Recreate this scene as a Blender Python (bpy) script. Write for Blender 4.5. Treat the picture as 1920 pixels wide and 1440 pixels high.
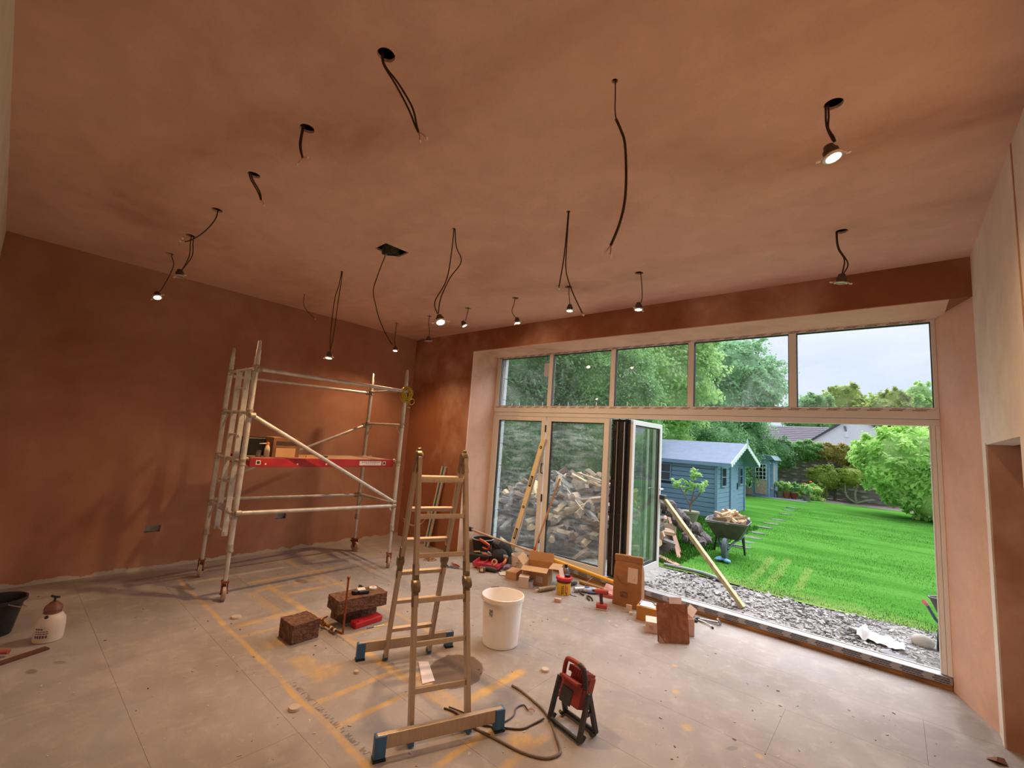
import bpy, bmesh, math, random
import numpy as np
from mathutils import Vector, Matrix, Euler

scene = bpy.context.scene
for o in list(bpy.data.objects):
    bpy.data.objects.remove(o)

# ------------------------------------------------------------------ room sizes (metres)
# x runs along the window wall, y points out to the garden, z up; the floor is z = 0
L, R_, D, S_, C = 6.138, 0.470, 4.492, -0.184, 3.237      # left wall, right wall, window wall, front wall, ceiling
DF = 5.060                                                  # plane of the window frame
XL, XR, ZT = -4.710, 0.297, 2.932                           # window opening
EYE = 1.66

# ------------------------------------------------------------------ camera
cd = bpy.data.cameras.new('camera')
cam = bpy.data.objects.new('camera', cd)
scene.collection.objects.link(cam)
cd.sensor_width = 36.0
cd.sensor_fit = 'HORIZONTAL'
cd.lens = 826.35 / 1920 * 36.0
cd.clip_start = 0.02
cd.clip_end = 300
RM = Matrix(((0.7580283, 0.0286069, 0.6515940), (0.6483872, -0.1412236, -0.7480976), (0.0706197, 0.9895643, -0.1255999)))
cam.matrix_world = Matrix.Translation((0, 0, EYE)) @ RM.to_4x4()
scene.camera = cam

# ------------------------------------------------------------------ sky, exposure
scene.view_settings.view_transform = 'Standard'
scene.view_settings.look = 'None'
scene.view_settings.gamma = 1.0
scene.view_settings.use_curve_mapping = False
scene.view_settings.exposure = 0.3

SKY = 1.42
LAMP = 78.0
w = bpy.data.worlds.new('overcast_sky')
scene.world = w
w.use_nodes = True
nt = w.node_tree
nt.nodes.clear()
wo = nt.nodes.new('ShaderNodeOutputWorld')
bg = nt.nodes.new('ShaderNodeBackground')
tc = nt.nodes.new('ShaderNodeTexCoord')
mp = nt.nodes.new('ShaderNodeMapping')
mp.inputs['Scale'].default_value = (1.0, 1.0, 2.6)
nz = nt.nodes.new('ShaderNodeTexNoise')
nz.inputs['Scale'].default_value = 2.3
nz.inputs['Detail'].default_value = 5
nz.inputs['Roughness'].default_value = 0.5
rp = nt.nodes.new('ShaderNodeValToRGB')
rp.color_ramp.elements[0].position = 0.36
rp.color_ramp.elements[0].color = (0.38, 0.46, 0.59, 1)
rp.color_ramp.elements[1].position = 0.62
rp.color_ramp.elements[1].color = (0.53, 0.57, 0.64, 1)
nt.links.new(tc.outputs['Generated'], mp.inputs['Vector'])
nt.links.new(mp.outputs['Vector'], nz.inputs['Vector'])
nt.links.new(nz.outputs['Fac'], rp.inputs['Fac'])
nt.links.new(rp.outputs['Color'], bg.inputs['Color'])
bg.inputs['Strength'].default_value = SKY
nt.links.new(bg.outputs['Background'], wo.inputs['Surface'])

# the sun behind thick bright cloud: a very soft, weak sun
sl = bpy.data.lights.new('hazy_sun_offscreen', 'SUN')
sl.energy = 6.6
sl.angle = math.radians(70)
sl.color = (0.92, 0.96, 1.0)
so = bpy.data.objects.new('hazy_sun_offscreen', sl)
scene.collection.objects.link(so)
so.rotation_euler = Vector((-0.10, -0.75, -1.0)).to_track_quat('-Z', 'Y').to_euler()

# ------------------------------------------------------------------ helpers
rng = random.Random(7)
COL = scene.collection
PI = math.pi


def lin(r, g, b):
    f = lambda c: ((c / 255 + 0.055) / 1.055) ** 2.4 if c > 10 else c / 255 / 12.92
    return (f(r), f(g), f(b))


def node(nt, kind, **kw):
    n = nt.nodes.new('ShaderNode' + kind)
    for k, v in kw.items():
        if isinstance(k, str) and hasattr(n, k):
            setattr(n, k, v)
        else:
            n.inputs[k.replace('_', ' ')].default_value = v
    return n


def base_mat(name):
    m = bpy.data.materials.new(name)
    m.use_nodes = True
    nt = m.node_tree
    b = nt.nodes['Principled BSDF']
    return m, nt, b


MATS = {}


def mat(name, col, rough=0.6, metal=0.0, var=0.12, scale=9.0, bump=0.0, bscale=None, col2=None, stretch=(1, 1, 1), detail=4, c0=0.3, c1=0.7, spec=0.5, trans=0.0):
    """colour varied by noise, optional second colour and relief"""
    if name in MATS:
        return MATS[name]
    m, nt, b = base_mat(name)
    L_ = nt.links
    tc = nt.nodes.new('ShaderNodeTexCoord')
    mp = nt.nodes.new('ShaderNodeMapping')
    mp.inputs['Scale'].default_value = stretch
    L_.new(tc.outputs['Object'], mp.inputs['Vector'])
    nz = nt.nodes.new('ShaderNodeTexNoise')
    nz.inputs['Scale'].default_value = scale
    nz.inputs['Detail'].default_value = detail
    L_.new(mp.outputs['Vector'], nz.inputs['Vector'])
    rp = nt.nodes.new('ShaderNodeValToRGB')
    rp.color_ramp.elements[0].position = c0
    rp.color_ramp.elements[1].position = c1
    a = col2 if col2 else tuple(c * (1 - var) for c in col)
    e = col if col2 else tuple(min(1, c * (1 + var)) for c in col)
    rp.color_ramp.elements[0].color = (*a, 1)
    rp.color_ramp.elements[1].color = (*e, 1)
    L_.new(nz.outputs['Fac'], rp.inputs['Fac'])
    L_.new(rp.outputs['Color'], b.inputs['Base Color'])
    b.inputs['Roughness'].default_value = rough
    b.inputs['Metallic'].default_value = metal
    b.inputs['Specular IOR Level'].default_value = spec
    if trans:
        b.inputs['Transmission Weight'].default_value = trans
    if bump:
        n2 = nt.nodes.new('ShaderNodeTexNoise')
        n2.inputs['Scale'].default_value = bscale or scale * 4
        n2.inputs['Detail'].default_value = 5
        L_.new(mp.outputs['Vector'], n2.inputs['Vector'])
        bp = nt.nodes.new('ShaderNodeBump')
        bp.inputs['Strength'].default_value = bump
        bp.inputs['Distance'].default_value = 0.02
        L_.new(n2.outputs['Fac'], bp.inputs['Height'])
        L_.new(bp.outputs['Normal'], b.inputs['Normal'])
    MATS[name] = m
    return m


class G:
    """small graph builder for scalar masks"""
    def __init__(s, nt):
        s.nt = nt

    def m(s, op, a, b=None, c=None, clamp=False):
        n = s.nt.nodes.new('ShaderNodeMath')
        n.operation = op
        n.use_clamp = clamp
        for i, x in enumerate((a, b, c)):
            if x is None:
                continue
            if isinstance(x, (int, float)):
                n.inputs[i].default_value = x
            else:
                s.nt.links.new(x, n.inputs[i])
        return n.outputs[0]

    def noise(s, vec, scale, detail=4, rough=0.55, dist=0.0):
        n = s.nt.nodes.new('ShaderNodeTexNoise')
        n.inputs['Scale'].default_value = scale
        n.inputs['Detail'].default_value = detail
        n.inputs['Roughness'].default_value = rough
        n.inputs['Distortion'].default_value = dist
        s.nt.links.new(vec, n.inputs['Vector'])
        return n.outputs['Fac']

    def step(s, x, lo, hi):
        n = s.nt.nodes.new('ShaderNodeMapRange')
        n.interpolation_type = 'SMOOTHSTEP'
        n.inputs['From Min'].default_value = lo
        n.inputs['From Max'].default_value = hi
        s.nt.links.new(x, n.inputs['Value'])
        return n.outputs['Result']

    def mix(s, fac, a, b):
        n = s.nt.nodes.new('ShaderNodeMix')
        n.data_type = 'RGBA'
        for sock, x in ((n.inputs[0], fac), (n.inputs[6], a), (n.inputs[7], b)):
            if isinstance(x, (int, float)):
                sock.default_value = x
            elif isinstance(x, tuple):
                sock.default_value = (*x, 1)
            else:
                s.nt.links.new(x, sock)
        return n.outputs[2]

    def vec(s, scale=(1, 1, 1), kind='Object'):
        t = s.nt.nodes.new('ShaderNodeTexCoord')
        mp = s.nt.nodes.new('ShaderNodeMapping')
        mp.inputs['Scale'].default_value = scale
        s.nt.links.new(t.outputs[kind], mp.inputs['Vector'])
        return mp.outputs['Vector']

    def sep(s, v):
        n = s.nt.nodes.new('ShaderNodeSeparateXYZ')
        s.nt.links.new(v, n.inputs[0])
        return n.outputs

    def bump(s, h, b, strength=0.3, dist=0.01):
        n = s.nt.nodes.new('ShaderNodeBump')
        n.inputs['Strength'].default_value = strength
        n.inputs['Distance'].default_value = dist
        s.nt.links.new(h, n.inputs['Height'])
        s.nt.links.new(n.outputs['Normal'], b.inputs['Normal'])


def wloc(o):
    v = Vector((0, 0, 0))
    while o:
        v = v + Vector(o.location)
        o = o.parent
    return v


class MB:
    """collects faces; build() links them as one mesh object"""
    def __init__(s, M=None):
        s.v = []
        s.f = []
        s.M = M

    def add(s, vs, fs):
        k = len(s.v)
        if s.M is not None:
            vs = [s.M @ Vector(p) for p in vs]
        s.v.extend([tuple(p) for p in vs])
        s.f.extend([tuple(i + k for i in f) for f in fs])
        return s

    def box(s, c, d, rot=None):
        """centre, full sizes, optional 3x3 or Euler tuple"""
        hx, hy, hz = d[0] / 2, d[1] / 2, d[2] / 2
        vs = [Vector((sx * hx, sy * hy, sz * hz)) for sz in (-1, 1) for sx, sy in ((-1, -1), (1, -1), (1, 1), (-1, 1))]
        if rot is not None:
            m = rot if isinstance(rot, Matrix) else Euler(rot).to_matrix()
            vs = [m @ p for p in vs]
        c = Vector(c)
        return s.add([p + c for p in vs], [(3, 2, 1, 0), (4, 5, 6, 7), (0, 1, 5, 4), (1, 2, 6, 5), (2, 3, 7, 6), (3, 0, 4, 7)])

    def bx(s, x0, x1, y0, y1, z0, z1):
        return s.box(((x0 + x1) / 2, (y0 + y1) / 2, (z0 + z1) / 2), (abs(x1 - x0), abs(y1 - y0), abs(z1 - z0)))

    def bar(s, p0, p1, w, h, up=(0, 0, 1)):
        """rectangular bar between two points, w sideways, h along up"""
        p0, p1 = Vector(p0), Vector(p1)
        d = p1 - p0
        z = d.normalized()
        x = Vector(up).cross(z)
        if x.length < 1e-4:
            x = Vector((1, 0, 0)).cross(z)
        x.normalize()
        y = z.cross(x)
        m = Matrix((x, y, z)).transposed()
        return s.box((p0 + p1) / 2, (w, h, d.length), m)

    def tube(s, pts, r, n=8, res=0, caps=True):
        """round tube through points; r a number or one per point; res>0 smooths with that many steps per span"""
        P = [Vector(p) for p in pts]
        rr = list(r) if isinstance(r, (list, tuple)) else [r] * len(P)
        if res and len(P) > 2:
            Q, q = [], []
            for i in range(len(P) - 1):
                a, b, c, d = P[max(i - 1, 0)], P[i], P[i + 1], P[min(i + 2, len(P) - 1)]
                for k in range(res):
                    t = k / res
                    Q.append(0.5 * ((2 * b) + (c - a) * t + (2 * a - 5 * b + 4 * c - d) * t * t + (3 * b - a - 3 * c + d) * t ** 3))
                    q.append(rr[i] * (1 - t) + rr[i + 1] * t)
            Q.append(P[-1])
            q.append(rr[-1])
            P, rr = Q, q
        vs, fs = [], []
        up = None
        for i, p in enumerate(P):
            t = (P[min(i + 1, len(P) - 1)] - P[max(i - 1, 0)])
            if t.length < 1e-9:
                t = Vector((0, 0, 1))
            t.normalize()
            if up is None:
                up = Vector((0, 0, 1)) if abs(t.z) < 0.9 else Vector((1, 0, 0))
            x = up - t * up.dot(t)
            x.normalize()
            y = t.cross(x)
            up = x
            for k in range(n):
                a = 2 * PI * k / n
                vs.append(p + (x * math.cos(a) + y * math.sin(a)) * rr[i])
        for i in range(len(P) - 1):
            for k in range(n):
                a, b = i * n + k, i * n + (k + 1) % n
                fs.append((a, b, b + n, a + n))
        if caps:
            fs.append(tuple(reversed(range(n))))
            fs.append(tuple(range((len(P) - 1) * n, len(P) * n)))
        return s.add(vs, fs)

    def cyl(s, p0, p1, r0, r1=None, n=14, caps=True):
        return s.tube([p0, p1], [r0, r0 if r1 is None else r1], n=n, caps=caps)

    def lathe(s, prof, c=(0, 0, 0), n=28, rot=None, close=False):
        vs, fs = [], []
        m = rot if rot is None or isinstance(rot, Matrix) else Euler(rot).to_matrix()
        c = Vector(c)
        for r, z in prof:
            for k in range(n):
                a = 2 * PI * k / n
                p = Vector((r * math.cos(a), r * math.sin(a), z))
                if m is not None:
                    p = m @ p
                vs.append(p + c)
        K = len(prof)
        for i in range(K - 1 + (1 if close else 0)):
            j = (i + 1) % K
            for k in range(n):
                k2 = (k + 1) % n
                fs.append((i * n + k, i * n + k2, j * n + k2, j * n + k))
        if not close:
            if prof[0][0] > 1e-5:
                fs.append(tuple(reversed(range(n))))
            if prof[-1][0] > 1e-5:
                fs.append(tuple(range((K - 1) * n, K * n)))
        return s.add(vs, fs)

    def ball(s, c, r, n=12, m=8, rot=None):
        r = r if isinstance(r, (tuple, list)) else (r, r, r)
        mt = None if rot is None else (rot if isinstance(rot, Matrix) else Euler(rot).to_matrix())
        c = Vector(c)
        vs, fs = [], []
        for i in range(m + 1):
            th = PI * i / m
            for k in range(n):
                a = 2 * PI * k / n
                p = Vector((r[0] * math.sin(th) * math.cos(a), r[1] * math.sin(th) * math.sin(a), r[2] * math.cos(th)))
                if mt is not None:
                    p = mt @ p
                vs.append(p + c)
        for i in range(m):
            for k in range(n):
                k2 = (k + 1) % n
                fs.append((i * n + k, (i + 1) * n + k, (i + 1) * n + k2, i * n + k2))
        return s.add(vs, fs)

    def prism(s, poly, z0, z1, rot=None, c=(0, 0, 0)):
        m = None if rot is None else (rot if isinstance(rot, Matrix) else Euler(rot).to_matrix())
        c = Vector(c)
        n = len(poly)
        vs = [Vector((x, y, z)) for z in (z0, z1) for x, y in poly]
        if m is not None:
            vs = [m @ p for p in vs]
        vs = [p + c for p in vs]
        return s.add(vs, [tuple(reversed(range(n))), tuple(range(n, 2 * n))] + [(k, (k + 1) % n, (k + 1) % n + n, k + n) for k in range(n)])

    def mesh(s, name, material, smooth=0.0):
        me = bpy.data.meshes.new(name)
        me.from_pydata(s.v, [], s.f)
        me.materials.append(material)
        if smooth:
            me.polygons.foreach_set('use_smooth', [True] * len(me.polygons))
            me.set_sharp_from_angle(angle=math.radians(smooth))
        me.update()
        return me

    def build(s, name, material, parent=None, world=True, smooth=0.0, bevel=0.0, label=None):
        if parent is not None and world:
            o0 = wloc(parent)
            s.v = [(p[0] - o0.x, p[1] - o0.y, p[2] - o0.z) for p in s.v]
        me = s.mesh(name, material, smooth)
        o = bpy.data.objects.new(name, me)
        COL.objects.link(o)
        if parent is not None:
            o.parent = parent
        if bevel:
            b = o.modifiers.new('bevel', 'BEVEL')
            b.width = bevel
            b.segments = 2
            b.limit_method = 'ANGLE'
            b.angle_limit = math.radians(40)
        if label:
            o['label'] = label
        return o


def thing(name, label, cat, loc=(0, 0, 0), group=None, rot=(0, 0, 0)):
    o = bpy.data.objects.new(name, None)
    o.empty_display_size = 0.05
    COL.objects.link(o)
    o.location = loc
    o.rotation_euler = rot
    o['label'] = label
    o['category'] = cat
    if group:
        o['group'] = group
    return o


def tag(o, label, cat, group=None, kind=None):
    o['label'] = label
    o['category'] = cat
    if group:
        o['group'] = group
    if kind:
        o['kind'] = kind
    return o


def solo(mb, name, material, label, cat, group=None, kind=None, org=None, **kw):
    """a thing that is one mesh; its origin is put at org (default: centre of its base)"""
    if org is None:
        xs, ys, zs = zip(*s_(mb.v))
        org = ((min(xs) + max(xs)) / 2, (min(ys) + max(ys)) / 2, min(zs))
    mb.v = [(p[0] - org[0], p[1] - org[1], p[2] - org[2]) for p in mb.v]
    o = mb.build(name, material, None, **kw)
    o.location = org
    return tag(o, label, cat, group, kind)


def s_(v):
    return v


def struct(o):
    o['kind'] = 'structure'
    return o


def copy_tree(o, parent=None):
    c = o.copy()
    COL.objects.link(c)
    c.parent = parent
    for ch in o.children:
        copy_tree(ch, c)
    return c


def plate(outline, holes, depth, place):
    """flat sheet with holes, thickened; outline and holes are 2D loops, place maps (u, v, w) to 3D"""
    bm = bmesh.new()
    loops = []
    for lp in [outline] + holes:
        vs = [bm.verts.new((p[0], p[1], 0)) for p in lp]
        es = [bm.edges.new((vs[i], vs[(i + 1) % len(vs)])) for i in range(len(vs))]
        loops.append(vs)
    bmesh.ops.triangle_fill(bm, use_beauty=True, use_dissolve=False, edges=bm.edges[:], normal=(0, 0, 1))
    bm.verts.index_update()
    n = len(bm.verts)
    V = [tuple(v.co) for v in bm.verts]
    F = [tuple(v.index for v in f.verts) for f in bm.faces]
    mb = MB()
    vs = [place(p[0], p[1], 0) for p in V] + [place(p[0], p[1], depth) for p in V]
    fs = [tuple(reversed(f)) for f in F] + [tuple(i + n for i in f) for f in F]
    for lp in loops:
        idx = [v.index for v in lp]
        for i in range(len(idx)):
            a, b = idx[i], idx[(i + 1) % len(idx)]
            fs.append((a, b, b + n, a + n))
    bm.free()
    mb.add(vs, fs)
    return mb


def fix_normals(o):
    bm = bmesh.new()
    bm.from_mesh(o.data)
    bmesh.ops.recalc_face_normals(bm, faces=bm.faces)
    bm.to_mesh(o.data)
    bm.free()
    return o


def circle(cx, cy, r, n=20):
    return [(cx + r * math.cos(2 * PI * k / n), cy + r * math.sin(2 * PI * k / n)) for k in range(n)]

# ------------------------------------------------------------------ surface materials
def plaster(name, dry, damp, big=0.9, lo=0.42, hi=0.62, base_strip=False, streak=(1, 1, 1), rough=0.85):
    m, nt, b = base_mat(name)
    g = G(nt)
    v = g.vec(streak)
    v0 = g.vec()
    n1 = g.noise(v, big, 4, 0.6, 0.3)
    n2 = g.noise(v0, 5.0, 5, 0.65, 0.4)
    n3 = g.noise(v0, 60.0, 2, 0.5)
    f = g.step(n1, lo, hi)
    c = g.mix(f, damp, dry)
    k = g.m('MULTIPLY_ADD', n2, 0.34, 0.83)
    k = g.m('MULTIPLY', k, g.m('MULTIPLY_ADD', n3, 0.10, 0.95))
    mm = nt.nodes.new('ShaderNodeVectorMath')
    mm.operation = 'SCALE'
    nt.links.new(c, mm.inputs[0])
    nt.links.new(k, mm.inputs['Scale'])
    out = mm.outputs[0]
    if base_strip:
        xyz = g.sep(v0)
        nb = g.noise(v0, 7.0, 4)
        edge = g.m('SUBTRACT', xyz[2], g.m('MULTIPLY_ADD', nb, 0.13, -0.028))
        f2 = g.step(edge, 0.004, -0.004)
        out = g.mix(f2, out, lin(196, 186, 178))
    nt.links.new(out, b.inputs['Base Color'])
    b.inputs['Roughness'].default_value = rough
    b.inputs['Specular IOR Level'].default_value = 0.25
    g.bump(n2, b, 0.12, 0.02)
    return m


# one plaster everywhere: pinkish where it has dried, brown where it is still damp; each surface's share also paints in how it is lit
DRY, DAMP = lin(224, 186, 166), lin(150, 94, 66)
M_CEIL = plaster('ceiling_plaster', DRY, DAMP, 0.8, 0.02, 0.62, streak=(0.7, 1.3, 1))
M_BACK = plaster('brown_plaster', DRY, DAMP, 0.7, 0.08, 1.35, base_strip=True)
M_WIN = plaster('damp_shaded_plaster', DRY, DAMP, 1.1, 0.40, 0.98, streak=(1.1, 1.1, 0.9))
M_PIER = plaster('pink_plaster', DRY, DAMP, 1.0, 0.0, 0.52)
M_PALE = plaster('pale_wall', lin(238, 232, 222), lin(228, 214, 204), 1.1, 0.3, 0.7)
M_JAMB = plaster('jamb_plaster', DRY, DAMP, 1.1, 0.20, 0.85)


def floor_material():
    m, nt, b = base_mat('chipboard')
    g = G(nt)
    v = g.vec()
    x, y, z = g.sep(v)
    nf = g.noise(v, 90, 3, 0.6)
    nm = g.noise(v, 9, 5, 0.6, 0.5)
    nl = g.noise(v, 1.1, 4, 0.6)
    col = g.mix(g.step(nl, 0.3, 0.7), lin(142, 132, 126), lin(164, 154, 151))
    col = g.mix(g.m('MULTIPLY', g.step(nm, 0.45, 0.75), 0.35), col, lin(188, 176, 168))
    col = g.mix(g.m('MULTIPLY', g.step(nf, 0.62, 0.72), 0.5), col, lin(120, 98, 82))
    # pale crumbs and scuffs
    ns = g.noise(v, 26, 4, 0.7, 0.6)
    col = g.mix(g.m('MULTIPLY', g.step(ns, 0.66, 0.72), 0.55), col, lin(206, 198, 192))
    # grey dust smears
    ng = g.noise(v, 2.1, 4, 0.6, 0.8)
    col = g.mix(g.m('MULTIPLY', g.step(ng, 0.52, 0.68), 0.45), col, lin(140, 137, 140))
    # yellow setting-out stripes along the panel seams
    wob = g.m('MULTIPLY_ADD', g.noise(v, 3.0, 4, 0.6), 0.05, -0.025)
    wear = g.step(g.noise(v, 6.0, 5, 0.7), 0.38, 0.62)
    segs_y = [(1.45, -5.6, -1.9, .018, .55), (2.06, -5.0, -1.75, .038, .55), (2.65, -5.4, -3.0, .025, .38), (2.56, -5.7, -4.6, .03, .35), (1.86, -4.8, -3.9, .06, .3), (1.66, -3.3, -2.9, .09, .35), (2.12, -2.6, -2.0, .05, .6)]
    segs_x = [(-2.41, 1.43, 2.05, .022, .6), (-2.69, 1.5, 2.1, .022, .55), (-3.38, 2.0, 2.5, .022, .6), (-3.88, 1.45, 2.0, .02, .5), (-2.09, 2.05, 2.75, .04, .65), (-1.80, 1.5, 2.1, .022, .6), (-4.57, 2.0, 2.8, .03, .5), (-4.83, 1.9, 2.6, .03, .55), (-5.10, 1.9, 3.0, .03, .5), (-5.72, 2.2, 3.2, .03, .45), (-4.1, 1.5, 2.0, .05, .4), (-1.55, 1.6, 2.3, .03, .4)]
    tot = None
    for arr, A, B in ((segs_y, y, x), (segs_x, x, y)):
        for pos, a0, a1, wd, st in arr:
            dd = g.m('ABSOLUTE', g.m('ADD', g.m('SUBTRACT', A, pos), wob))
            f = g.step(dd, wd + 0.012, wd * 0.45)
            mid, hl = (a0 + a1) / 2, (a1 - a0) / 2
            e = g.step(g.m('ABSOLUTE', g.m('SUBTRACT', B, mid)), hl + 0.05, hl - 0.05)
            f = g.m('MULTIPLY', g.m('MULTIPLY', f, e), st)
            tot = f if tot is None else g.m('MAXIMUM', tot, f)
    for cx, cy, r in ((-1.2, 3.35, .04), (-0.62, 3.05, .03), (-1.35, 3.72, .035), (-2.42, 3.8, .04), (-0.2, 3.0, .05), (-1.0, 3.0, .05), (-3.0, 1.72, .14), (-1.62, 2.15, .12), (-3.6, 1.62, .1)):
        dx = g.m('SUBTRACT', x, cx)
        dy = g.m('SUBTRACT', y, cy)
        d2 = g.m('SQRT', g.m('ADD', g.m('MULTIPLY', dx, dx), g.m('MULTIPLY', dy, dy)))
        f = g.m('MULTIPLY', g.step(g.m('ADD', d2, wob), r, r * 0.3), 0.55)
        tot = g.m('MAXIMUM', tot, f)
    tot = g.m('MULTIPLY', tot, g.m('MULTIPLY_ADD', wear, 0.60, 0.30))
    col = g.mix(tot, col, lin(226, 172, 52))
    # wet patches with a shape of their own
    wet = None
    for cx, cy, ax, ay, ang, s in ((-2.42, 2.39, .20, .25, .5, .8), (-4.16, .37, .045, .03, .3, .55), (-4.2, .5, .05, .025, .6, .4), (-4.86, 2.37, .10, .06, .2, .55), (.1, 4.16, .18, .12, .4, .35), (-.75, 3.0, .05, .02, 1.0, .6), (.35, 4.45, .1, .25, 0, .35), (-5.9, 1.2, .2, .5, 0, .35)):
        dx = g.m('SUBTRACT', x, cx)
        dy = g.m('SUBTRACT', y, cy)
        ca, sa = math.cos(ang), math.sin(ang)
        u = g.m('DIVIDE', g.m('ADD', g.m('MULTIPLY', dx, ca), g.m('MULTIPLY', dy, sa)), ax)
        w_ = g.m('DIVIDE', g.m('SUBTRACT', g.m('MULTIPLY', dy, ca), g.m('MULTIPLY', dx, sa)), ay)
        d2 = g.m('SQRT', g.m('ADD', g.m('MULTIPLY', u, u), g.m('MULTIPLY', w_, w_)))
        d2 = g.m('ADD', d2, g.m('MULTIPLY_ADD', nm, 0.3, -0.15))
        f = g.m('MULTIPLY', g.step(d2, 1.0, 0.93 if s > .7 else 0.6), s)
        wet = f if wet is None else g.m('MAXIMUM', wet, f)
    col = g.mix(wet, col, lin(92, 70, 54))
    # black print of the board maker along one seam
    du = g.m('SUBTRACT', y, 1.49)
    inx = g.step(g.m('ABSOLUTE', g.m('ADD', x, 2.55)), 0.46, 0.44)
    iny = g.step(g.m('ABSOLUTE', du), 0.020, 0.016)
    pr = g.noise(g.vec((60, 22, 1)), 1.0, 1, 0.4)
    f = g.m('MULTIPLY', g.m('MULTIPLY', inx, iny), g.step(pr, 0.50, 0.56))
    col = g.mix(g.m('MULTIPLY', f, 0.45), col, lin(56, 50, 48))
    nt.links.new(col, b.inputs['Base Color'])
    ro = g.m('SUBTRACT', 0.72, g.m('MULTIPLY', wet, 0.32))
    nt.links.new(ro, b.inputs['Roughness'])
    b.inputs['Specular IOR Level'].default_value = 0.2
    g.bump(g.m('ADD', nf, g.m('MULTIPLY', ns, 0.6)), b, 0.12, 0.004)
    return m


M_FLOOR = floor_material()
M_DARK = mat('rough_deck', lin(126, 108, 90), 0.9, var=0.2)
M_WHITE = mat('frame_white', lin(234, 231, 228), 0.38, var=0.03, scale=4)
M_FRAME = M_WHITE
M_BLACK = mat('black_rubber', (0.012, 0.012, 0.013), 0.5, var=0.3)
M_STEEL = mat('bright_steel', (0.72, 0.71, 0.70), 0.28, 1.0, var=0.08, scale=14)
M_TIMBER = mat('sawn_timber', lin(196, 150, 96), 0.7, var=0.2, scale=5, stretch=(14, 14, 1.2), bump=0.15, bscale=20)
M_SILLWOOD = mat('sill_timber', lin(176, 124, 70), 0.75, col2=lin(92, 62, 38), scale=5, stretch=(1, 6, 6), bump=0.2)


def glass_material(name, haze=0.0, tint=(1, 1, 1), scratch=(6, 6, 1.4), hcol=(0.8, 0.82, 0.84), ior=1.5):
    m = bpy.data.materials.new(name)
    m.use_nodes = True
    nt = m.node_tree
    nt.nodes.remove(nt.nodes['Principled BSDF'])
    out = nt.nodes['Material Output']
    g = G(nt)
    tr = nt.nodes.new('ShaderNodeBsdfTransparent')
    tr.inputs['Color'].default_value = (*tint, 1)
    gl = nt.nodes.new('ShaderNodeBsdfGlossy')
    gl.inputs['Roughness'].default_value = 0.015
    fr = nt.nodes.new('ShaderNodeFresnel')
    fr.inputs['IOR'].default_value = ior
    m1 = nt.nodes.new('ShaderNodeMixShader')
    geo = nt.nodes.new('ShaderNodeNewGeometry')
    front = g.m('SUBTRACT', 1.0, geo.outputs['Backfacing'])
    nt.links.new(g.m('MULTIPLY', fr.outputs[0], front), m1.inputs[0])
    nt.links.new(tr.outputs[0], m1.inputs[1])
    nt.links.new(gl.outputs[0], m1.inputs[2])
    last = m1.outputs[0]
    if haze:
        df = nt.nodes.new('ShaderNodeBsdfDiffuse')
        df.inputs['Color'].default_value = (*hcol, 1)
        tl = nt.nodes.new('ShaderNodeBsdfTranslucent')
        tl.inputs['Color'].default_value = (*hcol, 1)
        md = nt.nodes.new('ShaderNodeMixShader')
        md.inputs[0].default_value = 0.5
        nt.links.new(df.outputs[0], md.inputs[1])
        nt.links.new(tl.outputs[0], md.inputs[2])
        n = g.noise(g.vec(scratch), 1.6, 6, 0.65, 1.4)
        n2 = g.noise(g.vec(), 1.3, 2, 0.5)
        f = g.m('MULTIPLY', g.m('MULTIPLY', g.step(n, 0.40, 0.75), g.step(n2, 0.3, 0.65)), haze)
        m2 = nt.nodes.new('ShaderNodeMixShader')
        nt.links.new(g.m('ADD', f, haze * 0.15), m2.inputs[0])
        nt.links.new(last, m2.inputs[1])
        nt.links.new(md.outputs[0], m2.inputs[2])
        last = m2.outputs[0]
    nt.links.new(last, out.inputs['Surface'])
    return m


M_GLASS = glass_material('window_glass', 0.08, scratch=(2, 2, 2))
M_DIRTY = glass_material('dirty_glass', 0.22, tint=(0.86, 0.9, 0.88), scratch=(1.5, 1.5, 7))
M_LEAFGL = glass_material('door_leaf_glass', 0.14, tint=(0.86, 0.94, 0.90), scratch=(5, 5, 0.5), ior=2.1)


def tape_material(name, ground, ink, rows, pitch, axis=0, duty=0.62, zaxis=2, zscale=1.0, z0=0.0, fade=0.9):
    """protective film with a repeated run of illegible printed dashes"""
    m, nt, b = base_mat(name)
    g = G(nt)
    v = g.vec()
    s = g.sep(v)
    t = None
    for (zz, hh, off) in rows:
        fx = g.m('FRACT', g.m('ADD', g.m('DIVIDE', s[axis], pitch), off))
        a = g.step(fx, duty, duty - 0.03)
        k = g.m('FRACT', g.m('MULTIPLY', fx, 9.0))
        a = g.m('MULTIPLY', a, g.m('MULTIPLY_ADD', g.step(k, 0.1, 0.2), 0.5, 0.5))
        zz_ = g.step(g.m('ABSOLUTE', g.m('SUBTRACT', s[zaxis], zz)), hh, hh * 0.7)
        f = g.m('MULTIPLY', a, zz_)
        t = f if t is None else g.m('MAXIMUM', t, f)
    n = g.noise(v, 30, 4, 0.6)
    t = g.m('MULTIPLY', t, g.m('MULTIPLY_ADD', g.step(n, 0.3, 0.5), 0.4, 0.6 * fade))
    base = g.mix(g.noise(v, 6, 3), tuple(c * 0.9 for c in ground), ground)
    nt.links.new(g.mix(t, base, ink), b.inputs['Base Color'])
    b.inputs['Roughness'].default_value = 0.38
    return m


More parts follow.
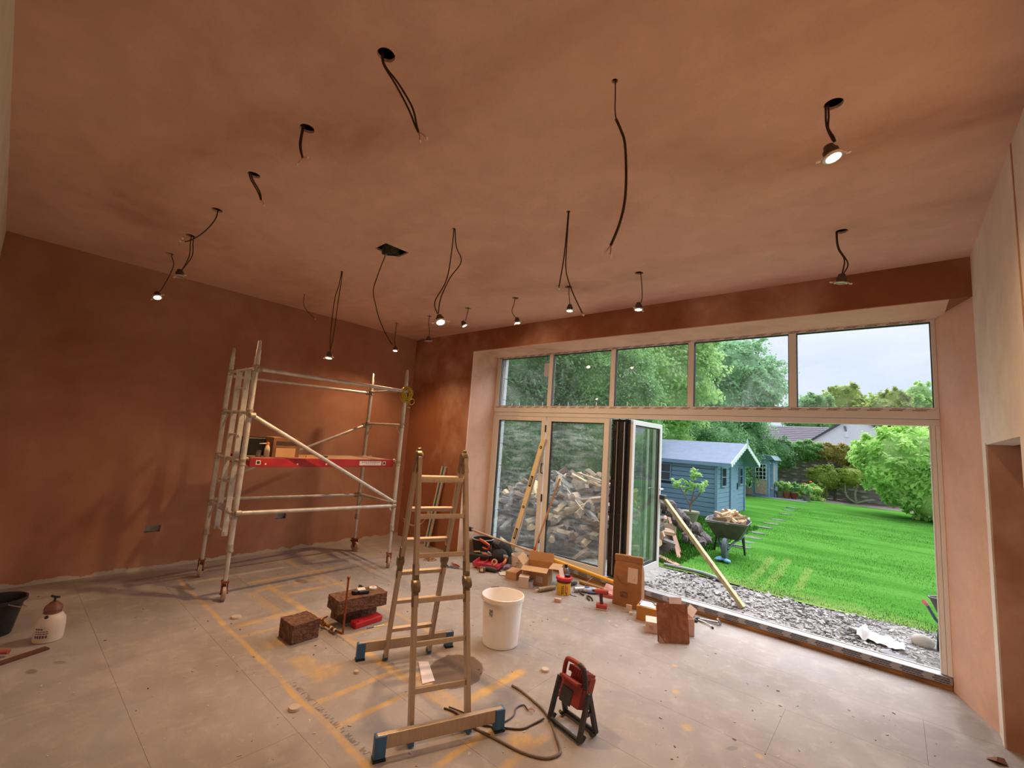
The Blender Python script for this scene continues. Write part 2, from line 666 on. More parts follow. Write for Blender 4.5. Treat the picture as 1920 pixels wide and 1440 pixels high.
M_TAPE = tape_material('printed_film', lin(230, 226, 222), lin(120, 84, 74), [(0.0065, .0045, 0.0), (-0.0065, .0045, 0.12)], 0.15)
M_SILLFILM = tape_material('sill_film', lin(158, 156, 160), lin(62, 62, 70), [(0.016, .007, 0.0), (0.0, .007, 0.06), (-0.016, .006, 0.0)], 0.19, duty=0.7)

# ------------------------------------------------------------------ the room shell
# floor: a sub-deck with chipboard panels laid in staggered rows on it
fl = MB().bx(-L - .1, 1.75, S_ - .15, DF + .1, -.16, -.024).build('floor', M_DARK)
struct(fl)
edges = [S_ - .12] + [0.11 + 0.6 * k for k in range(8)] + [4.91, DF + 0.06]
first_joint = [-3.05, -3.62, -4.9, -3.62 + .6, -5.2, -4.3, -5.4, -4.7, -3.9, -5.0, -4.2]
for i in range(len(edges) - 1):
    y0, y1 = edges[i], edges[i + 1]
    js = [-L - .09]
    j = first_joint[i]
    while j - 2.4 > -L:
        j -= 2.4
    while j < 1.2:
        if j > -L + .2:
            js.append(j)
        j += 2.4
    js.append(1.74)
    for a, b_ in zip(js[:-1], js[1:]):
        MB().bx(a + .0006, b_ - .0006, y0 + .0007, y1 - .0007, -.024, 0).build('floor_panel', M_FLOOR, fl)

# left wall with two cut-outs for socket boxes
SOCK = [(1.275, .426), (2.61, .452)]
holes = [[(y - .070, z - .037), (y + .070, z - .037), (y + .070, z + .037), (y - .070, z + .037)] for y, z in SOCK]
wl = plate([(S_ - .1, 0), (DF + .1, 0), (DF + .1, C), (S_ - .1, C)], holes, -.10, lambda u, v, w_: (-L + w_, u, v)).build('wall_left', M_BACK)
struct(fix_normals(wl))
# window wall: pier at the left, lintel over the opening
ww = plate([(-L, 0), (XL, 0), (XL, ZT), (R_, ZT), (R_, C), (-L, C)], [], DF + .10 - D, lambda u, v, w_: (u, D + w_, v)).build('wall_window', M_WIN)
struct(fix_normals(ww))
# lining sheets of the reveals: drier, paler plaster, with some of their daylight in the colour
MB().bx(XL, XL + .006, D - .001, DF - .035, 0, ZT - .006).build('reveal_lining', M_PIER, ww)
MB().bx(XL + .001, XR + .05, D - .001, DF - .035, ZT - .006, ZT).build('soffit_lining', M_PIER, ww)
MB().bx(XL - .004, XL + .0065, D - .004, D + .004, 0, ZT).build('corner_bead', M_PALE, ww)
# right wall with a doorway, and the splayed pier beside the window
wr = plate([(S_ - .1, 0), (3.25, 0), (3.25, 1.852), (4.305, 1.852), (4.305, 0), (D, 0), (D, C), (S_ - .1, C)], [], .12, lambda u, v, w_: (R_ + w_, u, v)).build('wall_right', M_PALE)
struct(fix_normals(wr))
wp = MB().prism([(R_, D), (R_ + .12, D), (R_ + .12, 4.305), (1.72, 4.305), (1.72, DF + .12), (XR, DF + .12), (XR, DF - .035)], 0, C).build('wall_pier', M_PIER)
struct(fix_normals(wp))
struct(MB().bx(R_ + .005, R_ + .62, 4.300, 4.304, 0, 1.850).build('trim_1', M_JAMB))
struct(MB().bx(R_ - .004, R_ - .0005, 4.303, 4.36, 0, 1.86).build('trim_2', M_PALE))
struct(MB().bx(R_ - .003, R_ - .0005, 2.965, 2.985, 0, C - .002).build('trim_3', M_JAMB))
# passage behind the doorway
wpas = MB()
wpas.bx(1.66, 1.72, 3.1, 4.300, 0, C)
wpas.bx(R_ + .121, 1.66, 3.05, 3.12, 0, C)
wpas.bx(R_ + .121, 1.66, 3.12, 4.300, 2.35, 2.42)
struct(wpas.build('wall_passage', M_JAMB))
wf = MB().bx(-L, R_, S_ - .1, S_, 0, C).build('wall_front', M_PALE)
struct(wf)

# ceiling with the cut-outs for the lights
BIG = [(-1.582, .855), (-2.337, .864), (-3.082, .858), (-3.861, .870), (-4.632, .881), (-5.354, .881), (-5.483, 3.615), (-4.708, 3.607), (-3.951, 3.600), (-3.168, 3.587), (-2.451, 3.579), (-1.701, 3.591), (-.157, 2.215), (-.226, 3.585)]
SMALL = [(-5.387, 2.225), (-4.21, 2.075), (-2.516, 2.08), (-1.643, 2.347), (-.873, 1.539)]
HATCH = [(-3.395, 1.945), (-3.215, 1.935), (-3.205, 2.165), (-3.385, 2.175)]
hs = [circle(x, y, .037) for x, y in BIG] + [circle(x, y, .014, 12) for x, y in SMALL] + [HATCH]
ce = plate([(-L - .1, S_ - .1), (R_ + .12, S_ - .1), (R_ + .12, DF + .1), (-L - .1, DF + .1)], hs, .015, lambda u, v, w_: (u, v, C + w_)).build('ceiling', M_CEIL)
struct(fix_normals(ce))
vo = MB()
vo.bx(-L - .2, 1.8, S_ - .2, DF + .2, C + .26, C + .32)
for a in ((-L - .2, -L - .1, S_ - .2, DF + .2), (R_ + .12, R_ + .2, S_ - .2, DF + .2), (-L - .1, R_ + .12, S_ - .2, S_ - .1), (-L - .1, R_ + .12, DF + .1, DF + .2)):
    vo.bx(*a, C, C + .26)
struct(vo.build('ceiling_void', M_DARK))

# socket boxes in the left wall
for i, (y, z) in enumerate(SOCK):
    t = thing('socket_box', ('galvanised socket back box in brown wall beside the sprayer bottle', 'galvanised socket back box in brown wall behind the scaffold tower')[i], 'socket box', (-L - .03, y, z), 'empty socket boxes in the left wall')
    b_ = MB()
    b_.bx(-L - .048, -L - .044, y - .069, y + .069, z - .036, z + .036)
    for q in (-1, 1):
        b_.bx(-L - .044, -L - .006, y + q * .0675 - .0015, y + q * .0675 + .0015, z - .036, z + .036)
        b_.bx(-L - .044, -L - .006, y - .066, y + .066, z + q * .0345 - .0015, z + q * .0345 + .0015)
    b_.build('metal_box', mat('galvanised', (0.32, 0.32, 0.33), 0.45, 0.8, var=0.25), t)
    MB().tube([(-L - .044, y - .02, z + .01), (-L - .03, y, z - .015), (-L - .028, y + .03, z + .005)], .004, res=4).build('wire', mat('grey_cable', (0.34, 0.33, 0.32), 0.5), t)

# outside face of the building beside the window
M_ROUGH = mat('pale_render', lin(196, 202, 206), 0.9, var=0.12, scale=12, bump=0.4, bscale=60)
wo_ = MB().bx(-L - .1, XL + .02, DF + .10, DF + .18, -.3, C + .3)
wo_.bx(-L - .1, 1.8, DF + .10, DF + .18, ZT + .02, C + .3)
wo_.bx(XR - .01, 1.8, DF + .121, DF + .18, -.3, ZT + .02)
ow = struct(wo_.build('wall_outside', M_ROUGH))
for k in range(9):
    z0 = -.1 + .34 * k
    MB().bx(XL + .021, XL + .050, DF + .11, DF + .175, z0, z0 + .33).build('quoin_stone', M_ROUGH, ow, bevel=.006)

# ------------------------------------------------------------------ window over the doors
win = bpy.data.objects.new('window_1', None)
COL.objects.link(win)
win.location = ((XL + XR) / 2, DF, 2.03)
struct(win)
F0, F1 = DF - .035, DF + .035
MUL = [-3.667, -2.691, -1.715, -.731]
MB().bx(XL, XR, F0, F1, 2.905, ZT).build('frame_head', M_FRAME, win, bevel=.003)
MB().bx(XL, XL + .085, F0, F1, 2.17, 2.905).build('frame_jamb', M_FRAME, win, bevel=.003)
MB().bx(XR - .030, XR, F0, F1, 2.17, 2.905).build('frame_jamb', M_FRAME, win, bevel=.003)
tr = MB().bx(XL, XR, F0 - .004, F1, 2.075, 2.17).build('transom', M_FRAME, win, bevel=.003)
MB().bx(XL, XR, F0 + .006, F1, 2.02, 2.072).build('door_head', M_FRAME, win, bevel=.003)
tp = MB().bx(XL + .02, XR - .02, -.0006, .0006, -.014, .014).build('printed_film', M_TAPE, win, world=False)
tp.location = (-win.location.x, F0 - .0052 - DF, 2.152 - 2.03)
tp2 = MB().bx(XL + .02, XR - .02, -.0006, .0006, -.010, .010).build('printed_film', M_TAPE, win, world=False)
tp2.location = (-win.location.x, F0 - .001 - DF, 2.918 - 2.03)
for x in MUL:
    MB().bx(x - .032, x + .032, F0, F1, 2.17, 2.905).build('mullion', M_FRAME, win, bevel=.003)
xs = [XL + .085] + [q for x in MUL for q in (x - .032, x + .032)] + [XR - .030]
for i in range(5):
    x0, x1 = xs[2 * i], xs[2 * i + 1]
    MB().bx(x0 + .004, x1 - .004, DF - .006, DF + .006, 2.174, 2.901).build('pane', M_GLASS, win)
    gk = MB()
    for q in (F0 + .010, DF + .0065):
        for a in ((x0, x0 + .006, 2.17, 2.905), (x1 - .006, x1, 2.17, 2.905), (x0 + .006, x1 - .006, 2.17, 2.176), (x0 + .006, x1 - .006, 2.899, 2.905)):
            gk.bx(a[0], a[1], q, q + .014, a[2], a[3])
    gk.build('gasket', M_BLACK, win)
# paper sticker left on the first pane, glazing spacers on the sill of the lights
MB().bx(-3.80, -3.715, DF - .0075, DF - .0065, 2.60, 2.79).build('sticker', mat('sticker_paper', lin(206, 208, 226), 0.6), win)
for k in range(34):
    x = XL + .16 + k * .146
    if min(abs(x - q) for q in MUL) > .06:
        MB().bx(x, x + .006, DF + .022, DF + .028, 2.17, 2.19 + .02 * (k % 3)).build('glazing_packer', M_FRAME, win)

# ------------------------------------------------------------------ folding door panels
def door_panel(n, p, ang, width, m_in, m_glass, haz=False, handle=False):
    """panel hinged at p (x, y), running along angle ang; parts: stiles, rails, pane, gasket"""
    M = Matrix.Translation((p[0], p[1], 0)) @ Matrix.Rotation(ang, 4, 'Z')
    t = bpy.data.objects.new('door_%d' % n, None)
    COL.objects.link(t)
    t.location = (p[0], p[1], .10)
    struct(t)
    h0, h1, st, th = .105, 2.015, .072, .068
    for u in (0, width - st):
        MB(M).bx(u, u + st, -th / 2, th / 2, h0, h1).build('stile', m_in, t, bevel=.003)
    for z0, z1 in ((h0, h0 + .085), (h1 - .06, h1)):
        MB(M).bx(st, width - st, -th / 2, th / 2, z0, z1).build('rail', m_in, t, bevel=.003)
    MB(M).bx(st + .002, width - st - .002, -.006, .006, h0 + .087, h1 - .062).build('pane', m_glass, t)
    gk = MB(M)
    for s1 in (-1, 1):
        y0, y1 = sorted((s1 * .008, s1 * .02))
        for a in ((st, st + .010, h0 + .085, h1 - .06), (width - st - .010, width - st, h0 + .085, h1 - .06), (st + .01, width - st - .01, h0 + .085, h0 + .095), (st + .01, width - st - .01, h1 - .07, h1 - .06)):
            gk.bx(a[0], a[1], y0, y1, a[2], a[3])
    gk.build('gasket', M_BLACK, t)
    return t, M


d1, M1 = door_panel(1, (XL + .045, DF), 0, .965, M_FRAME, M_DIRTY)
d2, M2 = door_panel(2, (-3.678, DF), 0, .970, M_FRAME, M_DIRTY)
for k, x in enumerate((-2.655, -2.562)):
    d, Mk = door_panel(3 + k, (x, DF + .04), PI / 2, .955, M_FRAME, M_DIRTY)
    # dark edge seals and hinge blocks that face the room
    e = MB()
    e.bx(x - .0335, x - .012, DF + .026, DF + .040, .11, 2.012)
    e.bx(x - .008, x + .014, DF + .026, DF + .040, .11, 2.012)
    e.bx(x + .018, x + .0335, DF + .026, DF + .040, .11, 2.012)
    e.bx(x + .036, x + .058, DF + .020, DF + .045, .11, 2.012)
    e.build('edge_seal', M_BLACK, d)
    for z in (.30, .82, 1.22, 1.90):
        MB().bx(x - .006, x + .034, DF + .004, DF + .026, z - .040, z + .040).build('hinge', M_BLACK, d, bevel=.006)
    MB().cyl((x + .040, DF + .012, .14), (x + .040, DF + .012, 1.98), .006, n=8).build('hinge_rod', M_STEEL, d, smooth=40)
d5, M5 = door_panel(5, (-2.462, DF + .06), PI / 2 + .02, .965, M_WHITE, M_LEAFGL)
e = MB().bx(-2.505, -2.462, DF + .046, DF + .060, .11, 2.012)
e.build('edge_seal', M_BLACK, d5)
# lever handles on the open leaf
for s1 in (-1, 1):
    MB(M5).bx(.905, .935, s1 * .034 - .004, s1 * .034 + .004, .98, 1.20).build('handle_plate', M_WHITE, d5, bevel=.003)
    MB(M5).tube([(.92, s1 * .036, 1.14), (.92, s1 * .075, 1.14), (.90, s1 * .080, 1.14), (.80, s1 * .080, 1.14)], .010, res=3).build('handle', M_WHITE, d5, smooth=50)
# pull handle and hinges on the closed pair
hd = MB()
hd.tube([(-3.70, DF - .040, 1.36), (-3.70, DF - .075, 1.36), (-3.70, DF - .075, 1.24), (-3.70, DF - .040, 1.24)], .008, res=2)
hd.build('pull_handle', M_BLACK, d1, smooth=50)
for z in (.35, .9, 1.85):
    MB().bx(-3.699, -3.681, DF - .046, DF - .034, z - .05, z + .05).build('hinge', M_BLACK, d2)
# side jamb, sill rail with printed film, packing timber under it
MB().bx(XL, XL + .043, F0, F1, .10, 2.02).build('door_jamb', M_FRAME, win, bevel=.003)
jr = MB()
jr.bx(XR - .028, XR, F0 - .004, F1, .10, 2.02)
jr.bx(XR - .056, XR - .030, F0 + .006, F1, .10, 2.02)
jr.bx(XR - .066, XR - .057, F0 + .016, F1, .10, 2.02)
jr.build('door_jamb', M_FRAME, win, bevel=.002)
sill = MB().bx(XL + .003, XR - .002, DF - .045, DF + .075, .040, .094).build('trim_4', mat('sill_grey', lin(150, 148, 152), 0.4, var=0.08), bevel=.004)
struct(sill)
sf = MB().bx(XL + .02, XR - .02, -.0006, .0006, -.026, .026).build('printed_film', M_SILLFILM, sill, world=False)
sf.location = (0, DF - .0462, .066)
MB().bx(XL + .01, XR - .004, DF + .060, DF + .070, .094, .100).build('track_edge', M_WHITE, sill)
struct(MB().bx(XL + .004, XR - .002, DF - .040, DF + .065, 0, .039).build('trim_5', M_SILLWOOD, bevel=.004))

# ------------------------------------------------------------------ dangling lights and cables under the ceiling
M_CABLE = mat('dark_cable', lin(58, 36, 26), 0.55, var=0.25, scale=30)
M_CAN = mat('lamp_can', lin(92, 78, 70), 0.45, 0.5, var=0.15)
M_RING = mat('lamp_ring', lin(206, 190, 176), 0.3, 0.6, var=0.05)
M_CLIP = mat('spring_clip', lin(236, 222, 204), 0.35, 0.2, var=0.05)
M_UNLIT = mat('lamp_lens', lin(150, 138, 126), 0.2, var=0.1)
M_CORE = mat('copper_core', lin(186, 132, 92), 0.4, 0.6, var=0.2)


def emit(name, col, strength):
    m, nt, b = base_mat(name)
    b.inputs['Base Color'].default_value = (0.8, 0.75, 0.7, 1)
    b.inputs['Emission Color'].default_value = (*col, 1)
    b.inputs['Emission Strength'].default_value = strength
    return m


WARM = (1.0, 0.64, 0.34)
M_BULB = emit('lit_lens', (1.0, 0.84, 0.58), 14.0)


def axis_matrix(p, a):
    z = -Vector(a).normalized()
    x = Vector((0, 1, 0)).cross(z)
    if x.length < 1e-3:
        x = Vector((1, 0, 0))
    x.normalize()
    y = z.cross(x)
    m = Matrix((x, y, z)).transposed().to_4x4()
    return Matrix.Translation(p) @ m


GRP = 'downlights dangling from the ceiling cut-outs'


def downlight(hole, cables, p, aim, lit, label, power=1.0, turn=0.0):
    t = thing('downlight', label, 'ceiling light', (hole[0], hole[1], C), GRP)
    for pts in cables:
        MB().tube(pts, .0042, n=6, res=5).build('cable', M_CABLE, t, smooth=60)
    M = axis_matrix(p, aim) @ Matrix.Rotation(turn, 4, 'Z')
    MB(M).lathe([(.026, .004), (.031, .006), (.031, .034), (.024, .042), (.020, .060), (.006, .062)], n=20).build('lamp_body', M_CAN, t, smooth=40)
    MB(M).lathe([(.0285, -.001), (.0295, -.006), (.040, -.003), (.042, .0), (.040, .004), (.0285, .004)], n=24, close=True).build('bezel', M_RING, t, smooth=40)
    MB(M).lathe([(.0001, -.0035), (.0282, -.0015), (.0282, .003), (.0001, .003)], n=20).build('lens', M_BULB if lit else M_UNLIT, t)
    for s1 in (-1, 1):
        c = MB(M)
        c.bar((s1 * .032, 0, .012), (s1 * .050, 0, .004), .010, .002)
        c.box((s1 * .058, 0, .0), (.018, .011, .007))
        c.build('spring_clip', M_CLIP, t)
    if lit:
        ld = bpy.data.lights.new('lamp_light', 'SPOT')
        ld.energy = LAMP * power
        ld.color = WARM
        ld.spot_size = math.radians(155)
        ld.spot_blend = 0.85
        ld.shadow_soft_size = .025
        lo = bpy.data.objects.new('lamp_light', ld)
        COL.objects.link(lo)
        lo.parent = t
        q = Vector(p) + Vector(aim).normalized() * .010
        lo.matrix_local = Matrix.Translation(-Vector((hole[0], hole[1], C))) @ axis_matrix(q, aim)
    return t


def down(x, y, z):
    return (x, y, z)


TOPZ = C + .05
# row over the left half of the room
downlight((-5.354, .881), [[(-5.354, .90, TOPZ), (-5.351, .899, 3.221), (-5.347, .925, 3.119), (-5.355, .874, 2.89), (-5.359, .852, 2.845)]], (-5.36, .848, 2.785), (.55, .1, -1), True, 'lit downlight dangling over the sprayer bottle end of the brown wall', 0.22, .6)
downlight((-4.632, .881), [[(-4.626, .90, TOPZ), (-4.626, .907, 3.182), (-4.625, .916, 3.061), (-4.635, .87, 2.93), (-4.637, .860, 2.915)], [(-4.632, .89, TOPZ), (-4.636, .89, 3.18), (-4.645, .900, 3.06), (-4.645, .87, 2.93), (-4.637, .860, 2.915)]], (-4.636, .857, 2.857), (.1, .1, -1), False, 'unlit downlight on twin cables between a lit downlight and bare cables', turn=.5)
downlight((-4.21, 2.075), [[(-4.21, 2.075, TOPZ), (-4.215, 2.066, 3.1), (-4.232, 2.048, 2.945), (-4.236, 2.05, 2.615), (-4.218, 2.06, 2.40)], [(-4.21, 2.08, TOPZ), (-4.205, 2.078, 3.1), (-4.200, 2.07, 2.9), (-4.205, 2.07, 2.6), (-4.218, 2.06, 2.40)]], (-4.22, 2.054, 2.338), (.12, -.1, -1), True, 'lit downlight on long twin cables above the scaffold platform', 1.0, .3)
downlight((-5.483, 3.615), [[(-5.483, 3.62, TOPZ), (-5.482, 3.618, 3.2), (-5.478, 3.622, 2.96), (-5.470, 3.636, 2.89)]], (-5.468, 3.637, 2.83), (.2, -.15, -1), True, 'lit downlight in the corner above the yellow flex coil', 1.0, .2)
downlight((-4.708, 3.607), [[(-4.708, 3.61, TOPZ), (-4.706, 3.606, 3.15), (-4.692, 3.62, 3.02), (-4.697, 3.622, 2.96)]], (-4.697, 3.621, 2.897), (-.05, .1, -1), False, 'unlit downlight on one short cable beside the window pier', turn=.2)
downlight((-3.951, 3.600), [[(-3.948, 3.61, TOPZ), (-3.948, 3.604, 3.2), (-3.955, 3.595, 3.12), (-3.962, 3.588, 3.075)]], (-3.965, 3.585, 3.015), (.45, .35, -1), True, 'tilted lit downlight on a short cable near the window lintel', 0.5, 1.2)
downlight((-2.516, 2.08), [[(-2.516, 2.08, TOPZ), (-2.517, 2.079, 3.06), (-2.530, 2.065, 2.824), (-2.572, 2.009, 2.645), (-2.556, 2.03, 2.555)], [(-2.514, 2.082, TOPZ), (-2.495, 2.10, 3.1), (-2.465, 2.139, 2.985), (-2.51, 2.08, 2.84), (-2.545, 2.04, 2.68), (-2.552, 2.035, 2.555)]], (-2.538, 2.053, 2.495), (.55, -.1, -1), True, 'brightest lit downlight on looping twin cables above the stepladder', 1.0, .9)
downlight((-3.168, 3.587), [[(-3.168, 3.59, TOPZ), (-3.175, 3.585, 3.18), (-3.190, 3.572, 3.09), (-3.165, 3.59, 3.03), (-3.137, 3.614, 3.01)]], (-3.135, 3.616, 2.955), (.15, .05, -1), True, 'lit downlight above the cardboard boxes by the folding door', 0.45, -.4)
downlight((-2.451, 3.579), [[(-2.449, 3.585, TOPZ), (-2.445, 3.583, 3.17), (-2.430, 3.592, 3.05)]], (-2.431, 3.593, 2.991), (.05, -.05, -1), True, 'lit downlight hanging straight beside two long bare cable ends', 0.38, .1)
downlight((-1.701, 3.591), [[(-1.698, 3.595, TOPZ), (-1.680, 3.600, 3.18), (-1.669, 3.606, 3.02), (-1.676, 3.602, 2.96)]], (-1.695, 3.594, 2.898), (.02, -.05, -1), True, 'lit downlight with a dark boxy back above the brown paper bag', 0.22, 1.3)
downlight((-.157, 2.215), [[(-.184, 2.212, TOPZ), (-.186, 2.212, 3.21), (-.184, 2.213, 3.14), (-.168, 2.214, 3.08), (-.158, 2.215, 3.055)], [(-.178, 2.216, TOPZ), (-.176, 2.217, 3.19), (-.178, 2.216, 3.13), (-.160, 2.215, 3.08), (-.155, 2.215, 3.055)]], (-.163, 2.214, 2.985), (.28, -.05, -1), True, 'large lit downlight nearest the pale right wall', 0.6, .35)
downlight((-.226, 3.585), [[(-.254, 3.583, TOPZ), (-.256, 3.583, 3.19), (-.246, 3.584, 3.11), (-.215, 3.586, 3.03), (-.230, 3.585, 2.93)], [(-.250, 3.585, TOPZ), (-.251, 3.585, 3.19), (-.240, 3.585, 3.11), (-.196, 3.587, 3.0), (-.225, 3.586, 2.93)]], (-.238, 3.584, 2.870), (-.15, .1, -1), False, 'unlit downlight with dark square driver under the lintel by the pale wall', turn=.5)


def bare_cable(hole, cables, label, r=.0045, ends=()):
    t = thing('ceiling_cable', label, 'cable', (hole[0], hole[1], C), 'bare cables hanging from the ceiling')
    for pts in cables:
        MB().tube(pts, r, n=6, res=5).build('cable', M_CABLE, t, smooth=60)
    for a, b_ in ends:
        MB().tube([a, ((a[0] + b_[0]) / 2 + .002, (a[1] + b_[1]) / 2, (a[2] + b_[2]) / 2 + .004), b_], .0022, n=5, res=3).build('core_wire', M_CORE, t)
        MB().box(b_, (.012, .010, .010), (.3, .4, .2)).build('connector', M_CLIP, t)
    return t


bare_cable((-1.582, .855), [[(-1.60, .845, TOPZ), (-1.592, .850, 3.202), (-1.556, .900, 3.116), (-1.524, .955, 3.022), (-1.503, .980, 2.955), (-1.491, .992, 2.925)], [(-1.594, .848, TOPZ), (-1.588, .852, 3.2), (-1.546, .908, 3.12), (-1.510, .962, 3.03), (-1.497, .984, 2.955), (-1.490, .993, 2.925)]], 'twin bare cable hanging askew from the largest round ceiling hole', ends=[((-1.490, .993, 2.925), (-1.468, 1.02, 2.905)), ((-1.491, .993, 2.925), (-1.484, .998, 2.885))])
bare_cable((-2.337, .864), [[(-2.352, .850, TOPZ), (-2.350, .842, 3.19), (-2.346, .843, 3.123), (-2.338, .862, 3.064)], [(-2.346, .852, TOPZ), (-2.344, .846, 3.19), (-2.341, .847, 3.123), (-2.336, .862, 3.064)]], 'short twin bare cable with two splayed cores', ends=[((-2.337, .862, 3.064), (-2.346, .842, 3.022)), ((-2.337, .862, 3.064), (-2.325, .880, 3.075))])
bare_cable((-3.082, .858), [[(-3.092, .838, TOPZ), (-3.088, .840, 3.215), (-3.074, .893, 3.135), (-3.066, .915, 3.085)], [(-3.088, .842, TOPZ), (-3.082, .850, 3.215), (-3.068, .900, 3.14), (-3.064, .917, 3.085)]], 'short straight twin bare cable leaning out of its round hole', ends=[((-3.065, .916, 3.085), (-3.058, .935, 3.055))])
bare_cable((-3.861, .870), [[(-3.861, .875, TOPZ), (-3.862, .872, 3.18), (-3.870, .84, 3.09), (-3.878, .795, 3.01), (-3.888, .745, 2.95), (-3.895, .715, 2.93)]], 'bare cable swept sideways out of its round hole', ends=[((-3.895, .715, 2.93), (-3.905, .690, 2.925)), ((-3.893, .72, 2.933), (-3.90, .700, 2.95))])
bare_cable((-5.387, 2.225), [[(-5.387, 2.225, TOPZ), (-5.386, 2.228, 3.12), (-5.362, 2.280, 3.03), (-5.330, 2.355, 2.965)]], 'thin bare cable drooping over the brown wall by the scaffold', r=.0035, ends=[((-5.330, 2.355, 2.965), (-5.325, 2.365, 2.955))])
bare_cable((-1.643, 2.347), [[(-1.643, 2.347, TOPZ), (-1.648, 2.343, 3.05), (-1.655, 2.338, 2.88), (-1.671, 2.327, 2.70)], [(-1.640, 2.349, TOPZ), (-1.642, 2.347, 3.0), (-1.638, 2.350, 2.82), (-1.600, 2.375, 2.68), (-1.535, 2.416, 2.525)]], 'two long bare cables parting from one small hole', ends=[((-1.535, 2.416, 2.525), (-1.528, 2.420, 2.51)), ((-1.671, 2.327, 2.70), (-1.672, 2.326, 2.685))])
t = bare_cable((-.873, 1.539), [[(-.873, 1.539, TOPZ), (-.869, 1.542, 3.17), (-.868, 1.542, 3.114), (-.866, 1.543, 3.085), (-.862, 1.545, 3.055)]], 'longest bare cable with a thick lower sheath near the ceiling centre', r=.0030, ends=[((-.861, 1.546, 2.484), (-.878, 1.537, 2.455)), ((-.861, 1.546, 2.484), (-.862, 1.546, 2.440))])
MB().tube([(-.862, 1.545, 3.055), (-.842, 1.556, 3.0), (-.825, 1.564, 2.935), (-.816, 1.569, 2.788), (-.818, 1.568, 2.669), (-.835, 1.56, 2.57), (-.861, 1.546, 2.484)], .0058, n=8, res=5).build('cable_sheath', M_CABLE, t, smooth=60)

# ventilation spigot sitting skew in the square cut-out, with a cable through it
t = thing('vent_duct', 'black round duct end set skew in the square ceiling cut-out', 'duct', (-3.30, 2.05, C))
MD = Matrix.Translation((-3.310, 2.045, C + .006)) @ Matrix.Rotation(.22, 4, 'X') @ Matrix.Rotation(.16, 4, 'Y')
M_DUCT = mat('black_plastic', (0.018, 0.018, 0.018), 0.42, var=0.3, scale=20)
MB(MD).lathe([(.066, -.040), (.074, -.042), (.076, -.03), (.076, .06), (.070, .06)], n=28, close=True).build('duct_collar', M_DUCT, t, smooth=40)
for k in range(3):
    MB(MD).lathe([(.060 - .012 * k, -.030 + .012 * k), (.070, -.030 + .012 * k), (.070, -.024 + .012 * k), (.060 - .012 * k, -.024 + .012 * k)], n=28, close=True).build('duct_rib', mat('duct_rib_grey', (0.12, 0.12, 0.115), 0.4), t, smooth=40)
MB(MD).lathe([(.0001, .02), (.069, .02), (.069, .03), (.0001, .03)], n=24).build('duct_back', M_DUCT, t)
MB().tube([(-3.322, 2.03, C + .03), (-3.328, 2.010, 3.177), (-3.350, 1.975, 3.0), (-3.360, 1.954, 2.85), (-3.345, 1.985, 2.72), (-3.321, 2.023, 2.60), (-3.285, 2.08, 2.48), (-3.253, 2.127, 2.40)], .0042, n=6, res=5).build('cable', M_CABLE, t, smooth=60)
MB().tube([(-3.322, 2.03, C - .01), (-3.328, 2.010, 3.177)], .0065, n=8).build('cable_gland', mat('grey_cable', (0.34, 0.33, 0.32), 0.5), t)

# ------------------------------------------------------------------ scaffold tower
M_ALU = mat('scaffold_tube', lin(206, 200, 194), 0.45, 0.45, col2=lin(180, 172, 164), scale=10, bump=0.05, c0=.3, c1=.62)
M_COUP = mat('scaffold_casting', lin(168, 156, 142), 0.5, 0.5, var=0.2, scale=30)
M_RUST = mat('rusty_red', lin(142, 72, 54), 0.65, 0.2, col2=lin(104, 58, 46), scale=40)
M_WHEEL = mat('castor_tyre', lin(176, 150, 130), 0.6, var=0.2, scale=20)
P_FL, P_BL, P_FR, P_BR = (-4.76, 1.60), (-5.612, 1.633), (-4.776, 3.395), (-5.655, 3.437)
tower = thing('scaffold_tower', 'narrow aluminium scaffold tower on castors along the brown wall', 'scaffold', (-5.2, 2.52, 0))
ZR = [.765, 1.265, 1.745]


def xy(p, z):
    return (p[0], p[1], z)


def lerp(a, b, t):
    return tuple(p + (q - p) * t for p, q in zip(a, b))


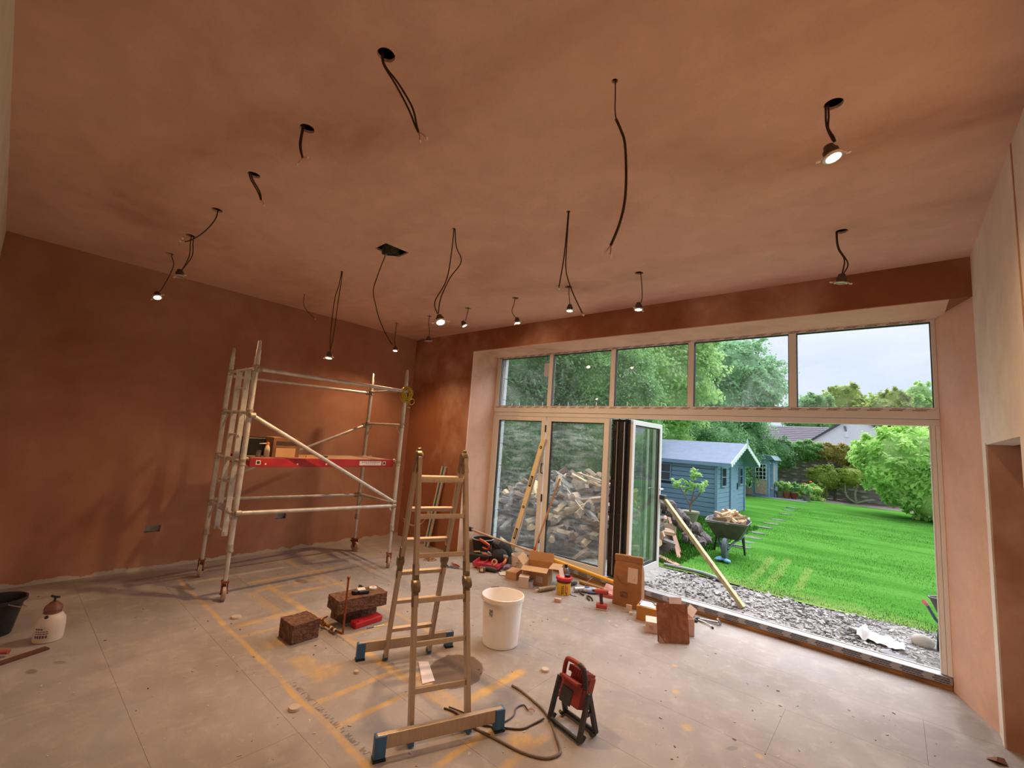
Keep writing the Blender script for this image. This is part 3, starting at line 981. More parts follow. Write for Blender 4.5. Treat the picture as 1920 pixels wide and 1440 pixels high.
for p in (P_FL, P_BL, P_FR, P_BR):
    leg = MB().cyl(xy(p, .43), xy(p, 2.30), .0254, n=16).build('standard', M_ALU, tower, smooth=40)
    MB().tube([xy(p, 2.29), xy(p, 2.36), xy(p, 2.38), xy(p, 2.455), xy(p, 2.468)], [.021, .024, .0185, .0175, .010], n=14).build('spigot', M_ALU, leg, smooth=40)
    MB().cyl(xy(p, .17), xy(p, .45), .019, n=14).build('adjustable_leg', M_ALU, tower, smooth=40)
    MB().lathe([(.020, .425), (.032, .428), (.034, .445), (.028, .46), (.029, .49), (.0265, .50)], (p[0], p[1], 0), n=16).build('leg_collar', M_COUP, tower, smooth=35)
    MB().tube([(p[0] - .045, p[1], .436), (p[0] + .045, p[1], .436)], .006, n=6).build('collar_handle', M_COUP, tower)
    # castor
    ang = {P_FL: -.22, P_BL: -.42, P_FR: -.45, P_BR: .25}[p]
    MC = Matrix.Translation((p[0], p[1], 0)) @ Matrix.Rotation(ang, 4, 'Z')
    fk = MB(MC)
    fk.box((0, 0, .165), (.075, .060, .012))
    for s1 in (-1, 1):
        fk.prism([(-.030, .16), (.030, .16), (.045, .10), (.025, .055), (.0, .06)], s1 * .024 - .002, s1 * .024 + .002, rot=Matrix(((1, 0, 0), (0, 0, -1), (0, 1, 0))))
    fk.cyl((.018, -.034, .064), (.018, .034, .064), .007, n=8)
    fk.build('castor_fork', M_RUST, tower)
    MB(MC).lathe([(.012, -.018), (.052, -.018), (.063, -.012), (.064, 0), (.063, .012), (.052, .018), (.012, .018)], (.018, 0, .064), n=26, rot=(PI / 2, 0, 0)).build('castor_wheel', M_WHEEL, tower, smooth=40)
    MB(MC).box((-.045, 0, .125), (.050, .034, .010), (0, .5, 0)).build('brake_pedal', M_RUST, tower)

# far end frame: horizontals with corner struts
for z in (.765, 1.265, 1.745, 2.195):
    MB().cyl(xy(P_FR, z), xy(P_BR, z), .0165, n=12).build('frame_rung', M_ALU, tower, smooth=40)
for p, q in ((P_FR, P_BR), (P_BR, P_FR)):
    for z, dz in ((.765, -.17), (1.745, -.17)):
        a = lerp(p, q, .16)
        MB().tube([xy(p, z + dz), xy(a, z)], .008, n=6).build('corner_strut', M_ALU, tower)
# near end frame: a built-in ladder between two standards
MB().cyl(xy(P_FL, 2.185), xy(P_BL, 2.185), .0165, n=12).build('frame_rung', M_ALU, tower, smooth=40)
for z in ZR:
    MB().cyl(xy(P_FL, z), xy(P_BL, z), .0165, n=12).build('frame_rung', M_ALU, tower, smooth=40)
i0, i1 = lerp(P_FL, P_BL, .27), lerp(P_FL, P_BL, .60)
for q in (i0, i1):
    MB().bx(q[0] - .014, q[0] + .014, q[1] - .026, q[1] + .026, .53 if q is i0 else .55, 2.20).build('ladder_stile', M_ALU, tower, bevel=.004)
for k in range(7):
    z = .565 + .2375 * k
    MB().cyl(xy(lerp(i0, i1, -.12), z), xy(lerp(i0, i1, 1.12), z), .013, n=10).build('ladder_rung', M_ALU, tower, smooth=40)
for p in (P_FL, P_BL):
    q = lerp(p, P_BL if p is P_FL else P_FL, .16)
    for z in (.765, 1.745):
        MB().tube([xy(p, z - .18), xy(q, z - .02)], .008, n=6).build('corner_strut', M_ALU, tower)
# guard rails and braces along the tower, with hook couplers
for a, b_, za, zb in ((P_FL, P_FR, 2.175, 2.180), (P_BL, P_BR, 2.150, 2.180), (P_FL, P_FR, .790, .745), (P_BL, P_BR, .790, .752), (P_FL, P_FR, 1.72, .790), (P_BL, P_BR, .97, 1.715)):
    off = .034 if a is P_FL else -.030
    sx = 1 if (za, zb) in ((2.175, 2.180), (.790, .745), (1.72, .790)) else 1
    A = (a[0] - .03 * sx + (.075 if a is P_FL else 0), a[1] + .012, za)
    B = (b_[0] - .03 * sx + (.06 if a is P_FL else 0), b_[1] - .03, zb)
    MB().cyl(A, B, .0205 if a is P_FL else .018, n=14).build('brace', M_ALU, tower, smooth=40)
    for q, zq in ((A, za), (B, zb)):
        MB().lathe([(.024, -.028), (.030, -.022), (.030, .022), (.024, .028)], q, n=12, rot=(PI / 2, 0, 0)).build('hook_coupler', M_COUP, tower, smooth=40)
for p in (P_FL, P_BL, P_FR, P_BR):
    for z in (.765, 1.265, 1.745, 2.185):
        MB().lathe([(.0258, z - .034), (.031, z - .030), (.031, z - .018), (.0275, z - .012), (.0275, z + .012), (.031, z + .018), (.031, z + .030), (.0258, z + .034)], (p[0], p[1], 0), n=16).build('weld_collar', M_COUP, tower, smooth=35)

# red platform resting on the rungs
M_RED = mat('platform_red', lin(176, 40, 44), 0.45, 0.1, col2=lin(140, 34, 36), scale=6, c0=.3, c1=.6)
M_PLY = mat('platform_ply', lin(190, 158, 128), 0.7, col2=lin(150, 116, 90), scale=7, stretch=(6, 1, 1), bump=.1)
plat = thing('scaffold_platform', 'red edged plywood platform deck resting on the scaffold rungs', 'platform', (-5.2, 2.5, 1.28))
dx = (P_FR[0] - P_FL[0]) / (P_FR[1] - P_FL[1])
y0, y1 = 1.68, 3.36


def platx(y, off):
    return -4.79 + dx * (y - 1.6) + off


for nm, off in (('side_beam', -.035), ('side_beam', -.615)):
    MB().bar((platx(y0, off), y0, 1.258), (platx(y1, off), y1, 1.258), .030, .090).build(nm, M_RED, plat, bevel=.004)
MB().bar((platx(y0, -.325), y0 + .02, 1.300), (platx(y1, -.325), y1 - .02, 1.300), .55, .012).build('deck_board', M_PLY, plat)
for y in (y0 + .015, y1 - .015):
    MB().bar((platx(y, -.05), y, 1.255), (platx(y, -.60), y, 1.255), .03, .06).build('end_beam', M_RED, plat)
for y in (1.655, 3.385):
    for off in (-.05, -.60):
        MB().tube([(platx(y, off), y + (.03 if y < 2 else -.03), 1.28), (platx(y, off), y, 1.30), (platx(y, off), y - (.03 if y < 2 else -.03), 1.275)], .012, n=8, res=3).build('hook', M_COUP, plat)
for y in (1.76, 3.22):
    MB().bx(platx(y, -.0196), platx(y, -.0185), y - .022, y + .022, 1.236, 1.280).build('hole_rim', M_CLIP, plat)
    MB().bx(platx(y, -.0184), platx(y, -.0176), y - .014, y + .014, 1.244, 1.272).build('slot', M_BLACK, plat)
for y in (1.83, 2.15, 2.47):
    MB().lathe([(.0001, .003), (.009, .002), (.009, -.002), (.0001, -.003)], (platx(y, -.0185), y, 1.243), n=10, rot=(0, PI / 2, 0)).build('rivet', M_CLIP, plat)
# maker's label: pale sticker with two lines of print
M_STK = mat('label_white', lin(224, 216, 208), 0.5, var=0.05)
M_INK = mat('print_ink', lin(70, 60, 66), 0.6)
lb = MB().bar((platx(2.88, -.0190), 2.88, 1.258), (platx(3.18, -.0190), 3.18, 1.258), .0012, .050).build('maker_label', M_STK, plat)
for k in range(9):
    y = 2.91 + k * .028
    MB().bx(platx(y, -.0186), platx(y, -.0180), y, y + .020, 1.266, 1.273).build('print', M_INK, lb)
    if 1 < k < 7:
        MB().bx(platx(y, -.0186), platx(y, -.0180), y, y + .017, 1.248, 1.254).build('print', M_INK, lb)

# things on the platform
ZP = 1.306
t = thing('cardboard_box', 'brown printed cardboard box with a torn corner on the red platform', 'box', (-5.02, 2.06, ZP))
M_CARD = mat('cardboard', lin(190, 146, 104), 0.8, var=0.1, scale=6, bump=.05)
M_CARDD = mat('dark_print_card', lin(96, 62, 40), 0.8, col2=lin(150, 104, 62), scale=5)
MB().bx(-5.13, -4.92, 1.92, 2.20, ZP, ZP + .20).build('box_body', M_CARDD, t, bevel=.004)
MB().bx(-4.9195, -4.917, 1.955, 2.155, ZP + .002, ZP + .095).build('buff_label', M_CARD, t)
MB().bx(-4.9195, -4.9175, 1.95, 2.17, ZP + .125, ZP + .165).build('printed_band', mat('box_band', lin(66, 46, 34), 0.7), t)
MB().bar((-5.03, 1.92, ZP + .203), (-5.03, 2.0, ZP + .207), .2, .004).build('flap', M_CARD, t)
solo(MB().bx(-5.34, -5.12, 1.72, 2.02, ZP, ZP + .19), 'equipment_case', mat('case_black', (0.014, 0.013, 0.013), 0.4, var=.3), 'black equipment case behind the ladder frame on the red platform', 'case', bevel=.012)
t = thing('sealant_bottle', 'cream bottle with orange nozzle cap standing on the platform', 'bottle', (-4.90, 1.86, ZP))
MB().lathe([(.026, 0), (.028, .01), (.026, .09), (.018, .115), (.012, .125)], (-4.90, 1.86, ZP), n=18).build('bottle_body', mat('bottle_cream', lin(206, 184, 152), 0.5), t, smooth=40)
MB().lathe([(.016, .125), (.017, .145), (.008, .155)], (-4.90, 1.86, ZP), n=14).build('cap', mat('orange_plastic', lin(214, 116, 46), 0.4), t, smooth=40)
MB().tube([(-4.90, 1.85, ZP + .14), (-4.90, 1.78, ZP + .136)], [.005, .002], n=8).build('nozzle', M_CLIP, t)
t = thing('glass_jar', 'small lidded jar beside the black case on the platform', 'jar', (-4.92, 1.79, ZP))
MB().lathe([(.022, 0), (.024, .008), (.024, .045), (.020, .052)], (-4.92, 1.79, ZP), n=16).build('jar_body', mat('jar_grey', lin(150, 140, 124), 0.25, var=.3, scale=40), t, smooth=40)
MB().lathe([(.022, .052), (.022, .066), (.0001, .067)], (-4.92, 1.79, ZP), n=16).build('lid', mat('jar_lid', lin(120, 116, 118), 0.4, .4), t, smooth=40)
for i, (x, y, a, l) in enumerate(((-5.05, 2.32, .1, .16), (-4.98, 2.38, -.15, .14), (-5.12, 2.40, .3, .12))):
    solo(MB().box((x, y, ZP + .008 + .0), (.035, l, .016), (0, 0, a)), 'timber_offcut', M_TIMBER, ('pale timber offcut lying beside the box on the platform', 'pale timber offcut overlapping the brace line on the platform', 'short timber offcut at the back of the platform')[i], 'offcut', 'offcuts on the platform')
solo(MB().box((-4.98, 2.50, ZP + .01), (.05, .10, .02), (0, 0, .2)), 'sanding_block', mat('dark_block', lin(70, 56, 48), .8), 'dark sanding block among the offcuts on the platform', 'block', bevel=.003)

# coil of yellow flex on the far front standard
M_YEL = mat('yellow_flex', lin(186, 160, 40), 0.5, var=.2, scale=20)
t = thing('cable_coil', 'coil of yellow flex hung over the top of a scaffold standard', 'cable coil', (P_FR[0], P_FR[1], 2.14))
for k in range(24):
    rr = random.Random(k)
    a0, tilt = rr.uniform(-.25, .25), rr.uniform(-.25, .25)
    pts = []
    R1, R2 = .030 + .020 * (k // 8) + rr.uniform(-.010, .010), .052 + .022 * (k // 8) + rr.uniform(-.012, .012)
    for q in range(17):
        a = 2 * PI * q / 16
        lx, lz = R1 * math.cos(a), R2 * math.sin(a)
        pts.append((P_FR[0] + .020 + rr.uniform(-.003, .003) + (k % 8 - 3.5) * .009 + lz * tilt * .4, P_FR[1] + lx + a0 * lz * .3, 2.145 + lz * .95))
    MB().tube(pts, .0068, n=6, res=2, caps=False).build('coil_turn', M_YEL, t, smooth=60)
MB().tube([(P_FR[0] + .03, P_FR[1] + .02, 2.06), (P_FR[0] + .03, P_FR[1] + .09, 2.02), (P_FR[0] + .02, P_FR[1] + .14, 2.06), (P_FR[0] + .02, P_FR[1] + .11, 2.10), (P_FR[0] + .02, P_FR[1] + .05, 2.06), (P_FR[0] + .02, P_FR[1] + .03, 1.99), (P_FR[0] + .03, P_FR[1] + .08, 1.98)], .004, n=6, res=5).build('loose_end', M_YEL, t, smooth=60)

# ------------------------------------------------------------------ folding stepladder
M_LAD = mat('ladder_aluminium', lin(178, 160, 142), 0.40, 0.6, var=.07, scale=10, stretch=(8, 8, 1))
M_HNG = mat('ladder_hinge', lin(120, 104, 84), 0.38, 0.7, var=.3, scale=30)
M_BLUE = mat('blue_foot', lin(48, 96, 142), 0.5, var=.12, scale=20)
F_1, F_2, B_1, B_2 = Vector((-2.009, 1.687, 0)), Vector((-1.881, 1.991, 0)), Vector((-2.875, 2.103, 0)), Vector((-2.753, 2.407, 0))
ladder = thing('folding_ladder', 'aluminium multi-joint stepladder standing open on blue-footed stabiliser bars', 'ladder', tuple((F_1 + F_2 + B_1 + B_2) / 4))
wd = (F_2 - F_1).normalized()
T1, T2 = (F_1 + B_1) / 2 + Vector((0, 0, 1.50)), (F_2 + B_2) / 2 + Vector((0, 0, 1.50))
sp = ((F_1 + F_2) - (B_1 + B_2)).normalized()
for fa, fb, s1 in ((F_1, F_2, 1), (B_1, B_2, -1)):
    ta, tb = T1 + sp * .030 * s1, T2 + sp * .030 * s1
    up = (ta - fa).normalized()
    for f0, t0 in ((fa, ta), (fb, tb)):
        a = f0 + up * .035
        kz = .50
        m0, m1 = f0.lerp(t0, kz - .035), f0.lerp(t0, kz + .035)
        MB().bar(a, m0, .026, .058, up=sp).build('stile', M_LAD, ladder, bevel=.003)
        MB().bar(m1, t0, .026, .058, up=sp).build('stile', M_LAD, ladder, bevel=.003)
        # middle joint
        j = MB()
        mid = f0.lerp(t0, kz)
        j.bar(f0.lerp(t0, kz - .075), f0.lerp(t0, kz + .075), .034, .040, up=sp)
        j.lathe([(.0001, -.022), (.036, -.022), (.040, -.012), (.040, .012), (.036, .022), (.0001, .022)], mid + sp * s1 * .012, n=18, rot=Matrix((sp, up, wd)).transposed())
        j.build('joint', M_HNG, ladder, smooth=35)
        MB().box(f0 + up * .022, (.03, .055, .03), Matrix((wd, sp, up)).transposed()).build('foot_plug', M_BLUE, ladder)
    for k in range(6):
        z = (.155, .30, .445, .605, .755, .905)[k]
        q0, q1 = fa.lerp(ta, z), fb.lerp(tb, z)
        MB().bar(q0 + wd * .013, q1 - wd * .013, .030, .028, up=up).build('rung', M_LAD, ladder, bevel=.003)
    # stabiliser bar on the outside of the feet
    ctr = (fa + fb) / 2
    base = ctr + sp * s1 * .045
    b0, b1 = base - wd * .355, base + wd * .355
    zc = .085
    MB().bar(b0 + Vector((0, 0, zc)), b1 + Vector((0, 0, zc)), .030, .070).build('stabiliser_bar', M_LAD, ladder, bevel=.003)
    for q, e in ((b0, -1), (b1, 1)):
        fo = MB()
        fo.bar(q + wd * e * .012 + Vector((0, 0, .065)), q - wd * e * .048 + Vector((0, 0, .065)), .048, .108)
        f_ = fo.build('blue_foot', M_BLUE, ladder, bevel=.006)
        MB().bar(q + wd * e * .014 + Vector((0, 0, .006)), q - wd * e * .050 + Vector((0, 0, .006)), .054, .012).build('rubber_sole', M_BLACK, f_)
for t0 in (T1, T2):
    j = MB()
    rm = Matrix((sp, Vector((0, 0, 1)), wd)).transposed()
    j.lathe([(.0001, -.024), (.034, -.024), (.042, -.014), (.042, .014), (.034, .024), (.0001, .024)], t0 + Vector((0, 0, .005)), n=18, rot=rm)
    j.tube([t0 + Vector((0, 0, .03)) - wd * .01, t0 + Vector((0, 0, .052)), t0 + Vector((0, 0, .056)) + wd * .012], [.016, .016, .010], n=10)
    for s1 in (1, -1):
        fa = F_1 if s1 > 0 else B_1
        up = (T1 + sp * .03 * s1 - fa).normalized()
        j.bar(t0 + sp * s1 * .030 - up * .10, t0 + sp * s1 * .018, .034, .044, up=sp)
    j.build('top_hinge', M_HNG, ladder, smooth=35)

# ------------------------------------------------------------------ things on the floor, middle of the room
# translucent mixing bucket
M_BUCK = mat('bucket_plastic', lin(244, 240, 238), 0.35, col2=lin(226, 204, 192), scale=3, c0=.3, c1=.5)
t = thing('mixing_bucket', 'large translucent white mixing bucket with pink plaster residue', 'bucket', (-2.505, 2.955, 0))
c = (-2.505, 2.955, 0)
MB().lathe([(.0001, 0), (.140, 0), (.146, .006), (.166, .345), (.176, .347), (.178, .365), (.176, .380), (.170, .381), (.163, .37), (.141, .014), (.0001, .012)], c, n=44).build('bucket_body', M_BUCK, t, smooth=40)
MB().tube([(c[0] + .178 * math.cos(a), c[1] + .178 * math.sin(a), .352 + .022 * math.sin((a - 1.2) * 1.0)) for a in [1.2 + PI * k / 14 for k in range(15)]], .003, n=6).build('wire_handle', M_STEEL, t)
MB().tube([(c[0] + .180 * math.cos(a), c[1] + .180 * math.sin(a), .376) for a in (2.5, 2.63, 2.76, 2.9)], .009, n=8).build('handle_grip', M_BLACK, t)
for a in (1.2, 1.2 + PI):
    MB().lathe([(.0001, .0), (.014, .0), (.014, .010), (.0001, .012)], (c[0] + .168 * math.cos(a), c[1] + .168 * math.sin(a), .345), n=10, rot=Matrix.Rotation(a, 3, 'Z') @ Matrix.Rotation(PI / 2, 3, 'Y')).build('handle_boss', M_BUCK, t)
lb = MB()
a0 = -1.55
for k in range(3):
    a, b_ = a0 + .075 * k, a0 + .075 * (k + 1)
    r0, r1 = .1612, .1652
    lb.add([(c[0] + r0 * math.cos(a), c[1] + r0 * math.sin(a), .245), (c[0] + r0 * math.cos(b_), c[1] + r0 * math.sin(b_), .245), (c[0] + r1 * math.cos(b_), c[1] + r1 * math.sin(b_), .300), (c[0] + r1 * math.cos(a), c[1] + r1 * math.sin(a), .300)], [(0, 1, 2, 3)])
lb.build('printed_mark', mat('bucket_print', lin(96, 90, 94), .6, col2=lin(206, 198, 194), scale=120, c0=.44, c1=.56), t)

# three coarse building blocks
M_BLOCK = mat('coarse_block', lin(132, 92, 70), 0.9, col2=lin(82, 54, 42), scale=26, bump=.9, bscale=60)


def block(c, d, rz, label, grp='coarse building blocks on the floor'):
    bm = bmesh.new()
    bmesh.ops.create_cube(bm, size=1)
    bmesh.ops.subdivide_edges(bm, edges=bm.edges[:], cuts=9, use_grid_fill=True)
    rr = random.Random(int(c[0] * 1000))
    for v in bm.verts:
        v.co = Vector((v.co.x * d[0], v.co.y * d[1], v.co.z * d[2])) + Vector((rr.uniform(-1, 1), rr.uniform(-1, 1), rr.uniform(-1, 1))) * .0026
    me = bpy.data.meshes.new('block')
    bm.to_mesh(me)
    bm.free()
    me.materials.append(M_BLOCK)
    o = bpy.data.objects.new('building_block', me)
    COL.objects.link(o)
    o.location = c
    o.rotation_euler = (0, 0, rz)
    return tag(o, label, 'block', grp)


block((-3.612, 1.795, .071), (.215, .215, .136), .03, 'dark half block standing on its own beside the copper pipe')
block((-3.705, 2.325, .066), (.20, .33, .128), .02, 'lower of two stacked coarse blocks behind the red case')
block((-3.585, 2.275, .131 + .055), (.215, .44, .106), -.10, 'upper coarse block overhanging the one below it')
# small tools lying on the upper block
ZB = .2415
t = thing('pipe_clamp', 'black pipe clamp tool with a white card lying on the block', 'clamp', (-3.56, 2.27, ZB))
MB().box((-3.575, 2.23, ZB + .014), (.05, .035, .028), (0, 0, .4)).build('clamp_jaw', M_BLACK, t, bevel=.006)
MB().box((-3.545, 2.30, ZB + .012), (.035, .09, .024), (0, 0, -.3)).build('clamp_body', mat('navy_plastic', lin(34, 38, 50), .5), t, bevel=.006)
MB().box((-3.575, 2.29, ZB + .030), (.055, .065, .006), (0, .1, -.3)).build('card', mat('tool_card', lin(206, 200, 196), .6), t)
MB().tube([(-3.60, 2.30, ZB + .02), (-3.63, 2.30, ZB + .045), (-3.60, 2.34, ZB + .02)], .008, n=8, res=3).build('clamp_lever', M_BLACK, t)
t = thing('tape_roll', 'white roll of sealing tape lying flat on the block', 'tape', (-3.60, 2.425, ZB))
MB().lathe([(.018, 0), (.034, 0), (.034, .014), (.018, .014)], (-3.60, 2.425, ZB), n=24, close=True).build('roll', mat('tape_white', lin(226, 222, 216), .5), t, smooth=40)
MB().lathe([(.0001, .002), (.0175, .002), (.0175, .010), (.0001, .010)], (-3.60, 2.425, ZB), n=20).build('core', mat('tape_core', lin(180, 172, 164), .5), t)
# red tool case and screwdriver beside the blocks
t = thing('tool_case', 'flat red plastic tool case leaning against the lower block', 'case', (-3.50, 2.32, 0))
MRED2 = mat('case_red', lin(186, 36, 42), .45, var=.1)
MB().box((-3.495, 2.325, .026), (.085, .27, .050), (0, .10, .06)).build('case_body', MRED2, t, bevel=.008)
MB().box((-3.47, 2.25, .052), (.03, .05, .008), (0, .10, .06)).build('latch', MRED2, t, bevel=.002)
t = thing('screwdriver', 'slim steel screwdriver lying beside the red case', 'screwdriver', (-3.39, 2.33, 0))
MB().tube([(-3.40, 2.275, .006), (-3.39, 2.33, .006)], [.007, .006], n=8).build('handle', mat('grey_plastic', lin(120, 118, 120), .5), t)
MB().tube([(-3.39, 2.33, .005), (-3.372, 2.42, .004)], .003, n=6).build('shaft', M_STEEL, t)

# copper pipe standing up from the floor, with valves
M_COP = mat('copper', lin(176, 104, 66), 0.38, 0.8, col2=lin(120, 66, 42), scale=30)
M_BRASS = mat('brass', lin(170, 130, 76), 0.4, 0.7, var=.2, scale=40)
t = thing('copper_pipe', 'bent copper pipe rising from brass valves on the floor', 'pipe', (-3.40, 2.03, 0))
MB().tube([(-3.70, 2.00, .035), (-3.60, 2.015, .033), (-3.46, 2.03, .030), (-3.395, 2.036, .030), (-3.376, 2.036, .038), (-3.372, 2.036, .06), (-3.372, 2.034, .25), (-3.372, 2.034, .458)], .0085, n=10, res=3).build('pipe', M_COP, t, smooth=60)
MB().lathe([(.0115, 0), (.0115, .018), (.004, .020)], (-3.372, 2.034, .455), n=12).build('end_cap', M_COP, t, smooth=40)
for x in (-3.53, -3.47):
    MB().lathe([(.013, -.012), (.014, -.012), (.014, .012), (.013, .012)], (x, 2.024, .031), n=12, rot=(0, PI / 2, 0), close=True).build('white_clip', M_CLIP, t)
MB().box((-3.50, 2.027, .010), (.07, .04, .020), (0, 0, .1)).build('pipe_cleat', mat('cleat_grey', lin(120, 104, 96), .6), t)
v_ = MB()
v_.lathe([(.012, -.025), (.018, -.02), (.018, .02), (.012, .025)], (-3.64, 2.008, .034), n=8, rot=(0, PI / 2, 0))
v_.cyl((-3.64, 2.008, .04), (-3.635, 1.995, .075), .008, n=8)
v_.box((-3.635, 1.992, .078), (.020, .045, .008), (0, .2, .5))
v_.lathe([(.012, -.02), (.017, -.015), (.017, .015), (.012, .02)], (-3.70, 2.0, .035), n=8, rot=(0, PI / 2, .3))
v_.tube([(-3.70, 2.0, .04), (-3.72, 1.97, .07), (-3.76, 1.95, .055)], .006, n=6, res=3)
v_.build('valve', M_BRASS, t, smooth=35)
MB().tube([(-3.70, 2.0, .035), (-3.76, 2.02, .03), (-3.80, 2.06, .012), (-3.82, 2.14, .008)], .0055, n=6, res=3).build('feed_pipe', M_COP, t)

# white card on the floor under the ladder, next to the damp patch
solo(MB().prism([(-2.682, 2.258), (-2.634, 2.312), (-2.405, 2.184), (-2.430, 2.098)], .001, .006), 'wall_tile', mat('white_card', lin(222, 212, 214), .4, var=.04), 'white rectangular tile lying beside the damp patch under the ladder', 'tile')
for i, (x, y, r, lab) in enumerate(((-1.983, 2.874, .030, 'pale round plug lying on open floor behind the work light'), (-2.717, 1.381, .034, 'pale round disc beside the yellow stripe near printed board text'), (-2.84, 1.851, .017, 'small white cap by the ladder stabiliser foot'), (-4.27, 1.56, .04, 'pale flat disc in front of the scaffold castor'))):
    solo(MB().lathe([(.0001, 0), (r, 0), (r * 1.02, .008), (r * .9, .016), (.0001, .017)], (x, y, 0), n=22), 'plastic_disc', mat('cap_beige', lin(190, 172, 158), .6, var=.1), lab, 'cap', smooth=40)

# ------------------------------------------------------------------ work light
t = thing('work_light', 'red and black portable work light on a folding A-frame', 'work light', (-1.485, 2.462, 0))
M_WLB = mat('work_light_black', (0.028, 0.026, 0.025), .5, var=.3, scale=30)
M_WLR = mat('work_light_red', lin(140, 46, 40), .45, var=.15, scale=12)
f1, f2, f3, f4 = Vector((-1.618, 2.419, 0)), Vector((-1.379, 2.367, 0)), Vector((-1.352, 2.508, 0)), Vector((-1.592, 2.554, 0))
ax = (f2 - f1).normalized()
dp = (f4 - f1).normalized()
Z = Vector((0, 0, 1))
apL, apR = (f1 + f4) / 2 + Z * .245 + ax * .004, (f2 + f3) / 2 + Z * .245 - ax * .004
for ap, fa, fb in ((apL, f1, f4), (apR, f2, f3)):
    s1 = MB()
    s1.bar(fa + Z * .014, ap, .022, .030, up=dp)
    s1.bar(fb + Z * .014, ap, .022, .030, up=dp)
    s1.bar((fa * .45 + ap * .55) + dp * .0, (fb * .45 + ap * .55), .018, .02)
    s1.build('side_frame', M_WLB, t, bevel=.004)
    s2 = MB()
    for q, sgn in ((fa, 1), (fb, -1)):
        s2.tube([q + Z * .02, q + Z * .012 + dp * .03 * sgn, q + Z * .03 + dp * .05 * sgn], .010, n=8, res=3)
    s2.build('cable_hook', M_WLB, t)
for a, b_ in ((f1, f2), (f4, f3)):
    MB().tube([a + Z * .022, b_ + Z * .022], .011, n=10).build('cross_bar', M_WLB, t, smooth=50)
    MB().bar(a + Z * .006, b_ + Z * .006, .016, .010).build('rubber_strip', mat('strip_grey', lin(120, 126, 140), .5), t)
cen = (apL + apR) / 2
RB = Matrix((ax, dp, Z)).transposed()
tl = RB @ Matrix.Rotation(-.35, 3, 'X')
hd_ = MB()
hd_.box(cen + RB @ Vector((0, -.005, -.045)), (.165, .060, .120), tl)
hd_.build('lamp_housing', M_WLR, t, bevel=.010)
MB().box(cen + RB @ Vector((-.02, -.042, -.060)), (.090, .010, .085), tl).build('lamp_window', mat('lamp_window_dark', (0.03, 0.025, 0.022), .15), t, bevel=.004)
MB().box(cen + RB @ Vector((0, -.030, .030)), (.150, .050, .018), tl).build('lamp_brow', M_WLR, t, bevel=.006)
MB().box(cen + RB @ Vector((.010, .055, -.012)), (.150, .060, .125), tl).build('battery_housing', M_WLR, t, bevel=.008)
for k in range(8):
    MB().box(cen + RB @ Vector((-.055 + k * .019, .052, .054)), (.007, .085, .035), tl).build('cooling_fin', M_WLR, t)
h = MB()
h.tube([cen + RB @ Vector((-.088, 0, -.01)), cen + RB @ Vector((-.084, .0, .055)), cen + RB @ Vector((-.068, .0, .108)), cen + RB @ Vector((-.040, .0, .122)), cen + RB @ Vector((.045, .0, .122)), cen + RB @ Vector((.075, .0, .108)), cen + RB @ Vector((.088, .0, .055)), cen + RB @ Vector((.090, 0, -.01))], .0135, n=10, res=3)
h.build('carry_handle', M_WLR, t, smooth=60)
MB().tube([cen + RB @ Vector((.040, .0, .122)), cen + RB @ Vector((.072, .0, .110)), cen + RB @ Vector((.086, .0, .062)), cen + RB @ Vector((.090, .0, .01))], .0155, n=10, res=3).build('handle_grip', M_WLB, t, smooth=60)

# grey cables on the floor by the ladder foot
M_GCAB = mat('grey_floor_cable', lin(108, 92, 82), .5, var=.15, scale=20)
solo(MB().tube([(-2.013, 2.535, .006), (-1.93, 2.53, .006), (-1.80, 2.50, .006), (-1.70, 2.47, .006), (-1.60, 2.41, .006), (-1.50, 2.32, .006), (-1.425, 2.25, .006), (-1.41, 2.20, .006), (-1.45, 2.13, .006), (-1.56, 2.08, .006), (-1.70, 2.06, .006), (-1.83, 2.04, .006), (-1.92, 2.03, .006)], .0085, n=8, res=5), 'floor_cable', M_GCAB, 'thick grey cable looping past the work light and ladder foot', 'cable', smooth=60)
t = thing('wire_pair', 'twin dark wires with bare copper ends behind the ladder foot', 'cable', (-1.8, 2.15, 0))
MB().tube([(-2.13, 2.03, .006), (-2.06, 2.05, .006), (-1.95, 2.05, .007), (-1.86, 2.09, .006), (-1.76, 2.16, .006), (-1.68, 2.23, .006), (-1.66, 2.32, .006), (-1.645, 2.40, .010)], .0055, n=7, res=5).build('wire', mat('brown_wire', lin(70, 56, 50), .5), t, smooth=60)
MB().tube([(-2.12, 2.06, .006), (-2.0, 2.09, .006), (-1.88, 2.10, .008), (-1.80, 2.17, .006), (-1.79, 2.28, .007), (-1.83, 2.36, .006), (-1.82, 2.42, .006), (-1.77, 2.40, .006)], .004, n=6, res=5).build('wire', mat('brown_wire', lin(70, 56, 50), .5), t, smooth=60)
for dx_, dy_ in ((.03, .02), (.035, -.01), (.01, .045)):
    MB().tube([(-1.77, 2.40, .006), (-1.77 + dx_ * .6, 2.40 + dy_, .012), (-1.77 + dx_ * 1.3, 2.40 + dy_ * 1.1, .005)], .002, n=5, res=3).build('bare_end', M_CORE, t)
solo(MB().tube([(-1.30, 2.09, .006), (-1.24, 2.04, .006), (-1.19, 1.97, .006)], .007, n=7, res=3), 'cable_offcut', M_GCAB, 'short grey cable offcut near the work light', 'cable')

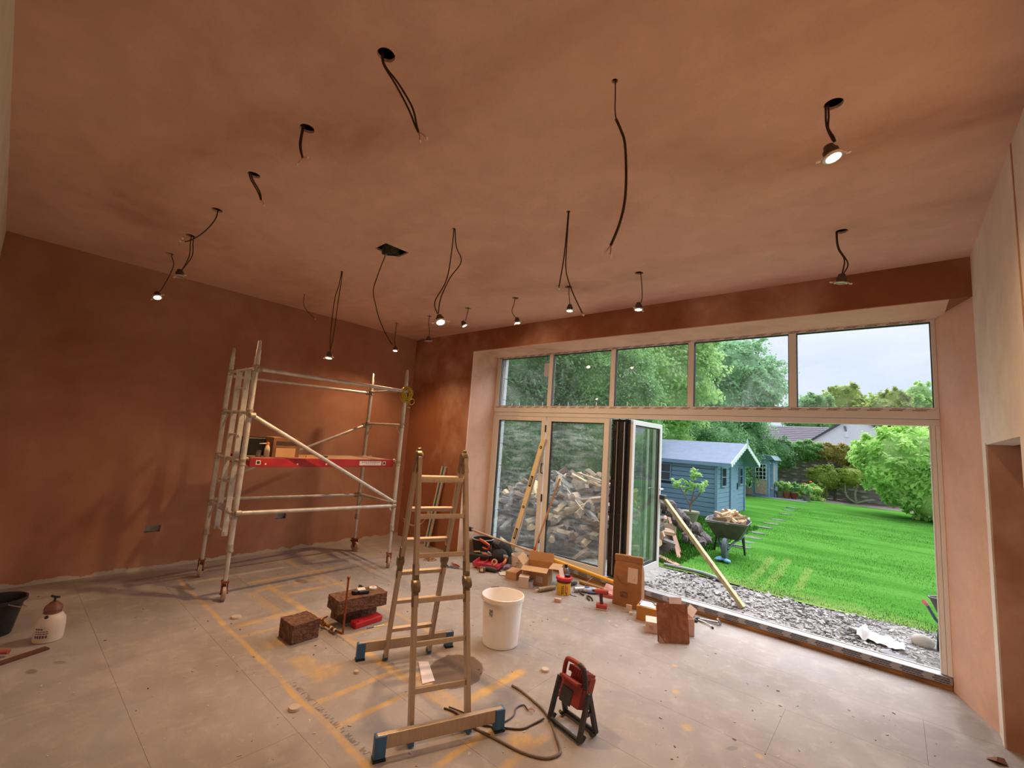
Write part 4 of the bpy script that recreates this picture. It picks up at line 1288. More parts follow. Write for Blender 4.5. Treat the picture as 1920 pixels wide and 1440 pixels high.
# ------------------------------------------------------------------ far left: sprayer, dark bucket, batten
t = thing('pressure_sprayer', 'white pump sprayer bottle with brown collar and printed text', 'sprayer', (-4.66, .465, 0))
c = (-4.66, .465, 0)
MB().lathe([(.0001, 0), (.074, 0), (.080, .006), (.082, .10), (.078, .145), (.060, .175), (.042, .190)], c, n=30).build('bottle', mat('sprayer_white', lin(206, 190, 178), .45, var=.06, scale=10), t, smooth=40)
MB().lathe([(.044, .185), (.050, .190), (.048, .205), (.052, .210), (.046, .235), (.040, .240), (.020, .262), (.008, .264)], c, n=24).build('collar', mat('sprayer_collar', lin(112, 70, 54), .5, var=.2, scale=30), t, smooth=40)
MB().cyl((c[0], c[1], .26), (c[0], c[1], .292), .007, n=10).build('pump_rod', M_BLACK, t)
MB().tube([(c[0] - .028, c[1] - .018, .296), (c[0], c[1], .293), (c[0] + .028, c[1] + .018, .296)], .008, n=8).build('pump_handle', M_BLACK, t)
MB().lathe([(.0001, 0), (.011, 0), (.011, .008), (.0001, .009)], (c[0] + .050, c[1] - .030, .172), n=12, rot=(0, .9, -.5)).build('valve_button', M_BLACK, t)
pr = MB()
for row, (z0, h) in enumerate(((.040, .018), (.066, .006), (.080, .006), (.095, .010))):
    for k in range(5):
        a = -1.05 + .19 * k
        if row == 3 and k > 2:
            continue
        b_ = a + (.15 if row else .13)
        r0 = .0828
        pr.add([(c[0] + r0 * math.cos(q), c[1] + r0 * math.sin(q), z) for q, z in ((a, z0), (b_, z0), (b_, z0 + h), (a, z0 + h))], [(0, 1, 2, 3)])
pr.build('printed_text', mat('sprayer_print', lin(92, 78, 92), .6), t)
t = thing('builders_bucket', 'dark builders bucket cut by the frame edge near the sprayer', 'bucket', (-4.985, .20, 0))
MB().lathe([(.0001, 0), (.095, 0), (.135, .225), (.150, .228), (.150, .250), (.138, .250), (.098, .010), (.0001, .008)], (-4.985, .20, 0), n=32).build('bucket_body', M_DUCT, t, smooth=40)
MB().tube([(-4.985 + .15 * math.cos(a), .20 + .15 * math.sin(a), .235 - .08 * math.sin(a - .3)) for a in [.3 + PI * k / 12 for k in range(13)]], .003, n=6).build('wire_handle', M_STEEL, t)
solo(MB().bar((-4.36, .16, .006), (-4.485, .455, .006), .052, .012), 'wood_batten', mat('dark_batten', lin(92, 54, 36), .7, var=.2, stretch=(10, 1, 1)), 'thin dark wooden batten on the floor in front of the sprayer', 'batten')
t = thing('trowel', 'red handled trowel lying across the dark batten', 'trowel', (-4.53, .25, 0))
MB().tube([(-4.55, .20, .032), (-4.50, .275, .030)], [.015, .017], n=10).build('handle', mat('trowel_red', lin(176, 84, 70), .5), t, smooth=60)
MB().tube([(-4.55, .20, .032), (-4.575, .165, .035), (-4.575, .15, .012)], .005, n=6, res=3).build('tang', M_STEEL, t)
MB().prism([(-4.62, .16), (-4.55, .10), (-4.50, .00), (-4.60, .02)], .004, .007).build('blade', M_STEEL, t)

# crumpled brown leaf on the floor by the pier
lf = MB()
lf.add([(.36, 4.06, .004), (.40, 4.03, .02), (.45, 4.06, .006), (.44, 4.10, .022), (.40, 4.12, .004), (.41, 4.07, .03)], [(0, 1, 5), (1, 2, 5), (2, 3, 5), (3, 4, 5), (4, 0, 5)])
solo(lf, 'dry_leaf', mat('dry_leaf', lin(120, 78, 58), .8, var=.2, scale=30), 'crumpled dry brown leaf on the floor by the window pier', 'leaf')
# shavings and crumbs scattered over the floor, too many to count
cr = MB()
rr = random.Random(12)
for k in range(520):
    x, y = rr.uniform(-5.8, .35), rr.uniform(.3, 4.42)
    s1 = rr.uniform(.002, .007)
    cr.box((x, y, s1 * .3), (s1, s1 * rr.uniform(.8, 3.5), s1 * .6), (0, 0, rr.uniform(0, 3)))
cr_o = cr.build('floor_debris', mat('debris', lin(84, 66, 54), .9, col2=lin(196, 184, 172), scale=2.5, c0=.45, c1=.6))
tag(cr_o, 'tiny dark and pale crumbs scattered over the chipboard floor', 'debris', kind='stuff')

# ------------------------------------------------------------------ tools leaning at the window-wall corner
t = thing('feather_edge', 'long pale plastering edge with a teal centre leaning in the corner', 'straight edge', (-5.30, 4.42, 0))
a, b_ = Vector((-5.305, 4.415, 0)), Vector((-5.130, 4.478, 1.19))
MB().bar(a + Z * .004, b_, .040, .016, up=(0, 1, 0)).build('teal_bar', mat('teal_plastic', lin(36, 112, 136), .4), t)
for s1 in (-1, 1):
    o_ = Vector((s1 * .034, -.002, 0))
    MB().bar(a + o_ + Z * .004, b_ + o_, .028, .024, up=(0, 1, 0)).build('pale_rail', mat('edge_pale', lin(206, 186, 164), .45), t)
MB().box(b_ + Vector((0, -.009, -.15)), (.026, .006, .12), (0, .1, 0)).build('handle_slot', M_BLACK, t)
t = thing('wall_cable_box', 'small white junction box with looping white cables on the plaster corner', 'junction box', (-5.385, 4.485, .46))
MB().bx(-5.42, -5.35, 4.462, 4.491, .42, .50).build('box', mat('junction_white', lin(206, 186, 164), .4), t, bevel=.004)
for k in range(2):
    MB().tube([(-5.40, 4.46, .425), (-5.46, 4.42, .31 + .01 * k), (-5.62, 4.39, .245 + .012 * k), (-5.80, 4.38, .262 + .02 * k), (-5.90, 4.40, .27 + .045 * k)], .004, n=6, res=5).build('white_cable', mat('white_cable', lin(196, 178, 158), .45), t, smooth=60)

# straw-coloured hand brush and rags between ladder and corner
t = thing('straw_heap', 'small heap of straw-coloured shavings on the floor', 'shavings', (-4.73, 4.02, 0))
hp = MB()
rr = random.Random(3)
for k in range(70):
    r, a = rr.uniform(0, .09), rr.uniform(0, 6.28)
    hp.box((-4.73 + r * math.cos(a), 4.02 + r * math.sin(a), .006 + (.09 - r) * rr.uniform(.1, .6)), (.012, .03, .004), (rr.uniform(-.6, .6), rr.uniform(-.6, .6), rr.uniform(0, 3)))
hp_o = hp.build('shavings', mat('straw', lin(178, 134, 92), .8, var=.3, scale=60), t)
hp_o['kind'] = 'stuff'


def pliers(p, ang, m_h, label, grp=None, l=.17):
    t = thing('pliers', label, 'pliers', p, grp, (0, 0, ang))
    for s1 in (-1, 1):
        MB().tube([(.02, s1 * .003, .010), (-.02, s1 * .018, .010), (-.06, s1 * .024, .010), (-.06 - l * .35, s1 * .016, .010)], [.007, .008, .008, .007], n=8, res=3).build('handle', m_h, t, world=False, smooth=60)
        MB().prism([(.02, 0), (.03, s1 * .014), (.075, s1 * .003), (.075, 0)] if s1 > 0 else [(.02, 0), (.075, 0), (.075, s1 * .003), (.03, s1 * .014)], .004, .016).build('jaw', M_STEEL, t, world=False)
    MB().lathe([(.0001, 0), (.010, 0), (.010, .020), (.0001, .021)], (.02, 0, 0), n=12).build('rivet', M_STEEL, t, world=False)
    return t


M_PLB = mat('blue_grip', lin(46, 66, 120), .5)
M_PLR = mat('red_grip', lin(170, 44, 50), .5)
pliers((-4.42, 4.02, 0), 2.6, M_PLB, 'blue handled pliers in the pile behind the ladder')
pliers((-4.36, 4.12, .0), 2.9, M_PLR, 'red handled pliers in the pile behind the ladder')
pliers((-4.22, 4.06, .0), .4, mat('grey_grip', lin(96, 100, 112), .5), 'grey handled cutters in the pile behind the ladder')

# ------------------------------------------------------------------ heap of tools under the window
t = thing('tool_tray', 'open red plastic tray with loose fixings among the tool heap', 'tray', (-4.0, 4.40, 0))
MT = Matrix.Translation((-4.02, 4.42, .035)) @ Matrix.Rotation(.35, 4, 'Z') @ Matrix.Rotation(.06, 4, 'X')
M_TRAY = mat('tray_red', lin(196, 62, 76), .45, var=.1, scale=8)
MB(MT).bx(-.17, .17, -.13, .13, 0, .006).build('tray_base', M_TRAY, t)
for a_ in ((-.17, .17, -.136, -.128), (-.17, .17, .128, .136), (-.176, -.168, -.13, .13), (.168, .176, -.13, .13)):
    MB(MT).bx(*a_, 0, .050).build('tray_wall', M_TRAY, t)
for k in range(2):
    MB(MT).bx(-.055 + .11 * k, -.050 + .11 * k, -.128, .128, .006, .040).build('divider', M_TRAY, t)
t = thing('masking_roll', 'pale roll of tape standing in the red tray', 'tape', (-3.95, 4.44, .045))
MB().lathe([(.022, -.012), (.038, -.012), (.038, .012), (.022, .012)], (-3.95, 4.44, .083), n=22, rot=(1.2, 0, .5), close=True).build('roll', mat('roll_cream', lin(206, 184, 150), .6), t, smooth=40)
t = thing('tool_bag', 'slumped dark canvas tool bag with grey panels in the tool heap', 'tool bag', (-4.05, 4.68, 0))
bag = MB()
bag.ball((-4.10, 4.74, .14), (.13, .16, .15), 18, 12)
bag.ball((-4.03, 4.62, .10), (.11, .12, .11), 16, 10)
bag.build('bag_body', mat('bag_navy', lin(34, 34, 42), .8, var=.3, scale=20, bump=.3), t, smooth=60)
MB().ball((-4.13, 4.72, .235), (.085, .11, .055), 16, 10).build('bag_flap', mat('bag_grey', lin(92, 90, 96), .8, var=.2, scale=18), t, smooth=60)
MB().tube([(-4.17, 4.62, .20), (-4.10, 4.57, .27), (-4.02, 4.62, .21)], .012, n=8, res=4).build('bag_strap', mat('bag_strap', lin(24, 24, 26), .8), t)
t = thing('angle_grinder', 'orange and silver angle grinder lying against the tool bag', 'angle grinder', (-3.92, 4.62, 0))
MB().tube([(-4.03, 4.56, .15), (-3.96, 4.60, .13), (-3.90, 4.64, .115)], [.026, .030, .028], n=12).build('motor_body', mat('grinder_grey', lin(148, 138, 142), .5), t, smooth=60)
MB().lathe([(.0001, -.004), (.055, -.004), (.055, .004), (.0001, .004)], (-3.885, 4.655, .075), n=22, rot=(.9, .4, 0)).build('disc', mat('grinder_disc', lin(60, 56, 56), .6), t)
MB().tube([(-3.90, 4.60, .10), (-3.86, 4.54, .085), (-3.90, 4.50, .03), (-3.98, 4.52, .028)], [.017, .018, .018, .014], n=10, res=3).build('side_handle', mat('orange_grip', lin(206, 126, 44), .5), t, smooth=60)
MB().tube([(-4.03, 4.56, .15), (-4.09, 4.52, .12), (-4.13, 4.50, .03), (-4.20, 4.52, .010)], .006, n=6, res=4).build('power_lead', M_BLACK, t)
# hand saw with orange handle
t = thing('hand_saw', 'hand saw with a bright orange handle in the tool heap', 'saw', (-4.36, 4.70, 0))
MB().tube([(-4.46, 4.66, .245), (-4.40, 4.69, .215), (-4.33, 4.73, .175)], [.017, .022, .017], n=10).build('handle', mat('saw_orange', lin(226, 98, 32), .45), t, smooth=60)
MB().tube([(-4.33, 4.73, .175), (-4.34, 4.72, .12), (-4.41, 4.68, .14)], .014, n=8, res=3).build('handle_loop', mat('saw_orange', lin(226, 98, 32), .45), t, smooth=60)
MB().bar((-4.31, 4.74, .15), (-3.98, 4.93, .02), .0015, .07, up=(0, 0, 1)).build('blade', M_STEEL, t)
# black hard-rimmed bin and dark case
t = thing('rubble_bin', 'black round flexible tub with a pale rim behind the tools', 'tub', (-4.52, 4.80, 0))
MB().lathe([(.0001, 0), (.12, 0), (.155, .22), (.160, .225), (.148, .222), (.115, .008), (.0001, .006)], (-4.52, 4.80, 0), n=30).build('tub_body', M_DUCT, t, smooth=40)
MB().lathe([(.148, .224), (.162, .224), (.162, .232), (.148, .232)], (-4.52, 4.80, 0), n=30, close=True).build('rim', mat('rim_grey', lin(176, 166, 156), .5), t, smooth=40)
t = thing('tool_box', 'low black plastic tool box under the loose hand tools', 'tool box', (-4.25, 4.50, 0))
MB().box((-4.27, 4.52, .055), (.30, .20, .11), (0, 0, .4)).build('box_body', M_DUCT, t, bevel=.01)
MB().box((-4.27, 4.52, .118), (.22, .030, .016), (0, 0, .4)).build('carry_handle', mat('box_handle_grey', lin(110, 100, 98), .5), t, bevel=.005)
for i, (x, y, z, a, l, cname, colr, lab) in enumerate((
        (-4.33, 4.44, .118, .9, .16, 'chisel', lin(196, 140, 76), 'wood handled chisel on the black tool box'),
        (-4.20, 4.47, .118, .2, .15, 'chisel', lin(206, 116, 56), 'orange handled chisel on the black tool box'),
        (-4.22, 4.60, .118, -.5, .18, 'chisel', lin(180, 176, 180), 'grey handled chisel on the black tool box'))):
    t = thing('chisel', lab, 'chisel', (x, y, z), 'chisels on the tool box', (0, 0, a))
    MB().tube([(0, 0, .012), (l * .5, 0, .014)], [.011, .013], n=8).build('handle', mat('chisel_' + str(i), colr, .5), t, world=False, smooth=50)
    MB().bar((l * .5, 0, .012), (l, 0, .008), .016, .004).build('blade', M_STEEL, t, world=False)
t = thing('tape_measure', 'brown tape measure box with a pale label in front of the red tray', 'tape measure', (-3.93, 4.20, 0))
MB().box((-3.93, 4.20, .032), (.075, .045, .062), (0, 0, .5)).build('body', mat('measure_brown', lin(116, 78, 52), .5), t, bevel=.008)
MB().box((-3.918, 4.178, .034), (.035, .003, .035), (0, 0, .5)).build('pale_label', M_STK, t)
t = thing('cordless_multitool', 'dark cordless tool lying beside the paint scraper', 'power tool', (-3.86, 4.30, 0))
MB().tube([(-3.98, 4.25, .035), (-3.88, 4.30, .035), (-3.80, 4.33, .030)], [.024, .030, .022], n=10).build('body', mat('tool_dark', lin(52, 46, 48), .5), t, smooth=60)
MB().tube([(-3.98, 4.25, .035), (-4.05, 4.23, .028)], [.020, .012], n=10).build('red_nose', M_PLR, t, smooth=60)
t = thing('scraper', 'pale bladed scraper on the floor in front of the white tub', 'scraper', (-3.70, 4.36, 0))
MB().prism([(-3.80, 4.36), (-3.70, 4.28), (-3.62, 4.36), (-3.74, 4.46)], .004, .012).build('blade', mat('scraper_pale', lin(206, 190, 178), .45), t)
MB().tube([(-3.78, 4.38, .012), (-3.88, 4.40, .016)], .010, n=8).build('handle', M_BLACK, t)
solo(MB().box((-3.82, 4.58, .022), (.10, .16, .044), (0, 0, .4)), 'fixings_pack', mat('purple_pack', lin(104, 66, 110), .5, col2=lin(170, 160, 176), scale=20, c0=.45, c1=.55), 'purple printed pack of fixings by the white tub', 'pack', bevel=.004)

# white tub with label marks
t = thing('filler_tub', 'small white filler tub with red and dark printed marks', 'tub', (-3.76, 4.70, 0))
c = (-3.76, 4.70, 0)
M_TUB = mat('tub_white', lin(226, 216, 210), .4, var=.05)
MB().lathe([(.0001, 0), (.082, 0), (.086, .006), (.096, .165), (.101, .167), (.101, .180), (.094, .180), (.083, .012), (.0001, .010)], c, n=32).build('tub_body', M_TUB, t, smooth=40)
MB().lathe([(.0001, .120), (.0905, .120), (.0905, .126), (.0001, .128)], c, n=26).build('filler', mat('filler_beige', lin(176, 150, 132), .9, bump=.4), t)
for z0, h, a0, a1, m_ in ((.118, .016, -.95, -.50, mat('label_red', lin(186, 44, 60), .5)), (.092, .010, -1.25, -.45, mat('label_dark', lin(60, 66, 84), .5)), (.076, .006, -1.25, -.95, mat('label_dark', lin(60, 66, 84), .5))):
    q = MB()
    n = 8
    for k in range(n):
        u0, u1 = a0 + (a1 - a0) * k / n, a0 + (a1 - a0) * (k + .82) / n
        r0 = .0862 + (.0958 - .0862) * z0 / .165
        q.add([(c[0] + (r0 + (.0006 * hh)) * math.cos(u), c[1] + (r0 + (.0006 * hh)) * math.sin(u), z0 + h * hh) for u, hh in ((u0, 0), (u1, 0), (u1, 1), (u0, 1))], [(0, 1, 2, 3)])
    q.build('printed_mark', m_, t)
MB().tube([(-3.75, 4.60, .04), (-3.63, 4.63, .13), (-3.56, 4.65, .185)], .008, n=8).build('stirring_stick', M_TIMBER, t)
solo(MB().box((-3.555, 4.37, .045), (.14, .20, .090), (0, 0, .30)), 'small_carton', M_CARD, 'small low cardboard carton in front of the filler tub', 'box', bevel=.003)

# open cardboard box with flaps
t = thing('open_carton', 'open cardboard box with its flaps folded out by the folding door', 'box', (-3.27, 4.52, 0))
MX = Matrix.Translation((-3.29, 4.50, 0)) @ Matrix.Rotation(.42, 4, 'Z')
W_, D_, H_ = .155, .145, .20
for a_ in ((-W_, W_, -D_, -D_ + .004), (-W_, W_, D_ - .004, D_), (-W_, -W_ + .004, -D_ + .004, D_ - .004), (W_ - .004, W_, -D_ + .004, D_ - .004)):
    MB(MX).bx(*a_, 0, H_).build('box_side', M_CARD, t)
MB(MX).bx(-W_, W_, -D_, D_, 0, .003).build('box_bottom', M_CARD, t)
M_CARDL = M_CARD
MB(MX).bar((0, -D_, H_), (0, -D_ - .115, H_ - .025), 2 * W_, .004).build('flap', M_CARDL, t)
MB(MX).bar((W_, 0, H_), (W_ + .13, 0, H_ + .005), 2 * D_, .004).build('flap', M_CARDL, t)
MB(MX).bar((-W_, 0, H_), (-W_ - .08, 0, H_ + .08), 2 * D_, .004).build('flap', M_CARDL, t)
MB(MX).bar((0, D_, H_), (0, D_ + .03, H_ + .10), 2 * W_, .004).build('flap', M_CARD, t)
MB(MX).bx(.01, .09, -D_ - .0012, -D_, .03, .10).build('printed_label', mat('carton_label', lin(214, 190, 176), .6, col2=lin(96, 84, 80), scale=60, c0=.3, c1=.36), t)
t = thing('white_carton', 'small white carton with a torn dark slot before the cardboard box', 'box', (-3.24, 4.215, 0))
MW = Matrix.Translation((-3.245, 4.225, 0)) @ Matrix.Rotation(.55, 4, 'Z')
M_WCART = mat('carton_white', lin(206, 186, 176), .7, var=.06)
MB(MW).bx(-.085, .03, -.055, .055, 0, .120).build('carton_body', M_WCART, t, bevel=.003)
MB(MW).bx(.031, .075, -.050, .050, 0, .075).build('carton_flap', mat('carton_blue_print', lin(176, 172, 190), .6, var=.1, scale=60), t)
MB(MW).bar((.03, -.04, .085), (.08, -.03, .11), .05, .006).build('torn_slot', M_BLACK, t)

# adhesive pot: yellow body, red lid
t = thing('adhesive_pot', 'yellow adhesive pot with red lid and red lettering marks', 'tub', (-2.84, 4.385, 0))
c = (-2.84, 4.385, 0)
MB().lathe([(.0001, 0), (.072, 0), (.076, .005), (.079, .150), (.079, .160)], c, n=36).build('pot_body', mat('pot_yellow', lin(226, 176, 40), .4, var=.05), t, smooth=40)
MB().lathe([(.0785, .128), (.0805, .130), (.0805, .156), (.0785, .158)], c, n=36, close=True).build('dark_band', mat('pot_band', lin(92, 34, 30), .4), t, smooth=40)
MB().lathe([(.079, .155), (.088, .156), (.090, .165), (.090, .184), (.084, .188), (.080, .186), (.078, .178), (.0001, .176)], c, n=36).build('lid', mat('pot_red', lin(206, 40, 48), .4), t, smooth=40)
for a0, z0, z1, m_ in ((-1.10, .020, .110, M_BLACK), (-1.30, .014, .105, M_BLACK), (-.78, .030, .120, mat('pot_red', lin(206, 40, 48), .4)), (-.55, .060, .100, mat('pot_red', lin(206, 40, 48), .4)), (-.60, .012, .040, M_BLACK)):
    q = MB()
    n = 5
    for k in range(n):
        zz0, zz1 = z0 + (z1 - z0) * k / n, z0 + (z1 - z0) * (k + .75) / n
        r0 = .0774
        sk = .03 * (k % 2)
        q.add([(c[0] + (r0 + .0225 * (zz - .02) * .12 + .001) * math.cos(u), c[1] + (r0 + .0225 * (zz - .02) * .12 + .001) * math.sin(u), zz) for u, zz in ((a0 - sk, zz0), (a0 + .12 - sk, zz0), (a0 + .12, zz1), (a0, zz1))], [(0, 1, 2, 3)])
    q.build('lettering', m_, t)
t = thing('mastic_nozzle', 'white folded rag and black cup lying on the red lid', 'rag', (-2.86, 4.40, .178))
MB().add([(-2.88, 4.36, .178), (-2.82, 4.36, .178), (-2.90, 4.44, .260), (-2.95, 4.42, .255), (-2.86, 4.40, .215)], [(0, 1, 4), (1, 2, 4), (2, 3, 4), (3, 0, 4)]).build('rag', mat('rag_white', lin(220, 206, 210), .8), t)
MB().lathe([(.0001, 0), (.028, 0), (.030, .022), (.026, .022), (.0001, .006)], (-2.825, 4.43, .178), n=18).build('cup', M_BLACK, t, smooth=40)
for i, (a, b_, r, lab, colr) in enumerate(((( -3.045, 4.195, .026), (-2.985, 4.42, .026), .025, 'grey sealant cartridge on the floor beside the yellow pot', lin(150, 134, 104)), ((-2.98, 4.55, .026), (-2.93, 4.78, .026), .026, 'dark grey foil sausage tube behind the yellow pot', lin(92, 86, 88)))):
    t = thing('sealant_tube', lab, 'tube', ((a[0] + b_[0]) / 2, (a[1] + b_[1]) / 2, 0))
    MB().tube([a, b_], r, n=16).build('tube_body', mat('tube_%d' % i, colr, .5, var=.12, scale=20), t, smooth=50)
    d_ = (Vector(a) - Vector(b_)).normalized()
    MB().tube([Vector(a), Vector(a) + d_ * .05], [.010, .004], n=10).build('nozzle', mat('nozzle_cream', lin(206, 184, 150), .5), t, smooth=50)
t = thing('foil_bottle', 'grey foil bottle standing between carton and yellow pot', 'bottle', (-2.985, 4.60, 0))
MB().lathe([(.0001, 0), (.048, 0), (.050, .01), (.050, .15), (.030, .19), (.016, .20)], (-3.0, 4.66, 0), n=24).build('bottle_body', mat('foil_grey', lin(120, 112, 112), .35, .3, var=.25, scale=14), t, smooth=40)
MB().lathe([(.018, .198), (.018, .235), (.0001, .236)], (-3.0, 4.66, 0), n=16).build('cap', M_BLACK, t, smooth=40)
solo(MB().box((-2.735, 4.125, .018), (.070, .045, .036), (0, 0, .35)), 'plaster_block', mat('block_pink', lin(196, 160, 146), .8, var=.1), 'small pinkish block on the floor in front of the yellow pot', 'block', bevel=.004)
pliers((-2.60, 4.52, 0), 2.35, mat('black_grip', lin(30, 30, 32), .5), 'black handled cutters lying in front of the blue wipes pack')
t = thing('wipes_pack', 'blue and white packet lying beside the yellow pot', 'packet', (-2.68, 4.66, 0))
MB().ball((-2.66, 4.67, .032), (.11, .060, .032), 16, 8, (0, 0, .55)).build('packet', mat('packet_blue', lin(150, 170, 220), .4, col2=lin(206, 206, 216), scale=16, c0=.4, c1=.55), t, smooth=60)
MB().box((-2.69, 4.64, .062), (.05, .035, .006), (0, 0, .55)).build('flap_label', mat('label_blue', lin(80, 110, 176), .4), t)
t = thing('mastic_gun', 'silver mastic gun with black trigger lying by the yellow pot', 'mastic gun', (-2.710, 4.590, 0))
MB().tube([(-2.790, 4.530, .030), (-2.690, 4.690, .034)], .026, n=12).build('barrel', mat('gun_silver', lin(190, 186, 186), .35, .5), t, smooth=50)
MB().tube([(-2.750, 4.560, .03), (-2.700, 4.520, .015), (-2.650, 4.510, .012)], .009, n=8, res=3).build('trigger', M_BLACK, t)
MB().tube([(-2.690, 4.690, .034), (-2.620, 4.810, .030)], .004, n=6).build('plunger_rod', M_STEEL, t)
MB().tube([(-2.730, 4.640, .05), (-2.690, 4.650, .12), (-2.650, 4.690, .17)], .003, n=5, res=3).build('wire', M_STEEL, t)
MB().tube([(-2.790, 4.450, .004), (-2.750, 4.410, .004), (-2.690, 4.420, .004)], .003, n=5, res=3).build('hook_wire', M_BLACK, t)

# long poles along the window
t = thing('extension_pole', 'long telescopic pole with yellow sleeve propped over the boxes', 'pole', (-3.5, 4.75, 0))
pa, pb, pm = Vector((-4.60, 4.62, .355)), Vector((-2.42, 4.80, .145)), Vector((-3.53, 4.705, .2545))
MB().tube([pa, pm], .015, n=10).build('inner_tube', mat('pole_grey', lin(186, 160, 148), .4, .2), t, smooth=50)
MB().tube([pm, pb], .022, n=12).build('yellow_sleeve', mat('pole_yellow', lin(226, 166, 34), .45, var=.08), t, smooth=50)
dd = (pb - pa).normalized()
MB().tube([pm - dd * .02, pm + dd * .07], .025, n=12).build('clamp_collar', mat('pole_collar', lin(150, 110, 60), .5), t, smooth=50)
MB().tube([pb - dd * .02, pb + dd * .12], [.024, .021], n=12).build('rubber_grip', M_BLACK, t, smooth=50)
MB().box(pa - dd * .02, (.07, .055, .05), (0, .1, .05)).build('pole_head', M_BLACK, t, bevel=.006)
solo(MB().tube([(-2.92, 4.86, .020), (-2.30, 4.84, .020)], .019, n=12), 'yellow_tube', mat('tube_yellow', lin(206, 150, 62), .5, var=.15, scale=12, stretch=(1, 10, 10)), 'dull yellow plastic tube on the floor along the door sill', 'tube', smooth=50)
# spirit level leaning on the closed door panel
t = thing('spirit_level', 'long yellow spirit level leaning against the closed door panel', 'spirit level', (-4.09, 4.90, 0))
a, b_ = Vector((-4.105, 4.90, .0)), Vector((-3.700, 5.010, 1.705))
MB().bar(a + Z * .006, b_, .080, .024, up=(0, 1, 0)).build('level_body', mat('level_yellow', lin(244, 230, 184), .4, var=.05), t, bevel=.002)
MB().bar(a + Z * .006 + Vector((.042, 0, 0)), b_ + Vector((.042, 0, 0)), .014, .026, up=(0, 1, 0)).build('level_edge', mat('level_silver', lin(206, 204, 206), .3, .4), t)
up = (b_ - a).normalized()
sd = Vector((0, 1, 0)).cross(up).normalized()
rl = Matrix((sd, up.cross(sd), up)).transposed()
for f in (.22, .65):
    q = a.lerp(b_, f) + Vector((0, -.014, 0))
    MB().box(q, (.036, .006, .15), rl).build('grip_slot', M_BLACK, t)
    MB().box(q + Vector((0, -.002, 0)), (.018, .006, .11), rl).build('slot_back', mat('slot_pale', lin(190, 176, 166), .5), t)
for f in (.44, .93):
    q = a.lerp(b_, f) + Vector((0, -.014, 0))
    MB().lathe([(.010, -.004), (.019, -.004), (.019, .004), (.010, .004)], q, n=18, rot=(PI / 2, 0, 0), close=True).build('vial_ring', M_BLACK, t)
    MB().lathe([(.0001, -.002), (.010, -.002), (.010, .002), (.0001, .002)], q, n=14, rot=(PI / 2, 0, 0)).build('vial', mat('vial_green', lin(196, 206, 130), .2), t)
# broom leaning on the glass
t = thing('floor_broom', 'broom with brown shaft and orange socket leaning at the glass', 'broom', (-3.62, 4.86, 0))
a, b_ = Vector((-3.685, 4.86, .10)), Vector((-3.395, 5.010, 1.195))
MB().tube([a, b_], .0125, n=10).build('shaft', mat('broom_shaft', lin(196, 148, 110), .55, var=.15, stretch=(10, 10, 1)), t, smooth=50)
MB().tube([a.lerp(b_, -.02), a.lerp(b_, .16)], [.021, .017], n=10).build('socket', mat('socket_orange', lin(216, 96, 34), .45), t, smooth=50)
MB().bx(-3.90, -3.47, 4.835, 4.885, .050, .098).build('broom_head', M_BLACK, t, bevel=.01)
br = MB()
for k in range(60):
    x = -3.885 + .40 * (k % 30) / 29
    br.tube([(x, 4.85 + .02 * (k // 30), .055), (x + .004, 4.845 + .03 * (k // 30), .002)], .004, n=4)
br.build('bristles', mat('bristle', lin(40, 36, 34), .8), t)
# pot with papers
t = thing('plant_pot', 'black plastic plant pot in the window corner', 'pot', (-4.235, 4.905, 0))
MB().lathe([(.0001, 0), (.060, 0), (.085, .145), (.092, .146), (.092, .165), (.084, .165), (.058, .008), (.0001, .006)], (-4.235, 4.905, 0), n=26).build('pot_body', M_DUCT, t, smooth=40)
MB().lathe([(.0001, .11), (.078, .11), (.078, .115), (.0001, .118)], (-4.235, 4.905, 0), n=20).build('soil', mat('soil', lin(60, 46, 38), .9), t)
solo(MB().add([(-4.31, 4.90, .170), (-4.17, 4.88, .168), (-4.15, 4.955, .215), (-4.34, 4.965, .275), (-4.25, 4.92, .21)], [(0, 1, 4), (1, 2, 4), (2, 3, 4), (3, 0, 4)]), 'paper_sheet', mat('green_paper', lin(206, 222, 206), .7, var=.04), 'pale green paper sheet resting on the black pot', 'paper')

# ------------------------------------------------------------------ drill, bag, boxes by the open door
t = thing('impact_driver', 'red and dark cordless impact driver standing on its battery', 'drill', (-2.32, 4.315, 0))
MR = Matrix.Translation((-2.325, 4.32, 0)) @ Matrix.Rotation(.45, 4, 'Z')
M_DRR = mat('drill_red', lin(176, 60, 48), .45, var=.1)
M_DRK = mat('drill_dark', lin(70, 40, 36), .5, var=.15)
MB(MR).bx(-.055, .055, -.036, .036, .012, .055).build('battery', M_DRR, t, bevel=.010)
MB(MR).bx(-.057, .057, -.038, .038, .0, .014).build('battery_base', mat('battery_pale', lin(186, 176, 166), .5), t, bevel=.004)
MB(MR).tube([(.0, 0, .05), (-.008, 0, .10), (-.012, 0, .155)], [.018, .017, .020], n=12, res=3).build('grip', M_DRK, t, smooth=50)
MB(MR).tube([(-.075, 0, .172), (-.05, 0, .172), (.045, 0, .172), (.055, 0, .172)], [.016, .024, .028, .022], n=14).build('motor_housing', M_DRR, t, smooth=50)
MB(MR).tube([(-.075, 0, .172), (-.105, 0, .172)], [.014, .009], n=12).build('chuck', M_DRK, t, smooth=50)
MB(MR).tube([(.045, 0, .172), (.062, 0, .172)], [.027, .020], n=12).build('rear_cap', M_DRK, t, smooth=50)
